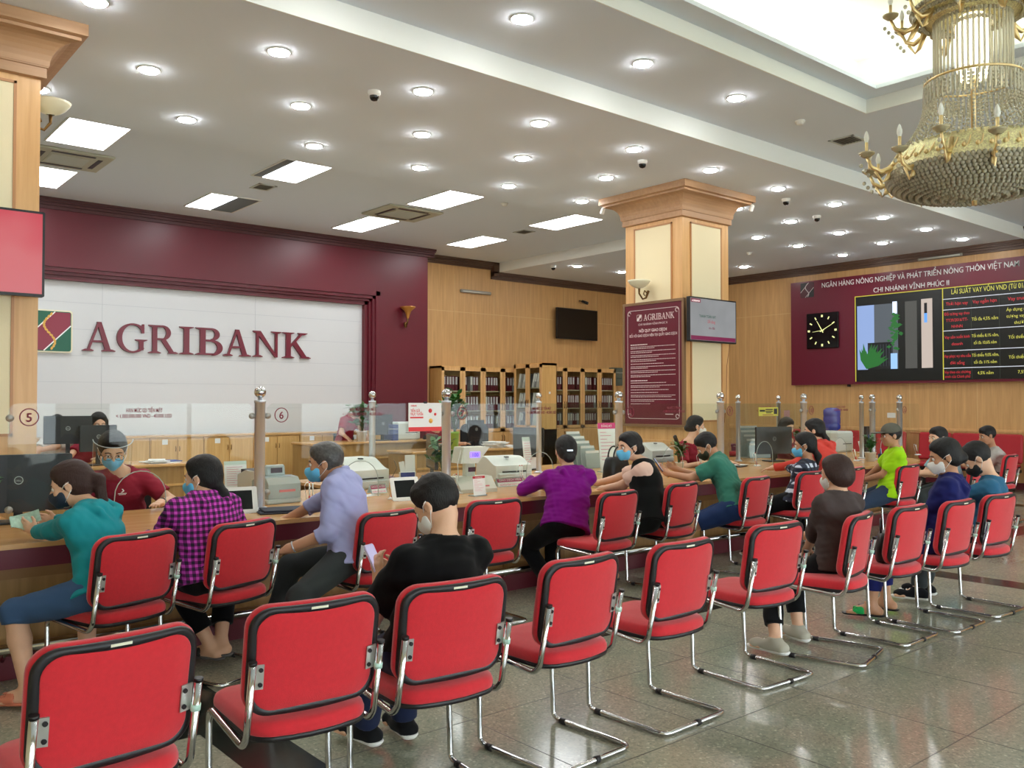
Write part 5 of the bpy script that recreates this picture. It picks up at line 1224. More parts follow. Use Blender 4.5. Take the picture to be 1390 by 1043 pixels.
# ------------------------------------------------------------------ red cantilever visitor chairs (origin on the floor under the rear bar, facing +Y)
def make_chair():
    t = thing('visitor_chair', 'x', 'chair'); X = .232
    half = round_path([(X, .045, .70), (X, .10, .445), (X, .135, .405), (X, .475, .435), (X, .50, .40), (X + .004, .485, .03), (X + .004, .46, .014), (X + .004, .0, .014), (0, .0, .014)], .05, 5)
    full = half[:-1] + [Vector((-p.x, p.y, p.z)) for p in half[:-1]][::-1]
    MB().tube(full, .0125, 12).build('frame', CHROME, t)
    # seat shell and cushion
    def outline(w_, d_, y0, r=.07, bow=.05):
        pts = rrect(w_, d_, r, 6, 0, y0 + d_ / 2); return [(x, y - (bow * (1 - (x / (w_ / 2)) ** 2) if y < y0 + d_ * .5 else 0) + (0)) for (x, y) in [(a, b_) for a, b_ in densify(pts)]]
    def densify(pts):
        out = []
        for k in range(len(pts)):
            a, b_ = pts[k], pts[(k + 1) % len(pts)]; n = max(1, int(math.dist(a, b_) / .05))
            for j in range(n): out.append((a[0] + (b_[0] - a[0]) * j / n, a[1] + (b_[1] - a[1]) * j / n))
        return out
    def loft(g, o, layers, ctr, zf=None):
        n = len(o); vs = []
        for (s_, z) in layers:
            for (x, y) in o: vs.append((ctr[0] + (x - ctr[0]) * s_, ctr[1] + (y - ctr[1]) * s_, z))
        fs = [(i * n + k, i * n + (k + 1) % n, (i + 1) * n + (k + 1) % n, (i + 1) * n + k) for i in range(len(layers) - 1) for k in range(n)]
        vs.append((ctr[0], ctr[1], layers[-1][1] + .004)); c = len(vs) - 1; b0 = (len(layers) - 1) * n
        fs += [(b0 + k, b0 + (k + 1) % n, c) for k in range(n)]
        vs.append((ctr[0], ctr[1], layers[0][1])); c2 = len(vs) - 1; fs += [((k + 1) % n, k, c2) for k in range(n)]
        g.add(vs, fs, True)
    o = outline(.43, .45, .10)
    g = MB(); loft(g, o, [(1.0, .435), (1.015, .447), (1.015, .462), (.99, .478), (.93, .488), (.6, .496), (.3, .498)], (0, .32)); s_ = g.build('seat', RED, t)
    g = MB(); loft(g, o, [(.97, .418), (1.012, .422), (1.02, .437), (1.0, .441)], (0, .32)); g.build('seat_rim', BLACKTRIM, s_)
    # backrest: plane leaning back, edges wrapping forward
    H, W_ = .37, .468; base = Vector((0, .088, .505)); upd = Vector((0, -.058, .365)).normalized(); nrm = Vector((0, -upd.z, upd.y))   # nrm points to the rear
    def P(x, v, d): return base + upd * v + Vector((x, 0, 0)) - nrm * (.026 * (x / .22) ** 2 * 1.0) + nrm * d
    pts = densify(rrect(W_, H, .075, 7, 0, H / 2))
    def sheet(g, layers, capa=True, capb=True):
        n = len(pts); vs = []; cx_, cy_ = 0, H / 2
        for (s_, d) in layers:
            ins = s_
            for (x, y) in pts:
                L_ = math.hypot(x - cx_, y - cy_); k = (L_ - ins) / L_; vs.append(P(cx_ + (x - cx_) * k, cy_ + (y - cy_) * k, d))
        fs = [(i * n + k, i * n + (k + 1) % n, (i + 1) * n + (k + 1) % n, (i + 1) * n + k) for i in range(len(layers) - 1) for k in range(n)]
        for (idx, fl) in ((0, False), (len(layers) - 1, True)):
            # inner rings to follow the bend
            prev = [idx * n + k for k in range(n)]; d = layers[idx][1]; s0 = layers[idx][0]
            for q in (.72, .45, .2):
                cur = []
                for (x, y) in pts: 
                    L_ = math.hypot(x - cx_, y - cy_); k = (L_ - s0) / L_ * q; vs.append(P(cx_ + (x - cx_) * k, cy_ + (y - cy_) * k, d)); cur.append(len(vs) - 1)
                fs += [(prev[k], prev[(k + 1) % n], cur[(k + 1) % n], cur[k]) if fl else (prev[(k + 1) % n], prev[k], cur[k], cur[(k + 1) % n]) for k in range(n)]; prev = cur
            vs.append(P(cx_, cy_, d)); c = len(vs) - 1; fs += [(prev[k], prev[(k + 1) % n], c) if fl else (prev[(k + 1) % n], prev[k], c) for k in range(n)]
        g.add(vs, fs, True)
    g = MB(); sheet(g, [(.03, -.052), (.008, -.05), (-.006, -.036), (-.008, -.018), (0, -.008)]); b = g.build('backrest', RED, t)
    g = MB(); sheet(g, [(0, -.010), (-.004, -.004), (-.002, .006), (.006, .010), (.02, .0095), (.024, .006)]); g.build('edge_band', BLACKTRIM, b)
    g = MB(); sheet(g, [(.022, .004), (.0225, .0085), (.026, .0105)]); g.build('back_panel', RED, b)
    for sx in (-1, 1):
        g = MB(); x0, x1 = sx * .232, sx * .185; y0 = .16
        q = [P(x0 * .98, .105, .006), P(x1, .105, .015), P(x1, .185, .015), P(x0 * .98, .185, .006)]
        q = [P(sx * .226, .10, .012), P(sx * .187, .10, .013), P(sx * .187, .185, .013), P(sx * .226, .185, .012)]
        off = nrm * .005; g.add(q + [v + off for v in q], [(0, 1, 2, 3), (4, 7, 6, 5), (0, 4, 5, 1), (1, 5, 6, 2), (2, 6, 7, 3), (3, 7, 4, 0)])
        br = g.build('bracket', PLATE, t)
        for v in (.117, .168): p = P(sx * .198, v, .0175); MB().cyl(p, p + nrm * .006, .0075, 10).build('bolt', BLACKTRIM, br)
        MB().cyl((sx * .232, .0455, .697), (sx * .232, .0445, .708), .0145, 12).build('end_cap', BLACKTRIM, t)
        MB().cyl((sx * .236, .435, .012), (sx * .236, .40, .012), .0155, 12).build('glide', BLACKTRIM, t)
    MB().cyl((.0, 0, .014), (.025, 0, .014), .0155, 12).build('floor_ring', BLACKTRIM, t)
    MB().tube([(.232, .062, .625), (.232, .066, .605)], .0155, 12).build('tape_band', MINT, t)
    p = P(-.02, H - .008, .0115); g = MB(); q = [P(-.04, H - .012, .0112), P(.02, H - .012, .0112), P(.02, H - .004, .0108), P(-.04, H - .004, .0108)]
    g.add(q + [v + nrm * .0012 for v in q], [(0, 1, 2, 3), (4, 7, 6, 5), (0, 4, 5, 1), (1, 5, 6, 2), (2, 6, 7, 3), (3, 7, 4, 0)]); g.build('inventory_sticker', STICK, t)
    return t
CH = [  # x, y, angle, label, group
 (.785, 2.64, 5, 'nearest red chair at the bottom left corner, empty, back to the viewer', 0),
 (1.435, 2.69, -4, 'empty red chair in the bottom row left of the man in black', 0),
 (1.99, 2.64, -4, 'red chair the man in black t-shirt sits on', 0),
 (2.73, 2.70, 2.6, 'empty red chair just right of the man in black', 0),
 (3.42, 2.70, 1.3, 'empty red chair, second to the right of the man in black', 0),
 (4.32, 2.77, -3, 'red chair in front of a grey sneaker, left of the boy in brown', 0),
 (5.12, 2.70, 14, 'red chair of the boy in brown, turned slightly', 0),
 (5.74, 2.695, .7, 'empty red chair right of the boy in brown', 0),
 (6.32, 2.63, 0, 'red chair behind the woman in navy', 0),
 (6.98, 2.62, -3, 'red chair of the man in teal, last in the front row', 0),
 (1.485, 4.70, 18, 'red chair of the woman in teal hoodie', 1),
 (2.10, 4.78, 20, 'red chair right behind the woman in purple checks', 1),
 (2.98, 4.66, 8, 'red chair of the grey haired man in pale blue', 1),
 (3.88, 4.74, -2, 'empty red chair at the counter right of the man in black', 1),
 (4.98, 4.58, 6, 'red chair of the woman in purple hoodie', 1),
 (5.93, 4.73, 8, 'red chair of the woman in black with peach sleeves', 1),
 (6.93, 4.68, 7, 'red chair of the man in green polo shirt', 1),
 (7.88, 4.70, -3, 'red chair of the woman in dark plaid shirt', 1),
 (8.72, 4.72, 4, 'red chair squeezed between the boy in brown and the man in neon green', 1),
 (9.57, 4.55, 1, 'red chair of the man in neon green', 1),
 (10.52, 4.22, 10, 'dark looking red chair under the man with mask on his chin', 1),
 (12.45, 4.58, 4, 'red chair of the man in pale grey shirt', 1),
]
chair0 = make_chair()
for k, (x, y, a, lb, r_) in enumerate(CH):
    o = chair0 if k == 0 else copy_tree(chair0)
    o.location = (x, y, .0005); o.rotation_euler = (0, 0, math.radians(a)); o['label'] = lb; o['group'] = ['red visitor chairs in the front row', 'red visitor chairs along the counter'][r_]
# ------------------------------------------------------------------ people: smooth bodies from blended volumes
class Field:
    def __init__(s, lo, hi, h):
        s.lo = np.array(lo, 'f'); s.h = h; s.n = np.ceil((np.array(hi) - s.lo) / h).astype(int) + 1
        s.ax = [(s.lo[i] + h * np.arange(s.n[i])).astype('f') for i in range(3)]; s.F = np.full(s.n, .2, 'f')
    def sub(s, lo, hi):
        a = np.maximum(0, np.floor((np.array(lo) - s.lo) / s.h).astype(int)); b = np.minimum(s.n, np.ceil((np.array(hi) - s.lo) / s.h).astype(int) + 1)
        if (b <= a).any(): return None, None
        sl = tuple(slice(a[i], b[i]) for i in range(3))
        X = s.ax[0][sl[0]][:, None, None]; Y = s.ax[1][sl[1]][None, :, None]; Z = s.ax[2][sl[2]][None, None, :]
        return sl, (X, Y, Z)
    def put(s, prim, k=.02):
        fn, lo, hi = prim; m = .035; sl, g = s.sub(np.array(lo) - m, np.array(hi) + m)
        if sl is None: return
        d = fn(*g).astype('f'); A = s.F[sl]; h = np.maximum(k - np.abs(A - d), 0) / k; s.F[sl] = np.minimum(A, d) - h * h * k * .25
    def carve(s, prim, k=.01):
        fn, lo, hi = prim; sl, g = s.sub(lo, hi)
        if sl is None: return
        d = -fn(*g).astype('f'); A = s.F[sl]; h = np.maximum(k - np.abs(A - d), 0) / k; s.F[sl] = np.maximum(A, d) + h * h * k * .25
    def keep(s, p, n):
        """keep the side of the plane opposite to n"""
        n = Vector(n).normalized(); X = s.ax[0][:, None, None]; Y = s.ax[1][None, :, None]; Z = s.ax[2][None, None, :]
        s.F = np.maximum(s.F, (X - p[0]) * n.x + (Y - p[1]) * n.y + (Z - p[2]) * n.z)
    def noise(s, amp, f, seed):
        rr = np.random.RandomState(seed); X = s.ax[0][:, None, None]; Y = s.ax[1][None, :, None]; Z = s.ax[2][None, None, :]
        msk = np.abs(s.F) < .03; w = 0
        for _ in range(4):
            v = rr.randn(3); v /= np.linalg.norm(v); v[2] *= 1.6; q = rr.rand() * 6; v2 = rr.randn(3) * .5
            w = w + np.sin(f * (X * v[0] + Y * v[1] + Z * v[2]) + q + 1.6 * np.sin(f * .45 * (X * v2[0] + Y * v2[1] + Z * v2[2]) + q * 2))
        s.F = s.F + (w * amp * .5 * msk).astype('f')
    def mesh(s, name, m, parent, inv, smooth=True):
        F = s.F; S = F < 0; n = np.array(F.shape)
        cs = np.zeros(n - 1, bool); c0 = S[:-1, :-1, :-1]
        cnr = [S[i:n[0] - 1 + i, j:n[1] - 1 + j, k:n[2] - 1 + k] for i in (0, 1) for j in (0, 1) for k in (0, 1)]
        al = cnr[0].copy(); an = cnr[0].copy()
        for c in cnr[1:]: al &= c; an |= c
        act = an & ~al; idx = np.argwhere(act)
        if len(idx) == 0: return None
        vid = np.full(n - 1, -1, np.int64); vid[act] = np.arange(len(idx))
        P = np.zeros((len(idx), 3)); C = np.zeros(len(idx)); off = [(i, j, k) for i in (0, 1) for j in (0, 1) for k in (0, 1)]
        val = {o: F[idx[:, 0] + o[0], idx[:, 1] + o[1], idx[:, 2] + o[2]].astype('d') for o in off}
        for a in off:
            for ax in range(3):
                if a[ax]: continue
                b = list(a); b[ax] = 1; b = tuple(b); fa, fb = val[a], val[b]; x = (fa < 0) != (fb < 0)
                t = np.where(x, fa / np.where(np.abs(fa - fb) < 1e-12, 1, fa - fb), 0)
                p = np.array(a, 'd')[None, :].repeat(len(idx), 0); p[:, ax] += t; P[x] += p[x]; C[x] += 1
        V = s.lo + (idx + P / np.maximum(C, 1)[:, None]) * s.h
        quads = []
        for ax in range(3):
            o1, o2 = [(1, 2), (2, 0), (0, 1)][ax]
            sl0 = [slice(1, n[i] - 1) for i in range(3)]; sl0[ax] = slice(0, n[ax] - 1); sl1 = list(sl0); sl1[ax] = slice(1, n[ax])
            A = S[tuple(sl0)]; B = S[tuple(sl1)]; e = np.argwhere(A != B)
            if not len(e): continue
            flip = A[e[:, 0], e[:, 1], e[:, 2]]
            st = np.array([1, 1, 1]); st[ax] = 0; e = e + st
            def vv(d1, d2):
                q = e.copy(); q[:, o1] -= d1; q[:, o2] -= d2; return vid[q[:, 0], q[:, 1], q[:, 2]]
            q = np.stack([vv(1, 1), vv(0, 1), vv(0, 0), vv(1, 0)], 1); q[~flip] = q[~flip][:, ::-1]; quads.append(q)
        Q = np.concatenate(quads); Q = Q[(Q >= 0).all(1)]
        me = bpy.data.meshes.new(name); me.vertices.add(len(V)); M4 = np.array(inv); Vl = V @ M4[:3, :3].T + M4[:3, 3]
        me.vertices.foreach_set('co', Vl.astype('f').ravel()); me.loops.add(len(Q) * 4); me.loops.foreach_set('vertex_index', Q.ravel().astype('i'))
        me.polygons.add(len(Q)); me.polygons.foreach_set('loop_start', np.arange(0, len(Q) * 4, 4, dtype='i')); me.polygons.foreach_set('loop_total', np.full(len(Q), 4, 'i'))
        me.polygons.foreach_set('use_smooth', np.ones(len(Q), bool)); me.update(); me.validate(); me.materials.append(m)
        o = bpy.data.objects.new(name, me); COL.objects.link(o); o.parent = parent; return o
def cap(a, b, ra, rb=None, side=None, w=1.0, clip=None):
    rb = ra if rb is None else rb; a = Vector(a); b = Vector(b); d = b - a; L2 = max(d.length_squared, 1e-9); R = max(ra, rb) * max(1, w)
    if side is not None: side = Vector(side).normalized()
    def fn(X, Y, Z):
        px, py, pz = X - a.x, Y - a.y, Z - a.z; t = np.clip((px * d.x + py * d.y + pz * d.z) / L2, 0, 1)
        qx, qy, qz = px - t * d.x, py - t * d.y, pz - t * d.z
        if side is not None and w != 1:
            s_ = (qx * side.x + qy * side.y + qz * side.z) * (1 - 1 / w); qx = qx - s_ * side.x; qy = qy - s_ * side.y; qz = qz - s_ * side.z
        r = np.sqrt(qx * qx + qy * qy + qz * qz) - (ra + (rb - ra) * t)
        if clip is not None:
            for (cp, cn) in clip: r = np.maximum(r, (X - cp[0]) * cn[0] + (Y - cp[1]) * cn[1] + (Z - cp[2]) * cn[2])
        return r
    return fn, [min(a[i], b[i]) - R for i in range(3)], [max(a[i], b[i]) + R for i in range(3)]
def ell(c, r, R=None):
    """ellipsoid, R = 3x3 whose columns are its axes"""
    c = Vector(c); R = R or Matrix.Identity(3); m = max(r)
    def fn(X, Y, Z):
        px, py, pz = X - c.x, Y - c.y, Z - c.z; q = [px * R[0][i] + py * R[1][i] + pz * R[2][i] for i in range(3)]
        k0 = np.sqrt(sum((q[i] / r[i]) ** 2 for i in range(3))) + 1e-6; k1 = np.sqrt(sum((q[i] / r[i] ** 2) ** 2 for i in range(3))) + 1e-6
        return k0 * (k0 - 1) / k1
    return fn, [c[i] - m for i in range(3)], [c[i] + m for i in range(3)]
def ik(a, b, l1, l2, pole):
    a, b = Vector(a), Vector(b); d = b - a; L = min(d.length, (l1 + l2) * .998); L = max(L, abs(l1 - l2) + .02); u = d.normalized(); b = a + u * L
    x = (l1 * l1 - l2 * l2 + L * L) / (2 * L); h = math.sqrt(max(0, l1 * l1 - x * x)); p = Vector(pole); p = p - u * p.dot(u)
    p = p.normalized() if p.length > 1e-4 else u.orthogonal(); return a + u * x + p * h, b
def cloth(name, rgb=(), rough=.9, sheen=.06, bump=.2, bscale=14): return mat(name, rgb, rough, sheen=sheen, bump=bump, bscale=bscale, spec=.15)
def yawv(deg): a = math.radians(deg); return Vector((-math.sin(a), math.cos(a), 0))
def person(label, hip, neck, head, yaw, hyaw, hpitch=0, tilt=0, lh=None, rh=None, lpole=None, rpole=None, lf=None, rf=None, lknee=None, rknee=None, group=None,
           top=None, sleeve='short', topmat2=None, bottom=None, leg='long', hair='short', hairm=None, mask=None, skin=None, size=1.0, res=.009, hood=False, collar=None, shoes=None,
           lower=True, hand='relax', glasses=False, hem=-.055, cap_m=None, shield=False, extra=None, mask_low=False, seed=1, girth=1.0, lfinger=None, rfinger=None, vest=None, sole=None, headscale=1.0):
    hip, neck, head = Vector(hip), Vector(neck), Vector(head); skin = skin or SKIN; hairm = hairm or HAIRB
    t = thing('person', label, 'person', (hip.x, hip.y, 0), math.radians(yaw), group); inv = (Matrix.Translation((hip.x, hip.y, 0)) @ Matrix.Rotation(math.radians(yaw), 4, 'Z')).inverted()
    s = size; F = yawv(yaw); R_ = Vector((F.y, -F.x, 0)); up = (neck - hip).normalized()
    back = (R_.cross(up)).normalized() * -1   # forward-ish normal of the torso
    if back.dot(F) < 0: back = -back
    chest = hip.lerp(neck, .66) - back * .012; waist = hip.lerp(neck, .34) - back * .02; sh_c = hip.lerp(neck, .90) - back * .005
    shl, shr = sh_c - R_ * .158 * s * girth - up * .018, sh_c + R_ * .158 * s * girth - up * .018
    g = girth
    torso = [(hip, waist, .112 * s, .098 * s, 1.5 * g), (waist, chest, .098 * s, .106 * s, 1.42 * g), (chest, sh_c, .106 * s, .074 * s, 1.5 * g)]
    UA, FA, TH, SHN = .275 * s, .245 * s, .40 * s, .40 * s
    lh = Vector(lh) if lh is not None else hip + F * .30 - R_ * .1 + Vector((0, 0, .10)); rh = Vector(rh) if rh is not None else hip + F * .30 + R_ * .1 + Vector((0, 0, .10))
    le, lw = ik(shl, lh, UA, FA, lpole if lpole is not None else (-R_ * .6 + Vector((0, 0, -1)) - F * .3)); re, rw = ik(shr, rh, UA, FA, rpole if rpole is not None else (R_ * .6 + Vector((0, 0, -1)) - F * .3))
    hl, hr = hip - R_ * .085 * s - Vector((0, 0, .02)), hip + R_ * .085 * s - Vector((0, 0, .02))
    lf = Vector(lf) if lf is not None else Vector((hip.x, hip.y, .09)) + F * .45 - R_ * .12; rf = Vector(rf) if rf is not None else Vector((hip.x, hip.y, .09)) + F * .45 + R_ * .12
    lk, lf = ik(hl, lf, TH, SHN, lknee if lknee is not None else (F + Vector((0, 0, .8)))); rk, rf = ik(hr, rf, TH, SHN, rknee if rknee is not None else (F + Vector((0, 0, .8))))
    # head frame
    HF = yawv(hyaw); hp = math.radians(hpitch); HS = Vector((HF.y, -HF.x, 0)); HFp = HF * math.cos(hp) + Vector((0, 0, math.sin(hp))); HU = HS.cross(HFp)
    if tilt: q = Matrix.Rotation(math.radians(tilt), 3, HFp); HS = q @ HS; HU = q @ HU
    HR = Matrix((HS, HFp, HU)).transposed()
    hs = s * 1.04 * headscale
    def H(x, y, z): return head + HR @ (Vector((x, y, z)) * hs)
    nb = neck + up * .0
    def arms(f, infl, upper=1.0, fore=1.0, wrist=True):
        for (sh, el, wr) in ((shl, le, lw), (shr, re, rw)):
            d = (el - sh).normalized(); e2 = sh + (el - sh) * upper
            f.put(cap(sh, e2 + (d * .05 if upper < 1 else d * 0), .050 * s * g + infl, (.040 * s + infl) if upper >= 1 else .044 * s * g + infl * 1.5, clip=None if upper >= 1 else [(e2, d)]), .03)
            if fore > 0:
                d2 = (wr - el).normalized(); w2 = el + (wr - el) * fore
                f.put(cap(el, w2 + (d2 * .04 if fore < 1 else d2 * 0), .040 * s + infl, .027 * s + infl, clip=None if fore >= 1 else [(w2, d2)]), .02)
    pts = [hip, neck, head, lw, rw, le, re, shl, shr] + ([lk, rk, lf, rf] if lower else [])
    lo = [min(p[i] for p in pts) - .2 for i in range(3)]; hi = [max(p[i] for p in pts) + .2 for i in range(3)]; lo[2] = max(lo[2], -.01)
    # ---- body
    f = Field(lo, hi, res)
    for (a, b, ra, rb, w) in torso: f.put(cap(a, b, ra, rb, R_, w), .04)
    f.put(cap(shl, shr, .05 * s), .05)
    f.put(cap(sh_c, neck, .062 * s, .050 * s, R_, 1.3), .04)
    f.put(cap(neck - up * .02, H(0, -.022, -.06), .048 * s, .047 * s), .03)
    arms(f, 0)
    if lower:
        for (h_, k_, fo) in ((hl, lk, lf), (hr, rk, rf)):
            f.put(cap(h_, k_, .088 * s * g, .056 * s), .03); f.put(cap(k_, k_.lerp(fo, .35), .054 * s, .054 * s), .02); f.put(cap(k_.lerp(fo, .35), fo, .054 * s, .034 * s), .02)
    # head
    f.put(ell(H(0, -.012, .022), (.077 * hs, .095 * hs, .090 * hs), HR), .02)
    f.put(ell(H(0, .030, -.040), (.058 * hs, .060 * hs, .074 * hs), HR), .03)
    f.put(ell(H(0, .058, -.088), (.026 * hs, .022 * hs, .02 * hs), HR), .03)
    f.put(cap(H(-.035, .070, .012), H(.035, .070, .012), .014 * hs), .02)
    f.put(cap(H(-.038, .064, -.032), H(-.03, .066, -.034), .018 * hs), .02); f.put(cap(H(.038, .064, -.032), H(.03, .066, -.034), .018 * hs), .02)
    for sx in (-1, 1): f.carve(ell(H(sx * .031, .092, -.006), (.017 * hs, .016 * hs, .012 * hs), HR), .012)
    f.put(cap(H(0, .088, -.002), H(0, .107, -.034), .008 * hs, .012 * hs), .012); f.put(ell(H(0, .096, -.038), (.018 * hs, .012 * hs, .009 * hs), HR), .008)
    f.put(cap(H(-.018, .083, -.062), H(.018, .083, -.062), .008 * hs), .006); f.put(cap(H(-.014, .081, -.073), H(.014, .081, -.073), .009 * hs), .006)
    for sx in (-1, 1):
        f.put(ell(H(sx * .080, -.006, -.012), (.010 * hs, .019 * hs, .031 * hs), HR), .008); f.carve(ell(H(sx * .090, .0, -.010), (.008 * hs, .010 * hs, .018 * hs), HR), .006)
    # hands with five fingers
    hands = []
    for (el, wr, sx, fd) in ((le, lw, -1, lfinger), (re, rw, 1, rfinger)):
        d = (wr - el).normalized()
        if fd is not None: d = Vector(fd).normalized()
        n_ = Vector((0, 0, -1)); n_ = (n_ - d * n_.dot(d)); n_ = n_.normalized() if n_.length > .2 else F.copy()
        sd = d.cross(n_).normalized(); th = -sd if (sd.dot(R_) * sx > 0) else sd; hs2 = s
        if hand == 'hold': n_, th = (th * 1.0 - Vector((0, 0, 0))).normalized(), -n_; n_ = (n_ - d * n_.dot(d)).normalized(); sd = th
        sd = th; k = .88 * hs2
        pc = wr + d * .045 * k
        f.put(cap(wr, wr + d * .03 * k, .026 * s, .022 * k), .02); f.put(cap(wr + d * .02 * k, wr + d * .078 * k, .016 * k, .0145 * k, sd, 2.3), .014)
        curl = .45 if hand == 'relax' else 1.0
        for j, (o_, l_) in enumerate(((.029, .068), (.010, .076), (-.009, .070), (-.027, .056))):
            b0 = wr + d * .088 * k + sd * o_ * k; a1 = curl * (.7 + .15 * j); d1 = (d * math.cos(a1 * .5) + n_ * math.sin(a1 * .5) + sd * o_ * 2).normalized(); p1 = b0 + d1 * l_ * .5 * k
            d2 = (d * math.cos(a1 * 1.3) + n_ * math.sin(a1 * 1.3) + sd * o_ * 1.5).normalized(); p2 = p1 + d2 * l_ * .32 * k; d3 = (d * math.cos(a1 * 2) + n_ * math.sin(a1 * 2)).normalized(); p3 = p2 + d3 * l_ * .24 * k
            f.put(cap(b0 - d * .01, p1, .0095 * k, .0085 * k), .004); f.put(cap(p1, p2, .0085 * k, .0078 * k), .003); f.put(cap(p2, p3, .0078 * k, .0068 * k), .003)
        b0 = wr + d * .025 * k + sd * .026 * k; d1 = (d * .75 + sd * .75 + n_ * .35).normalized(); p1 = b0 + d1 * .042 * k; p2 = p1 + (d * .95 + sd * .25 + n_ * .45).normalized() * .032 * k
        f.put(cap(b0, p1, .0125 * k, .010 * k), .008); f.put(cap(p1, p2, .010 * k, .008 * k), .003); hands.append((wr, d, n_, sd))
    feet = []
    if lower:
        for (k_, fo, sx) in ((lk, lf, -1), (rk, rf, 1)):
            sh_ = Vector((fo.x - k_.x, fo.y - k_.y, 0)); fd = (F * 1.0 + R_ * sx * .15).normalized(); zf = fo.z - .065 * s; fo0 = Vector((fo.x, fo.y, zf + .03))
            hl_ = fo0 - fd * .045 * s; toe = fo0 + fd * .155 * s
            f.put(cap(fo, hl_ + Vector((0, 0, 0)), .036 * s, .03 * s), .02); f.put(cap(hl_, fo0 + fd * .08 * s, .029 * s, .026 * s, fd.cross(Vector((0, 0, 1))), 1.25), .02); f.put(cap(fo, fo0 + fd * .10 * s, .030 * s, .02 * s), .03)
            sdv = fd.cross(Vector((0, 0, 1)))
            for j in range(5):
                b0 = fo0 + fd * (.10) * s + sdv * (j - 2) * .017 * s * sx * -1 + Vector((0, 0, -.012)); f.put(cap(b0, b0 + fd * (.062 - .008 * j) * s, .013 * s, .0095 * s if j else .012 * s), .006)
            feet.append((fo, fo0, fd, sdv, zf))
    body = f.mesh('body', skin, t, inv)
    # eyes and brows
    for sx in (-1, 1):
        g_ = MB(); c = inv @ H(sx * .031, .078, -.006); g_.sph(c, .0125 * hs, 10, 8); g_.build('eye', mat('eye_white', (226, 220, 212), .25), t)
        c = inv @ H(sx * .031, .0875, -.006); MB().sph(c, .0058 * hs, 8, 6).build('iris', mat('iris_dark', (30, 20, 16), .2), t)
        MB().tube([inv @ H(sx * .014, .0895, .014), inv @ H(sx * .031, .088, .020), inv @ H(sx * .05, .078, .014)], .0032, 6).build('eyebrow', hairm, t)
    # ---- top garment
    if top:
        f = Field(lo, hi, res); i_ = .013
        for q, (a, b, ra, rb, w) in enumerate(torso):
            a2 = a + up * (hem if q == 0 else 0); f.put(cap(a2, b, ra + i_ + (.010 if q == 0 else 0), rb + i_, R_, w), .04)
        f.put(cap(shl, shr, .052 * s + i_), .05); f.put(cap(sh_c, sh_c.lerp(neck, .75), .064 * s + i_, .054 * s + i_ * .8, R_, 1.3), .04)
        if sleeve == 'short': arms(f, i_ + .004, .72, 0)
        elif sleeve == 'three': arms(f, i_ + .002, 1.0, .3)
        elif sleeve == 'long': arms(f, i_, 1.0, .93)
        elif sleeve == 'cap': arms(f, i_ + .01, .5, 0)
        elif sleeve == 'none': pass
        if hood:
            hp_ = neck - back * .080 - up * .045; bt = neck - back * .115 - up * .165
            HB = Matrix((R_, back, up)).transposed()
            f.put(ell(hp_ - up * .035, (.098 * s, .048, .085), HB), .006)
            for sx in (-1, 1):
                q0 = neck + back * .050 + R_ * sx * .060 * s - up * .01; q1 = neck - back * .035 + R_ * sx * .098 * s + up * .002; q2 = neck - back * .112 + R_ * sx * .082 * s - up * .06
                f.put(cap(q0, q1, .022, .028), .004); f.put(cap(q1, q2, .028, .028), .004); f.put(cap(q2, bt, .028, .020), .004)
            f.carve(ell(neck - back * .112 + up * .004, (.046 * s, .016, .034), HB), .006)
        f.noise(.0035, 46, seed); f.noise(.0015, 110, seed + 5)
        f.carve(cap(neck + up * (.012 if not hood else .028) + back * .012, neck + up * .25 + back * .02, .070 * s, .16 * s), .006)
        f.keep(hip + up * (hem - .01) , -up)
        o = f.mesh('shirt', top, t, inv)
        if vest:
            f = Field(lo, hi, res)
            for q, (a, b, ra, rb, w) in enumerate(torso): f.put(cap(a + up * (hem * 1.4 if q == 0 else 0), b, ra + .034, rb + .031, R_, w * (1 if q < 2 else .86)), .04)
            f.keep(neck + up * -.005 - back * 0, up); f.keep(hip + up * (hem * 1.4), -up); f.noise(.003, 40, seed); f.mesh('sleeveless_dress', vest, t, inv)
        if collar:
            f = Field(list(neck - Vector((.16,) * 3)), list(neck + Vector((.16,) * 3)), .006)
            f.put(cap(neck - up * .018 - back * .004, neck + up * .024 - back * .004, .070 * s, .060 * s, R_, 1.06), .01); f.carve(cap(neck - up * .05, neck + up * .09, .060 * s, .0525 * s, R_, 1.05), .003)
            f.keep(neck + up * .026 - back * .01, up * .9 + back * .5 if True else up); f.keep(neck - up * .03, -up); f.mesh('collar', collar, t, inv)
    # ---- lower garment
    if bottom and lower:
        f = Field(lo, hi, res); i_ = .012
        f.put(cap(hip, hip.lerp(waist, .5), .112 * s + .005, .10 * s + .003, R_, 1.5 * g), .03)
        cut = {'long': .93, 'crop': .72, 'knee': .12, 'short': 0}[leg]
        for (h_, k_, fo) in ((hl, lk, lf), (hr, rk, rf)):
            if leg == 'short': d = (k_ - h_).normalized(); e = h_.lerp(k_, .85); f.put(cap(h_, k_, .088 * s * g + i_, .06 * s + i_ * 1.3, clip=[(e, d)]), .03); continue
            f.put(cap(h_, k_, .088 * s * g + i_, .058 * s + i_), .03); d = (fo - k_).normalized(); e = k_.lerp(fo, cut)
            f.put(cap(k_, fo, .060 * s + i_, .046 * s + i_, clip=[(e, d)]), .02)
        f.keep(hip.lerp(waist, .75), up); f.noise(.0025, 40, seed + 9); f.mesh('trousers' if leg in ('long', 'crop') else 'shorts', bottom, t, inv)
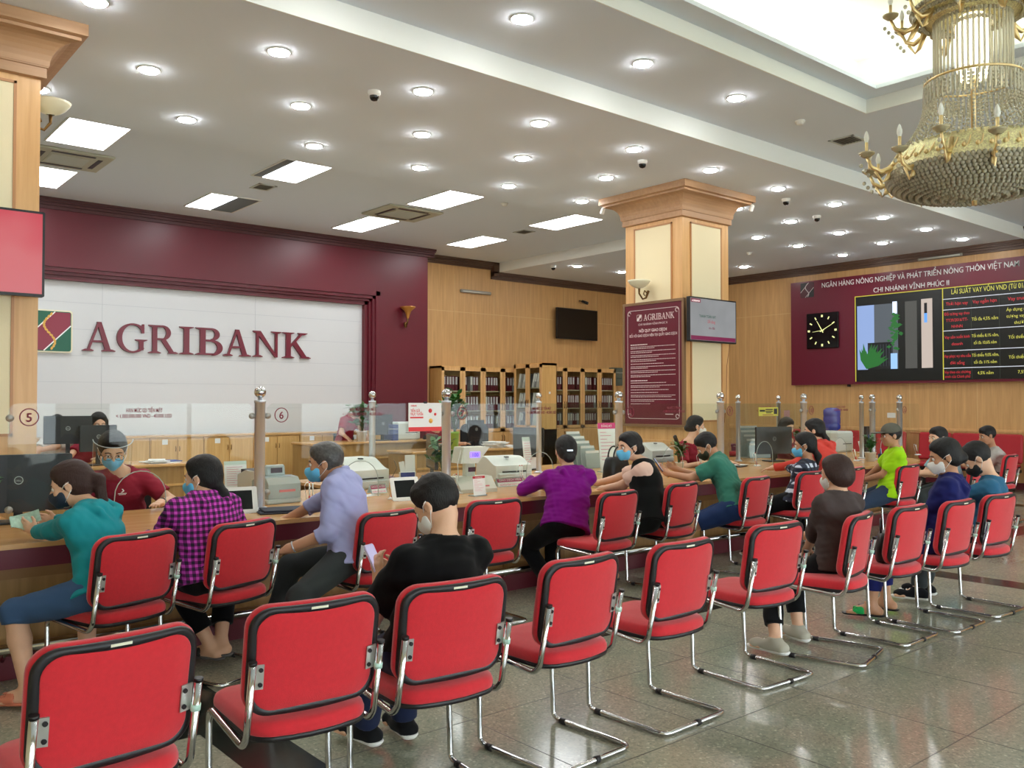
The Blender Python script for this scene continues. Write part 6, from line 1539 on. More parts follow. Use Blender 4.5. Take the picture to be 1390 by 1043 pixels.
    # ---- hair
    if hair != 'none':
        a = .16
        l2 = list(head - Vector((.28, .28, .42))); h2 = list(head + Vector((.28, .28, .2))); f = Field(l2, h2, min(res, .008))
        if hair == 'short':
            f.put(ell(H(0, -.018, .030), (.086 * hs, .098 * hs, .097 * hs), HR), .02); f.put(ell(H(0, .03, .07), (.066 * hs, .055 * hs, .046 * hs), HR), .02)
            cpos, cn = H(0, .088, .052), HR @ Vector((0, .70, -.71)); f.keep(cpos, cn); f.keep(H(0, 0, -.075), HR @ Vector((0, .1, -1)))
        else:
            f.put(ell(H(0, -.020, .028), (.088 * hs, .100 * hs, .099 * hs), HR), .02); f.put(ell(H(0, .02, .07), (.070 * hs, .062 * hs, .046 * hs), HR), .02); f.put(ell(H(0, -.05, -.03), (.072 * hs, .06 * hs, .06 * hs), HR), .03)
            if hair in ('long',): 
                for sx in (-1, 1): f.put(cap(H(sx * .078, -.0, .03), H(sx * .085, .005, -.19), .022, .03), .02)
                f.put(cap(H(0, -.075, .02), H(0, -.085, -.20), .05, .045, HS, 1.6), .03)
            cpos, cn = H(0, .082, .058), HR @ Vector((0, .80, -.60))
            if hair == 'bob': f.put(ell(H(0, -.03, -.02), (.094 * hs, .085 * hs, .085 * hs), HR), .03)
            if hair != 'long': f.keep(cpos, cn)
            else: f.carve(ell(H(0, .105, -.045), (.062 * hs, .08 * hs, .115 * hs), HR), .01)
            if hair == 'pony':
                f.put(cap(H(0, -.100, .015), H(0, -.135, -.02), .024, .034), .02); f.put(cap(H(0, -.135, -.02), H(0, -.125, -.15), .034, .026), .02); f.put(cap(H(0, -.125, -.15), H(0.01, -.11, -.20), .024, .008), .02)
            if hair == 'lowpony': f.put(cap(H(0, -.085, -.05), H(0, -.11, -.12), .026, .034), .02); f.put(cap(H(0, -.11, -.12), H(.01, -.10, -.20), .032, .012), .02)
            if hair == 'bun': f.put(ell(H(0, -.105, -.035), (.046 * hs, .038 * hs, .042 * hs), HR), .015)
            if hair == 'lowbun': f.put(ell(H(0, -.088, -.07), (.05 * hs, .04 * hs, .045 * hs), HR), .015)
        f.noise(.0012, 150, seed + 3)
        o = f.mesh('hair', hairm, t, inv)
        if hair in ('pony',): MB().tube([inv @ H(.026 * math.cos(q), -.106, .012 + .026 * math.sin(q)) for q in np.linspace(0, 2 * PI, 14)[:-1]], .006, 6, closed=True).build('hair_tie', mat('tie_pale', (190, 170, 170), .6), o)
        if hair in ('lowpony', 'lowbun', 'bun') and extra and 'clip' in extra: MB().box(inv @ H(0, -.115, -.02), (.05, .02, .012)).build('hair_clip', extra['clip'], o)
    # ---- face mask
    if mask:
        dz = -.045 if mask_low else 0; dy = -.01 if mask_low else 0
        l2 = list(head - Vector((.2, .2, .2))); h2 = list(head + Vector((.2, .2, .2))); f = Field(l2, h2, .006)
        f.put(ell(H(0, .034 + dy, -.048 + dz), (.065 * hs, .068 * hs, .068 * hs), HR), .02); f.put(cap(H(0, .085 + dy, -.02 + dz), H(0, .104 + dy, -.042 + dz), .014, .018), .03); f.put(cap(H(0, .098 + dy, -.06 + dz), H(0, .085 + dy, -.09 + dz), .02, .02), .03)
        f.keep(H(0, .028 + dy, 0), HR @ Vector((0, -1, 0))); f.keep(H(0, .0, -.012 + dz), HR @ Vector((0, .1, 1)))
        f.keep(H(0, 0, -.112 + dz), HR @ Vector((0, 0, -1)))
        mo = f.mesh('face_mask', mask, t, inv)
        for sx in (-1, 1):
            MB().tube([inv @ H(sx * .062, .035 + dy, -.020 + dz), inv @ H(sx * .082, .012, .002), inv @ H(sx * .090, -.016, .012)], .0018, 5).build('ear_loop', MASKW, mo)
            MB().tube([inv @ H(sx * .056, .035 + dy, -.085 + dz), inv @ H(sx * .078, .005, -.055), inv @ H(sx * .088, -.018, -.03)], .0018, 5).build('ear_loop', MASKW, mo)
    if glasses:
        gm = mat('glasses_frame', (60, 40, 40), .4); 
        for sx in (-1, 1):
            g_ = MB(); g_.tube([inv @ H(sx * (.034 + .024 * math.cos(q) * 1.1), .104, -.008 + .019 * math.sin(q)) for q in np.linspace(0, 2 * PI, 18)[:-1]], .0016, 5, closed=True)
            g_.build('glasses_rim', gm, t); MB().tube([inv @ H(sx * .058, .10, -.004), inv @ H(sx * .084, .0, .0)], .0016, 5).build('glasses_arm', gm, t)
    if cap_m:
        l2 = list(head - Vector((.26, .26, .1))); h2 = list(head + Vector((.26, .26, .2))); f = Field(l2, h2, .007)
        f.put(ell(H(0, -.008, .038), (.094 * hs, .108 * hs, .094 * hs), HR), .02); f.keep(H(0, .0, .03), HR @ Vector((0, -.12, -1)))
        co = f.mesh('cap_crown', cap_m, t, inv); f = Field(l2, h2, .006)
        f.put(ell(H(0, .13, .036), (.075 * hs, .085 * hs, .009 * hs), HR), .01); f.mesh('cap_brim', cap_m, t, inv)
    if shield:
        vs = []; n = 14
        for z in (.075, -.15):
            for k in range(n + 1):
                a = PI * (k / n) ; vs.append(inv @ H(.118 * math.cos(a), .0 + .135 * math.sin(a), z))
        g_ = MB(); g_.add(vs, [(k, k + 1, n + 2 + k, n + 1 + k) for k in range(n)], True); so = g_.build('face_shield', glass('shield_plastic', (.93, .95, .95, 1), .9, .05, .07), t)
        MB().tube([v for v in vs[:n + 1]], .003, 6).build('shield_band', mat('band_clear', (190, 200, 200), .3), so)
    # ---- shoes
    if lower and shoes:
        for (fo, fo0, fd, sdv, zf) in feet:
            lo2 = list(fo0 - Vector((.25, .25, .12))); hi2 = list(fo0 + Vector((.25, .25, .2))); so = sole or MASKW
            if shoes[0] == 'sneaker':
                f = Field(lo2, hi2, .007); f.put(cap(fo0 - fd * .05, fo0 + fd * .13, .038, .032, sdv, 1.25), .02); f.put(cap(fo + Vector((0, 0, .01)), fo0 + fd * .03, .044, .04), .03); f.put(cap(fo0 + fd * .13, fo0 + fd * .16, .026, .02, sdv, 1.6), .02)
                f.keep(fo0 + Vector((0, 0, -.018)), (0, 0, -1)); f.keep(fo + Vector((0, 0, .03)), (0, 0, 1)); f.mesh('shoe', shoes[1], t, inv)
                f = Field(lo2, hi2, .006); f.put(cap(fo0 - fd * .055, fo0 + fd * .165, .046, .04, sdv, 1.0), .01); f.keep(fo0 + Vector((0, 0, -.014)), (0, 0, 1)); f.keep(fo0 + Vector((0, 0, -.036)), (0, 0, -1)); f.mesh('sole', so, t, inv)
                g_ = MB()
                for j in range(4):
                    c_ = fo0 + fd * (.035 + .024 * j) * s + Vector((0, 0, (.047 - .006 * j) * s)); g_.tube([inv @ (c_ - sdv * .024 - Vector((0, 0, .014))), inv @ (c_ + Vector((0, 0, .004))), inv @ (c_ + sdv * .024 + fd * .012 - Vector((0, 0, .014)))], .0035, 5)
                g_.build('laces', MASKW, t)
            else:
                f = Field(lo2, hi2, .006); f.put(cap(fo0 - fd * .055, fo0 + fd * .165, .046, .046, sdv, 1.0), .01); f.keep(fo0 + Vector((0, 0, -.020)), (0, 0, 1)); f.keep(fo0 + Vector((0, 0, -.036)), (0, 0, -1)); f.mesh('sandal_sole', so, t, inv)
                f = Field(lo2, hi2, .006); f.put(cap(fo0 + fd * .065 + Vector((0, 0, -.002)), fo0 + fd * .115 - Vector((0, 0, .008)), .037, .034, sdv, 1.35), .01); f.carve(cap(fo0 + fd * .02, fo0 + fd * .15 - Vector((0, 0, .008)), .031, .028, sdv, 1.32), .002); f.keep(fo0 + Vector((0, 0, -.022)), (0, 0, -1)); f.mesh('sandal_strap', shoes[1], t, inv)
    info = dict(t=t, inv=inv, H=H, lw=lw, rw=rw, hands=hands, le=le, re=re, neck=neck, F=F, R=R_, up=up, hip=hip, back=back, HR=HR, feet=feet)
    return info
def strap(info, which, m, name='wristwatch'):
    wr, d, n_, sd = info['hands'][which]; inv = info['inv']; c = wr - d * .03; a = n_.normalized(); b = d.cross(a)
    o = MB(); o.tube([inv @ (c + (a * math.cos(q) + b * math.sin(q)) * .031) for q in np.linspace(0, 2 * PI, 18)[:-1]], .005, 6, closed=True); o = o.build(name, m, info['t'])
    return o
# ------------------------------------------------------------------ everybody in the hall
def chair_seat(x, y, a, dx=0, dy=.30):  # hip centre over the seat
    q = math.radians(a); return Vector((x - dy * math.sin(q) + dx * math.cos(q), y + dy * math.cos(q) + dx * math.sin(q), .598))
SN = mat('teller_maroon', (142, 20, 46), .85, bump=.3, bscale=14)
JEAN = cloth('denim_blue', (62, 88, 124)); BLK = cloth('black_cloth', (17, 17, 19)); NAVYT = cloth('navy_trouser', (30, 38, 66)); DGREY = cloth('dark_grey_trouser', (54, 58, 58))
PCHK = checks('purple_check', (122, 24, 112), (34, 12, 44), (206, 70, 190), 62, .5)
NPLD = checks('navy_plaid', (46, 52, 72), (18, 22, 36), (206, 212, 224), 24, .3)
# front row: man in black
h = chair_seat(1.99, 2.64, -4, 0, .27)
A = person('man in black t-shirt and white mask on a front row chair looking at his phone', h, onY(602, 740, 2.99), onY(592, 684, 3.07), 2, 22, -32,
    lh=onY(516, 790, 3.27), rh=h + Vector((.12, .42, .20)), lpole=(-.75, -.3, -.9), rpole=(.6, -.4, -.7), lf=onZ(497, 985, .10), rf=onZ(548, 975, .10), lknee=(0, 1, .5), rknee=(0, 1, .5), top=cloth('black_tee', (9, 9, 10), bump=.05), sleeve='short', bottom=NAVYT, leg='long', hair='short', mask=MASKW,
    res=.0068, size=1.04, headscale=.95, shoes=('sneaker', cloth('shoe_black', (22, 22, 24))), hand='hold', lfinger=(-.1, .25, 1), seed=11, girth=1.06)
strap(A, 0, GOLD, 'bracelet')
wr, d, n_, sd = A['hands'][0]
p = wr + Vector((.0, .045, .085)); t = thing('smartphone', 'pale lilac phone held by the man in black t-shirt', 'phone', p); t.rotation_euler = (math.radians(62), 0, math.radians(28))
MB().prism(rrect(.072, .15, .012), Matrix(), -.004, .004).build('case', mat('phone_lilac', (206, 196, 226), .3), t); MB().prism(rrect(.066, .142, .009), Matrix(), .004, .0048).build('screen', emis('phone_screen', (206, 200, 235), .6), t)
# boy in brown
h = chair_seat(5.12, 2.70, 14, .10, .24); h.z = .56
person('boy with brown bowl haircut in a dark brown t-shirt on a front row chair', h, onY(1137, 672, 2.98), onY(1135, 642, 3.0), -8, -4, -8, lh=onY(1096, 745, 3.25), rh=h + Vector((.1, .35, .1)), lf=(4.72, 3.12, .09), rf=(5.1, 3.2, .09),
    top=cloth('brown_tee', (72, 62, 60)), sleeve='three', bottom=BLK, leg='crop', hair='bob', hairm=HAIRBR, mask=MASKW, res=.0085, size=.93, shoes=('sneaker', cloth('shoe_grey', (176, 170, 154))), seed=12)
# woman in navy
h = chair_seat(6.30, 2.63, 0, .06, .25)
person('woman in navy hooded dress with low bun and thin white mask in the front row', h, onX(1291, 648, 6.5), onX(1282, 619, 6.43), 18, 36, -14, lh=h + Vector((-.08, .26, .04)), rh=h + Vector((.1, .3, .06)), lpole=(-.5, -.4, -1), lf=(6.08, 3.22, .09), rf=(6.35, 3.25, .09),
    top=cloth('navy_dress', (30, 34, 92)), sleeve='long', bottom=cloth('navy_dress', ()), leg='crop', hair='bun', mask=MASKW, res=.0085, hood=True, skin=SKIN2, shoes=('sandal', cloth('strap_green', (40, 170, 90))), sole=BLACK, seed=13, girth=1.12)
# man in teal
h = chair_seat(6.95, 2.62, -3, .14, .24)
person('man in teal blue t-shirt leaning forward in the last front row chair', h, onX(1347, 652, 7.2), onX(1326, 622, 7.14), 14, 24, -38, lh=h + Vector((-.1, .55, .08)), rh=h + Vector((.15, .5, .1)),
    top=cloth('teal_blue_tee', (48, 100, 132)), sleeve='short', bottom=DGREY, hair='short', mask=MASKK, res=.0085, seed=14, girth=1.06, shoes=('sneaker', cloth('shoe_black', ())))
# counter row: teal hoodie
h = chair_seat(1.46, 4.70, 18, -.04, .27); h.z = .59
W1 = person('woman in turquoise hoodie with brown ponytail counting banknotes at the counter', h, onY(122, 690, 5.16), onY(96, 657, 5.26), 42, 62, -16, lh=onY(48, 722, 5.55), rh=onY(78, 708, 5.72), lpole=(-.2, -.5, -1), rpole=(.4, .0, -1), lf=onZ(38, 938, .09), rf=onZ(118, 905, .09), lknee=(-.6, .6, .8), rknee=(0, .8, .6),
    top=cloth('turquoise_hoodie', (32, 140, 148), bscale=30), sleeve='long', bottom=JEAN, leg='knee', hair='pony', hairm=HAIRBR, mask=MASKN, res=.0072, hood=True, shoes=('sandal', mat('flipflop_orange', (206, 120, 90), .7)), sole=mat('flipflop_orange', ()), hand='hold', lfinger=(-.6, .5, .35), rfinger=(-.8, .3, .2), seed=21)
wr, d, n_, sd = W1['hands'][0]
for k in range(3):
    p = wr + Vector((-.075 + .02 * k, .05 + .02 * k, .035 + .015 * k)); o = MB(); vs = []
    for i in range(6): vs += [(-.07 + .028 * i, -.033, .008 * math.sin(i * .9 + k)), (-.07 + .028 * i, .033, .008 * math.sin(i * .9 + k + .4))]
    vs2 = [(x, y, z + .0035) for x, y, z in vs]; o.add(vs, [(2 * i, 2 * i + 1, 2 * i + 3, 2 * i + 2) for i in range(5)], True); o.add(vs2, [(2 * i, 2 * i + 2, 2 * i + 3, 2 * i + 1) for i in range(5)], True)
    o.add([vs[0], vs[1], vs2[1], vs2[0], vs[10], vs[11], vs2[11], vs2[10]], [(0, 3, 2, 1), (4, 5, 6, 7)])
    o = o.build('banknotes', mat('banknote', (176, 206, 184), .7, var=.15, vscale=60), loc=p); o.rotation_euler = (.9 + .2 * k, .35 - .3 * k, .5 - .35 * k)
    tag(o, ['folded green banknotes held lowest in the hands of the woman in turquoise', 'middle fan of green banknotes in the hands of the woman in turquoise', 'raised green banknotes above the hands of the woman in turquoise'][k], 'banknotes', 'banknotes being counted')
# purple checks
h = chair_seat(2.10, 4.78, 20, -.08, .25)
person('woman in purple checked hooded shirt with black ponytail and blue mask', h, onY(274, 676, 5.1), onY(275, 647, 5.16), 22, 42, -8, lh=h + Vector((-.22, .45, .16)), rh=h + Vector((.15, .42, .16)), lf=(2.02, 5.2, .10), rf=onZ(300, 872, .12), rknee=(.3, .6, .6),
    top=PCHK, sleeve='long', bottom=BLK, leg='crop', hair='lowpony', mask=MASKB, res=.0075, hood=True, shoes=('sandal', BLACK), sole=mat('sole_grey', (90, 88, 88), .7), seed=22, girth=1.18)
# grey haired man
h = chair_seat(2.98, 4.66, 8, -.14, .30)
M1 = person('grey haired man in pale lilac blue shirt with blue mask, one arm along the counter', h, onY(462, 645, 5.12), onY(441, 628, 5.2), 40, 56, -4, lh=onY(392, 745, 5.05), rh=onY(352, 726, 5.72), lpole=(.1, -.6, -1), rpole=(.5, .3, -.2), lf=onZ(400, 905, .10), rf=(2.45, 5.3, .10), lknee=(-.8, .5, .7),
    top=cloth('lilac_shirt', (166, 170, 212)), sleeve='three', bottom=DGREY, leg='long', hair='short', hairm=HAIRG, mask=MASKB, res=.0068, skin=SKIN2, collar=cloth('lilac_shirt', ()), shoes=('sneaker', cloth('shoe_black', ())), rfinger=(-1, .15, -.05), seed=23, size=1.05, hem=-.08)
strap(M1, 0, STEEL)
# purple hoodie
h = Vector((4.86, 5.13, .60))
W3 = person('woman in plain purple hoodie with low black bun, leaning on the counter', h, onY(772, 640, 5.3), onY(768, 612, 5.36), -22, -28, -14, lh=onY(722, 650, 5.70), rh=(5.15, 5.7, .82), lpole=(-.9, -.3, -.4), rpole=(.5, -.6, -1), lf=(4.78, 5.22, .09), rf=(5.0, 5.45, .09), lknee=(0, .9, .2), rknee=(.3, .9, .2),
    top=cloth('purple_hoodie', (122, 14, 124), bscale=9), sleeve='long', bottom=BLK, leg='crop', hair='lowbun', res=.0078, hood=True, shoes=('sandal', BLACK), sole=BLACK, seed=24, girth=1.08, extra={'clip': STEEL})
# peach and black
h = chair_seat(5.93, 4.73, 8, -.22, .28); h.z = .59
person('woman in black sleeveless dress over peach blouse with blue mask, face turned left', h, onY(872, 628, 5.16), onY(854, 606, 5.22), 42, 74, -4, lh=onY(818, 664, 5.5), rh=onY(808, 657, 5.75), lpole=(-.1, -.4, -1), rpole=(.3, 0, -1), lf=(5.2, 5.25, .09), rf=(5.6, 5.35, .09),
    top=cloth('peach_blouse', (232, 196, 178)), sleeve='short', vest=cloth('black_dress', (14, 16, 15)), bottom=cloth('black_dress', ()), leg='knee', hair='bun', mask=MASKB, res=.0075, shoes=('sandal', BLACK), sole=BLACK, seed=25, girth=1.04, extra={'clip': mat('clip_rose', (170, 50, 70), .5)})
# green polo
h = chair_seat(6.93, 4.68, 7, -.10, .26)
M2 = person('man in sea green polo shirt leaning on the counter over his phone', h, onY(973, 622, 5.2), onY(959, 605, 5.32), 30, 44, -34, lh=onY(906, 643, 5.52), rh=onY(918, 637, 5.68), lpole=(-.5, .1, -1), rpole=(.3, .2, -1), lf=(6.25, 5.2, .09), rf=(6.5, 5.4, .09),
    top=cloth('green_polo', (58, 122, 104)), sleeve='short', bottom=cloth('navy_shorts', (34, 52, 92)), leg='short', hair='short', mask=mat('mask_olive', (50, 56, 40), .7), res=.0078, skin=SKIN2, collar=cloth('green_polo', ()), hand='hold', shoes=('sandal', BLACK), sole=BLACK, seed=26, girth=1.08, lfinger=(-.5, .5, .6), rfinger=(-.6, .5, .4))
strap(M2, 0, GOLD)
wr, d, n_, sd = M2['hands'][0]
t = thing('smartphone', 'phone with lit screen held by the man in sea green polo', 'phone', wr + Vector((-.05, .07, .08))); t.rotation_euler = (math.radians(55), 0, math.radians(40))
MB().prism(rrect(.075, .155, .012), Matrix(), -.004, .004).build('case', BLACK, t); MB().prism(rrect(.068, .146, .009), Matrix(), .004, .0048).build('screen', emis('phone_screen2', (190, 200, 236), .9), t)
# plaid
h = chair_seat(7.88, 4.70, -3, -.02, .26)
person('woman in black and white plaid shirt with black hair and mask at the counter', h, onX(1097, 628, 7.98), onX(1092, 604, 7.95), 16, 32, -6, lh=onY(1056, 634, 5.6), rh=onY(1075, 632, 5.75), lpole=(-.7, -.1, -.8), lf=(7.6, 5.2, .09), rf=(7.9, 5.3, .09),
    top=NPLD, sleeve='long', bottom=BLK, hair='lowpony', mask=MASKB, res=.0085, seed=27, skin=SKIN2, girth=1.06, shoes=('sneaker', cloth('shoe_black', ())))
# red jacket
person('dark haired woman in orange red jacket beyond the woman in plaid', (8.74, 5.0, .60), onX(1113, 602, 8.86), onX(1105, 584, 8.82), 10, 24, -8, lh=(8.45, 5.6, .84), rh=(8.8, 5.65, .84), top=cloth('coral_jacket', (206, 70, 60), bscale=9), sleeve='long', bottom=BLK, hair='lowpony', res=.0095, hood=True, seed=28, girth=1.08, shoes=('sneaker', cloth('shoe_black', ())))
# neon green
h = chair_seat(9.57, 4.55, 1, -.10, .26); h.z = .59
person('man in neon green polo shirt and grey cap at the far counter end', h, onX(1216, 610, 9.52), onX(1209, 591, 9.45), 38, 52, -4, lh=onY(1172, 652, 5.05), rh=onY(1176, 648, 5.25), lpole=(-.1, -.4, -1), lf=(8.9, 5.05, .09), rf=(9.1, 5.2, .09),
    top=cloth('neon_green', (168, 226, 30), bscale=9), sleeve='short', bottom=cloth('denim_dark', (52, 66, 88)), hair='short', res=.0085, skin=SKIN2, collar=cloth('neon_yellow', (232, 236, 40)), cap_m=cloth('cap_grey', (96, 94, 84)), seed=29, girth=1.08, shoes=('sandal', BLACK), sole=BLACK)
# light blue tee
person('young man in light blue t-shirt with mask on his chin', (10.45, 4.55, .60), onX(1280, 613, 10.55), onX(1273, 594, 10.45), 45, 62, -4, lh=(10.15, 4.9, .74), rh=(10.35, 5.0, .74), top=cloth('pale_blue_tee', (142, 182, 196)), sleeve='short', bottom=DGREY, hair='short', mask=MASKW, mask_low=True, res=.0085, seed=30, shoes=('sneaker', cloth('shoe_black', ())))
# grey shirt
person('man in pale grey collared shirt seated at the right, head turned left', (12.62, 4.86, .60), onX(1348, 611, 12.65), onX(1340, 591, 12.55), 30, 48, -14, lh=(12.3, 5.2, .72), rh=(12.6, 5.2, .72), top=cloth('grey_shirt', (180, 176, 170)), sleeve='short', bottom=DGREY, hair='short', skin=SKIN2, collar=cloth('grey_shirt', ()), res=.0085, seed=31, shoes=('sneaker', cloth('shoe_black', ())))
# ------------------------------------------------------------------ tellers behind the glass
T1 = person('teller in maroon polo with clear face shield and blue mask facing the customers', (2.02, 6.98, .64), onY(163, 641, 6.84), onY(153, 611, 6.76), 180, 168, -22, lh=(2.16, 6.54, .83), rh=(1.72, 6.54, .83), lpole=(1, .2, -.6), rpole=(-1, .2, -.6), top=SN, sleeve='short', bottom=BLK, hair='lowpony', mask=MASKB, res=.0085, collar=SN, glasses=True, shield=True, lower=False, seed=41, headscale=1.08)
strap(T1, 0, BLACK)
p = onY(180, 666, 6.62)
person('long haired teller with glasses in maroon behind a black monitor', (3.12, 12.95, .72), onY(132, 598, 12.85), onY(134, 575, 12.8), 178, 176, -10, lh=(3.3, 12.5, .82), rh=(2.9, 12.5, .82), top=SN, sleeve='short', bottom=BLK, hair='long', res=.0105, glasses=True, lower=False, seed=42, headscale=1.2)
person('teller almost hidden behind a monitor by the left column, only dark hair showing', (2.9, 13.1, .70), onY(80, 594, 12.95), onY(78, 576, 12.9), 178, 178, -12, lh=(2.2, 12.55, .84), rh=(2.5, 12.55, .84), top=cloth('white_blouse', (220, 216, 210)), sleeve='short', bottom=BLK, hair='bob', res=.0105, lower=False, seed=43)
person('maroon shirted teller behind the far desk left of the white potted plant', (7.8, 13.98, .84), onY(476, 566, 13.9), onY(488, 560, 13.75), 200, 190, -30, lh=(8.0, 13.5, .96), rh=(7.6, 13.5, .96), top=SN, sleeve='short', bottom=BLK, hair='bob', res=.0105, lower=False, seed=44)
person('maroon shirted teller hidden to the shoulders behind the savings poster', (9.25, 12.95, .72), onY(592, 586, 12.9), onY(590, 566, 12.82), 178, 170, -10, lh=(9.4, 12.5, .84), rh=(9.0, 12.5, .84), top=SN, sleeve='short', bottom=BLK, hair='bob', res=.0105, lower=False, seed=45)
person('teller with white mask and black bun in maroon, looking to the right', (8.88, 7.02, .60), onY(934, 600, 6.95), onY(945, 578, 6.92), 190, -128, -4, lh=(9.05, 6.6, .82), rh=(8.55, 6.62, .84), top=SN, sleeve='short', bottom=BLK, hair='bun', mask=MASKW, res=.0085, lower=False, seed=46)
person('teller with black fringe peeping over the monitor with the round badge', (11.2, 7.15, .62), onY(1070, 598, 7.05), onY(1068, 579, 7.0), 178, 168, -18, lh=(11.3, 6.6, .83), rh=(10.95, 6.6, .83), top=SN, sleeve='short', bottom=BLK, hair='bob', res=.0095, lower=False, seed=47)
# polo emblem
so = [c for c in T1['t'].children if c.name.startswith('shirt')][0]; L_ = T1['inv'] @ onY(177, 668, 6.6)
ok, loc, nor, ix = so.closest_point_on_mesh(L_)
if ok:
    up_ = Vector((0, 0, 1)); rt_ = up_.cross(nor).normalized(); m_ = plane(loc + nor * .002, rt_, nor.cross(rt_)); g = MB()
    g.prism([(-.03, -.014), (.03, -.014), (.03, -.009), (-.03, -.009)], m_, 0, .002); g.prism([(-.012, -.004), (0, -.004), (.016, .006), (.006, .022), (-.004, .022), (.006, .008)], m_, 0, .002); g.prism([(-.024, -.021), (.024, -.021), (.024, -.018), (-.024, -.018)], m_, 0, .002)
    g.build('emblem', PAPER, so)

hb = [o for o in bpy.data.objects if o.name.startswith('handbag')][0]
o = copy_tree(hb); o.location = (5.72, 2.93, .502); o.rotation_euler = (0, 0, .5); o.scale = (.8, .8, .8); o['label'] = 'black handbag lying on the empty front row chair right of the boy in brown'
# ------------------------------------------------------------------ the big crystal chandelier in the ceiling tray
d_ = ray(1326, 548); CHX, CHY = d_.x / d_.y * 2.7, 2.7
t = thing('chandelier', 'huge tiered gold and crystal chandelier hanging from the ceiling tray', 'chandelier', (CHX, CHY, 0)); t.scale = (.88, .88, 1)
GLD = mat('gilt', (238, 212, 158), .28, 1.0, bump=.5, bscale=60)
FIL = mat('gilt_filigree', (240, 220, 176), .35, .9, bump=1.0, bscale=110, var=.35, vscale=70)
CRY = mat('crystal_bead', (226, 220, 198), .08, trans=.45, spec=.9)
CRS = mat('crystal_bead_smoky', (222, 214, 190), .08, trans=.5, spec=.9)
MB().tube([(0, 0, 2.98), (0, 0, 4.3), (0, 0, 5.4)], .02, 10).build('stem', GLD, t)
MB().lathe([(.0001, 5.4), (.14, 5.4), (.12, 5.34), (.03, 5.3), (.0001, 5.3)], seg=24).build('ceiling_rose', GLD, t)
def ball(g, c, r, seg=6, rg=4): g.sph(c, r, seg, rg)
# bowl of crystal balls
def bowl(name, R, z0, z1, rows, r, m, rin=.05):
    g = MB()
    for k in range(rows):
        u = k / (rows - 1); a = u * PI / 2 * .97; rad = R * math.cos(a) * 1.0; z = z0 - (z0 - z1) * math.sin(a) ** .9
        if k % 1 == 0:
            n = max(3, int(2 * PI * rad / (r * 1.75)))
            for j in range(n):
                q = 2 * PI * (j + .5 * (k % 2)) / n; ball(g, (rad * math.cos(q), rad * math.sin(q), z), r)
    o = g.build(name, m, t, fix=False); o['kind'] = 'stuff'; return o
bowl('crystal_bowl', .66, 3.215, 3.03, 15, .022, CRS)
MB().lathe([(.60, 3.22), (.45, 3.13), (.25, 3.05), (.0001, 3.03)], seg=40).build('bowl_liner', mat('liner_gilt', (206, 196, 166), .4, .5), t)
MB().lathe([(.665, 3.215), (.66, 3.26), (.63, 3.30), (.60, 3.36), (.55, 3.41), (.53, 3.405), (.58, 3.33), (.62, 3.27), (.64, 3.215)], seg=60).build('filigree_band', FIL, t)
g = MB()
for j in range(44):
    q = 2 * PI * j / 44; r_ = .62; g.tube([(r_ * math.cos(q), r_ * math.sin(q), 3.30), ((r_ + .03) * math.cos(q), (r_ + .03) * math.sin(q), 3.24), ((r_ + .02) * math.cos(q + .05), (r_ + .02) * math.sin(q + .05), 3.3), ((r_ - .03) * math.cos(q + .07), (r_ - .03) * math.sin(q + .07), 3.36)], .007, 5)
    ball(g, ((.655) * math.cos(q), .655 * math.sin(q), 3.285), .017)
o = g.build('gilt_scrollwork', GLD, t, fix=False); o['kind'] = 'stuff'
g = MB()
for j in range(64):
    q = 2 * PI * j / 64
    for k in range(17):
        u = k / 16; rad = .365 + (.57 - .365) * u ** 2.6; z = 3.84 - .44 * u; ball(g, (rad * math.cos(q), rad * math.sin(q), z), .011, 5, 4)
o = g.build('bead_strands', CRY, t, fix=False); o['kind'] = 'stuff'
MB().tube([(.365 * math.cos(q), .365 * math.sin(q), 3.885) for q in np.linspace(0, 2 * PI, 49)[:-1]], .009, 6, closed=True).build('upper_ring', GLD, t)
g = MB()
for j in range(54):
    q = 2 * PI * j / 54; c, s_ = math.cos(q), math.sin(q)
    g.tube([(.368 * c, .368 * s_, 3.87), (.37 * c, .37 * s_, 3.74), (.37 * c, .37 * s_, 3.71)], .012, 4, rs=[.009, .014, .002])
    g.tube([(.365 * math.cos(q + .02), .365 * math.sin(q + .02), 3.885), (.375 * c, .375 * s_, 3.915), (.365 * math.cos(q - .03), .365 * math.sin(q - .03), 3.885)], .003, 4)
o = g.build('crystal_prisms', CRY, t, fix=False); o['kind'] = 'stuff'
g = MB()
for j in range(46):
    q = 2 * PI * j / 46; c, s_ = math.cos(q), math.sin(q); g.tube([(.29 * c, .29 * s_, 3.86 + .02 * (j % 3)), (.29 * c, .29 * s_, 4.37)], .0085, 6)
o = g.build('glass_rods', CRY, t, fix=False); o['kind'] = 'stuff'
MB().lathe([(.10, 3.9), (.13, 4.0), (.13, 4.3), (.10, 4.36)], seg=20).build('inner_lamp', mat('inner_opal', (246, 240, 214), .4, emit=1.6), t)
bowl('upper_crystal_bowl', .46, 4.42, 4.30, 6, .018, CRS)
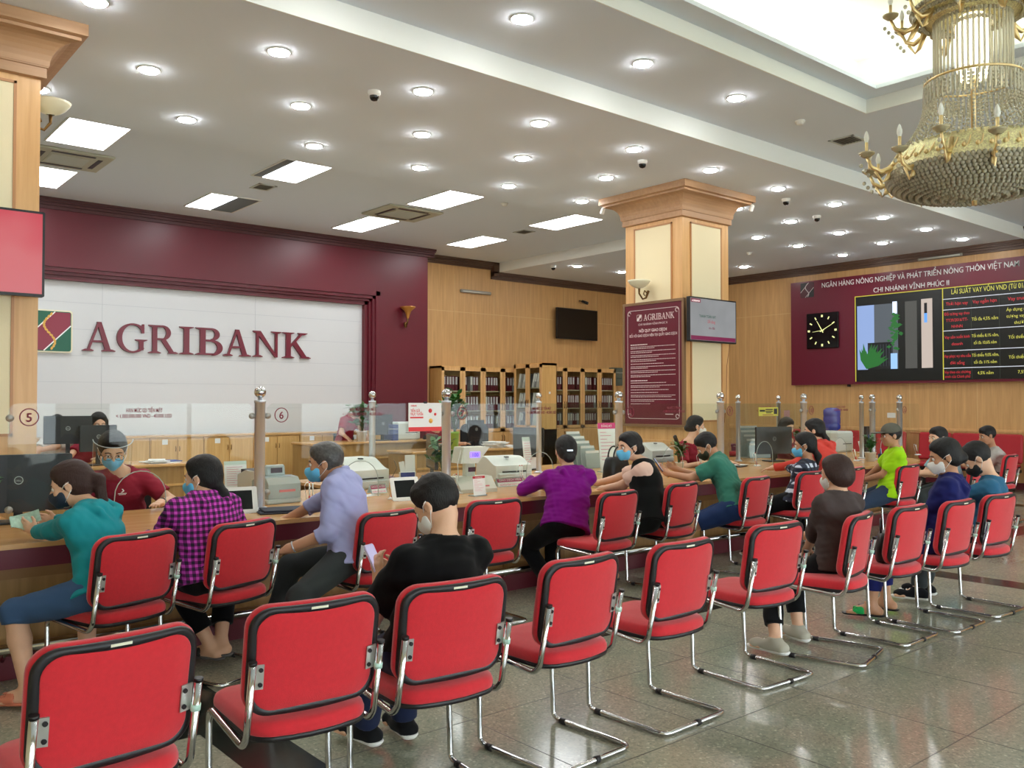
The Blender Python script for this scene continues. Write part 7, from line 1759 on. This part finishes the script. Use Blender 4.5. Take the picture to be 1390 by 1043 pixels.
MB().lathe([(.30, 4.33), (.44, 4.40), (.47, 4.44), (.45, 4.52), (.40, 4.60), (.30, 4.62)], seg=50).build('upper_filigree_band', FIL, t)
def arm(q, r0, r1, z0, sc=1.0):
    c, s_ = math.cos(q), math.sin(q); P = lambda r, z: (r * c, r * s_, z)
    a = MB().tube([P(r0, z0 + .06), P(r0 + (r1 - r0) * .25, z0 - .03 * sc), P(r0 + (r1 - r0) * .55, z0 - .055 * sc), P(r0 + (r1 - r0) * .85, z0 - .02 * sc), P(r1, z0 + .05 * sc)], .016, 8, rs=[.02, .022, .018, .014, .012])
    a.tube([P(r0 + .02, z0 + .0), P(r0 + (r1 - r0) * .35, z0 - .10 * sc), P(r0 + (r1 - r0) * .5, z0 - .13 * sc), P(r0 + (r1 - r0) * .75, z0 - .05 * sc)], .012, 6, rs=[.02, .02, .006, .012])
    a = a.build('arm', GLD, t)
    MB().lathe([(.012, .05), (.03, .052), (.062, .075), (.066, .085), (.055, .078), (.012, .065)], P(r1, z0), 14).build('drip_cup', mat('cup_crystal', (190, 178, 146), .15, .3), a)
    MB().cyl(P(r1, z0 + .06), P(r1, z0 + .16), .013, 10).build('candle_sleeve', GLD, a)
    MB().lathe([(.012, .16), (.021, .185), (.020, .205), (.010, .235), (.0001, .25)], P(r1, z0), 10).build('bulb', mat('bulb_frost', (246, 246, 240), .3), a)
    g = MB(); 
    for k in range(3): ball(g, P(r1 + .045 - .03 * k, z0 - .01 - .035 * k), .016)
    g.build('crystal_drops', CRY, a)['kind'] = 'stuff'
for j in range(14): arm(2 * PI * (j + .3) / 14, .60, .80 + (.06 if j % 2 else 0), 3.24 + (.05 if j % 2 else 0))
for j in range(10): arm(2 * PI * (j + .35) / 10, .38, .62, 4.36)
# ------------------------------------------------------------------ light
w = bpy.data.worlds.new('world'); SC.world = w; w.use_nodes = True
bg = w.node_tree.nodes['Background']; bg.inputs[0].default_value = (.86, .93, 1, 1); bg.inputs[1].default_value = 6.5
bpy.context.view_layer.update()
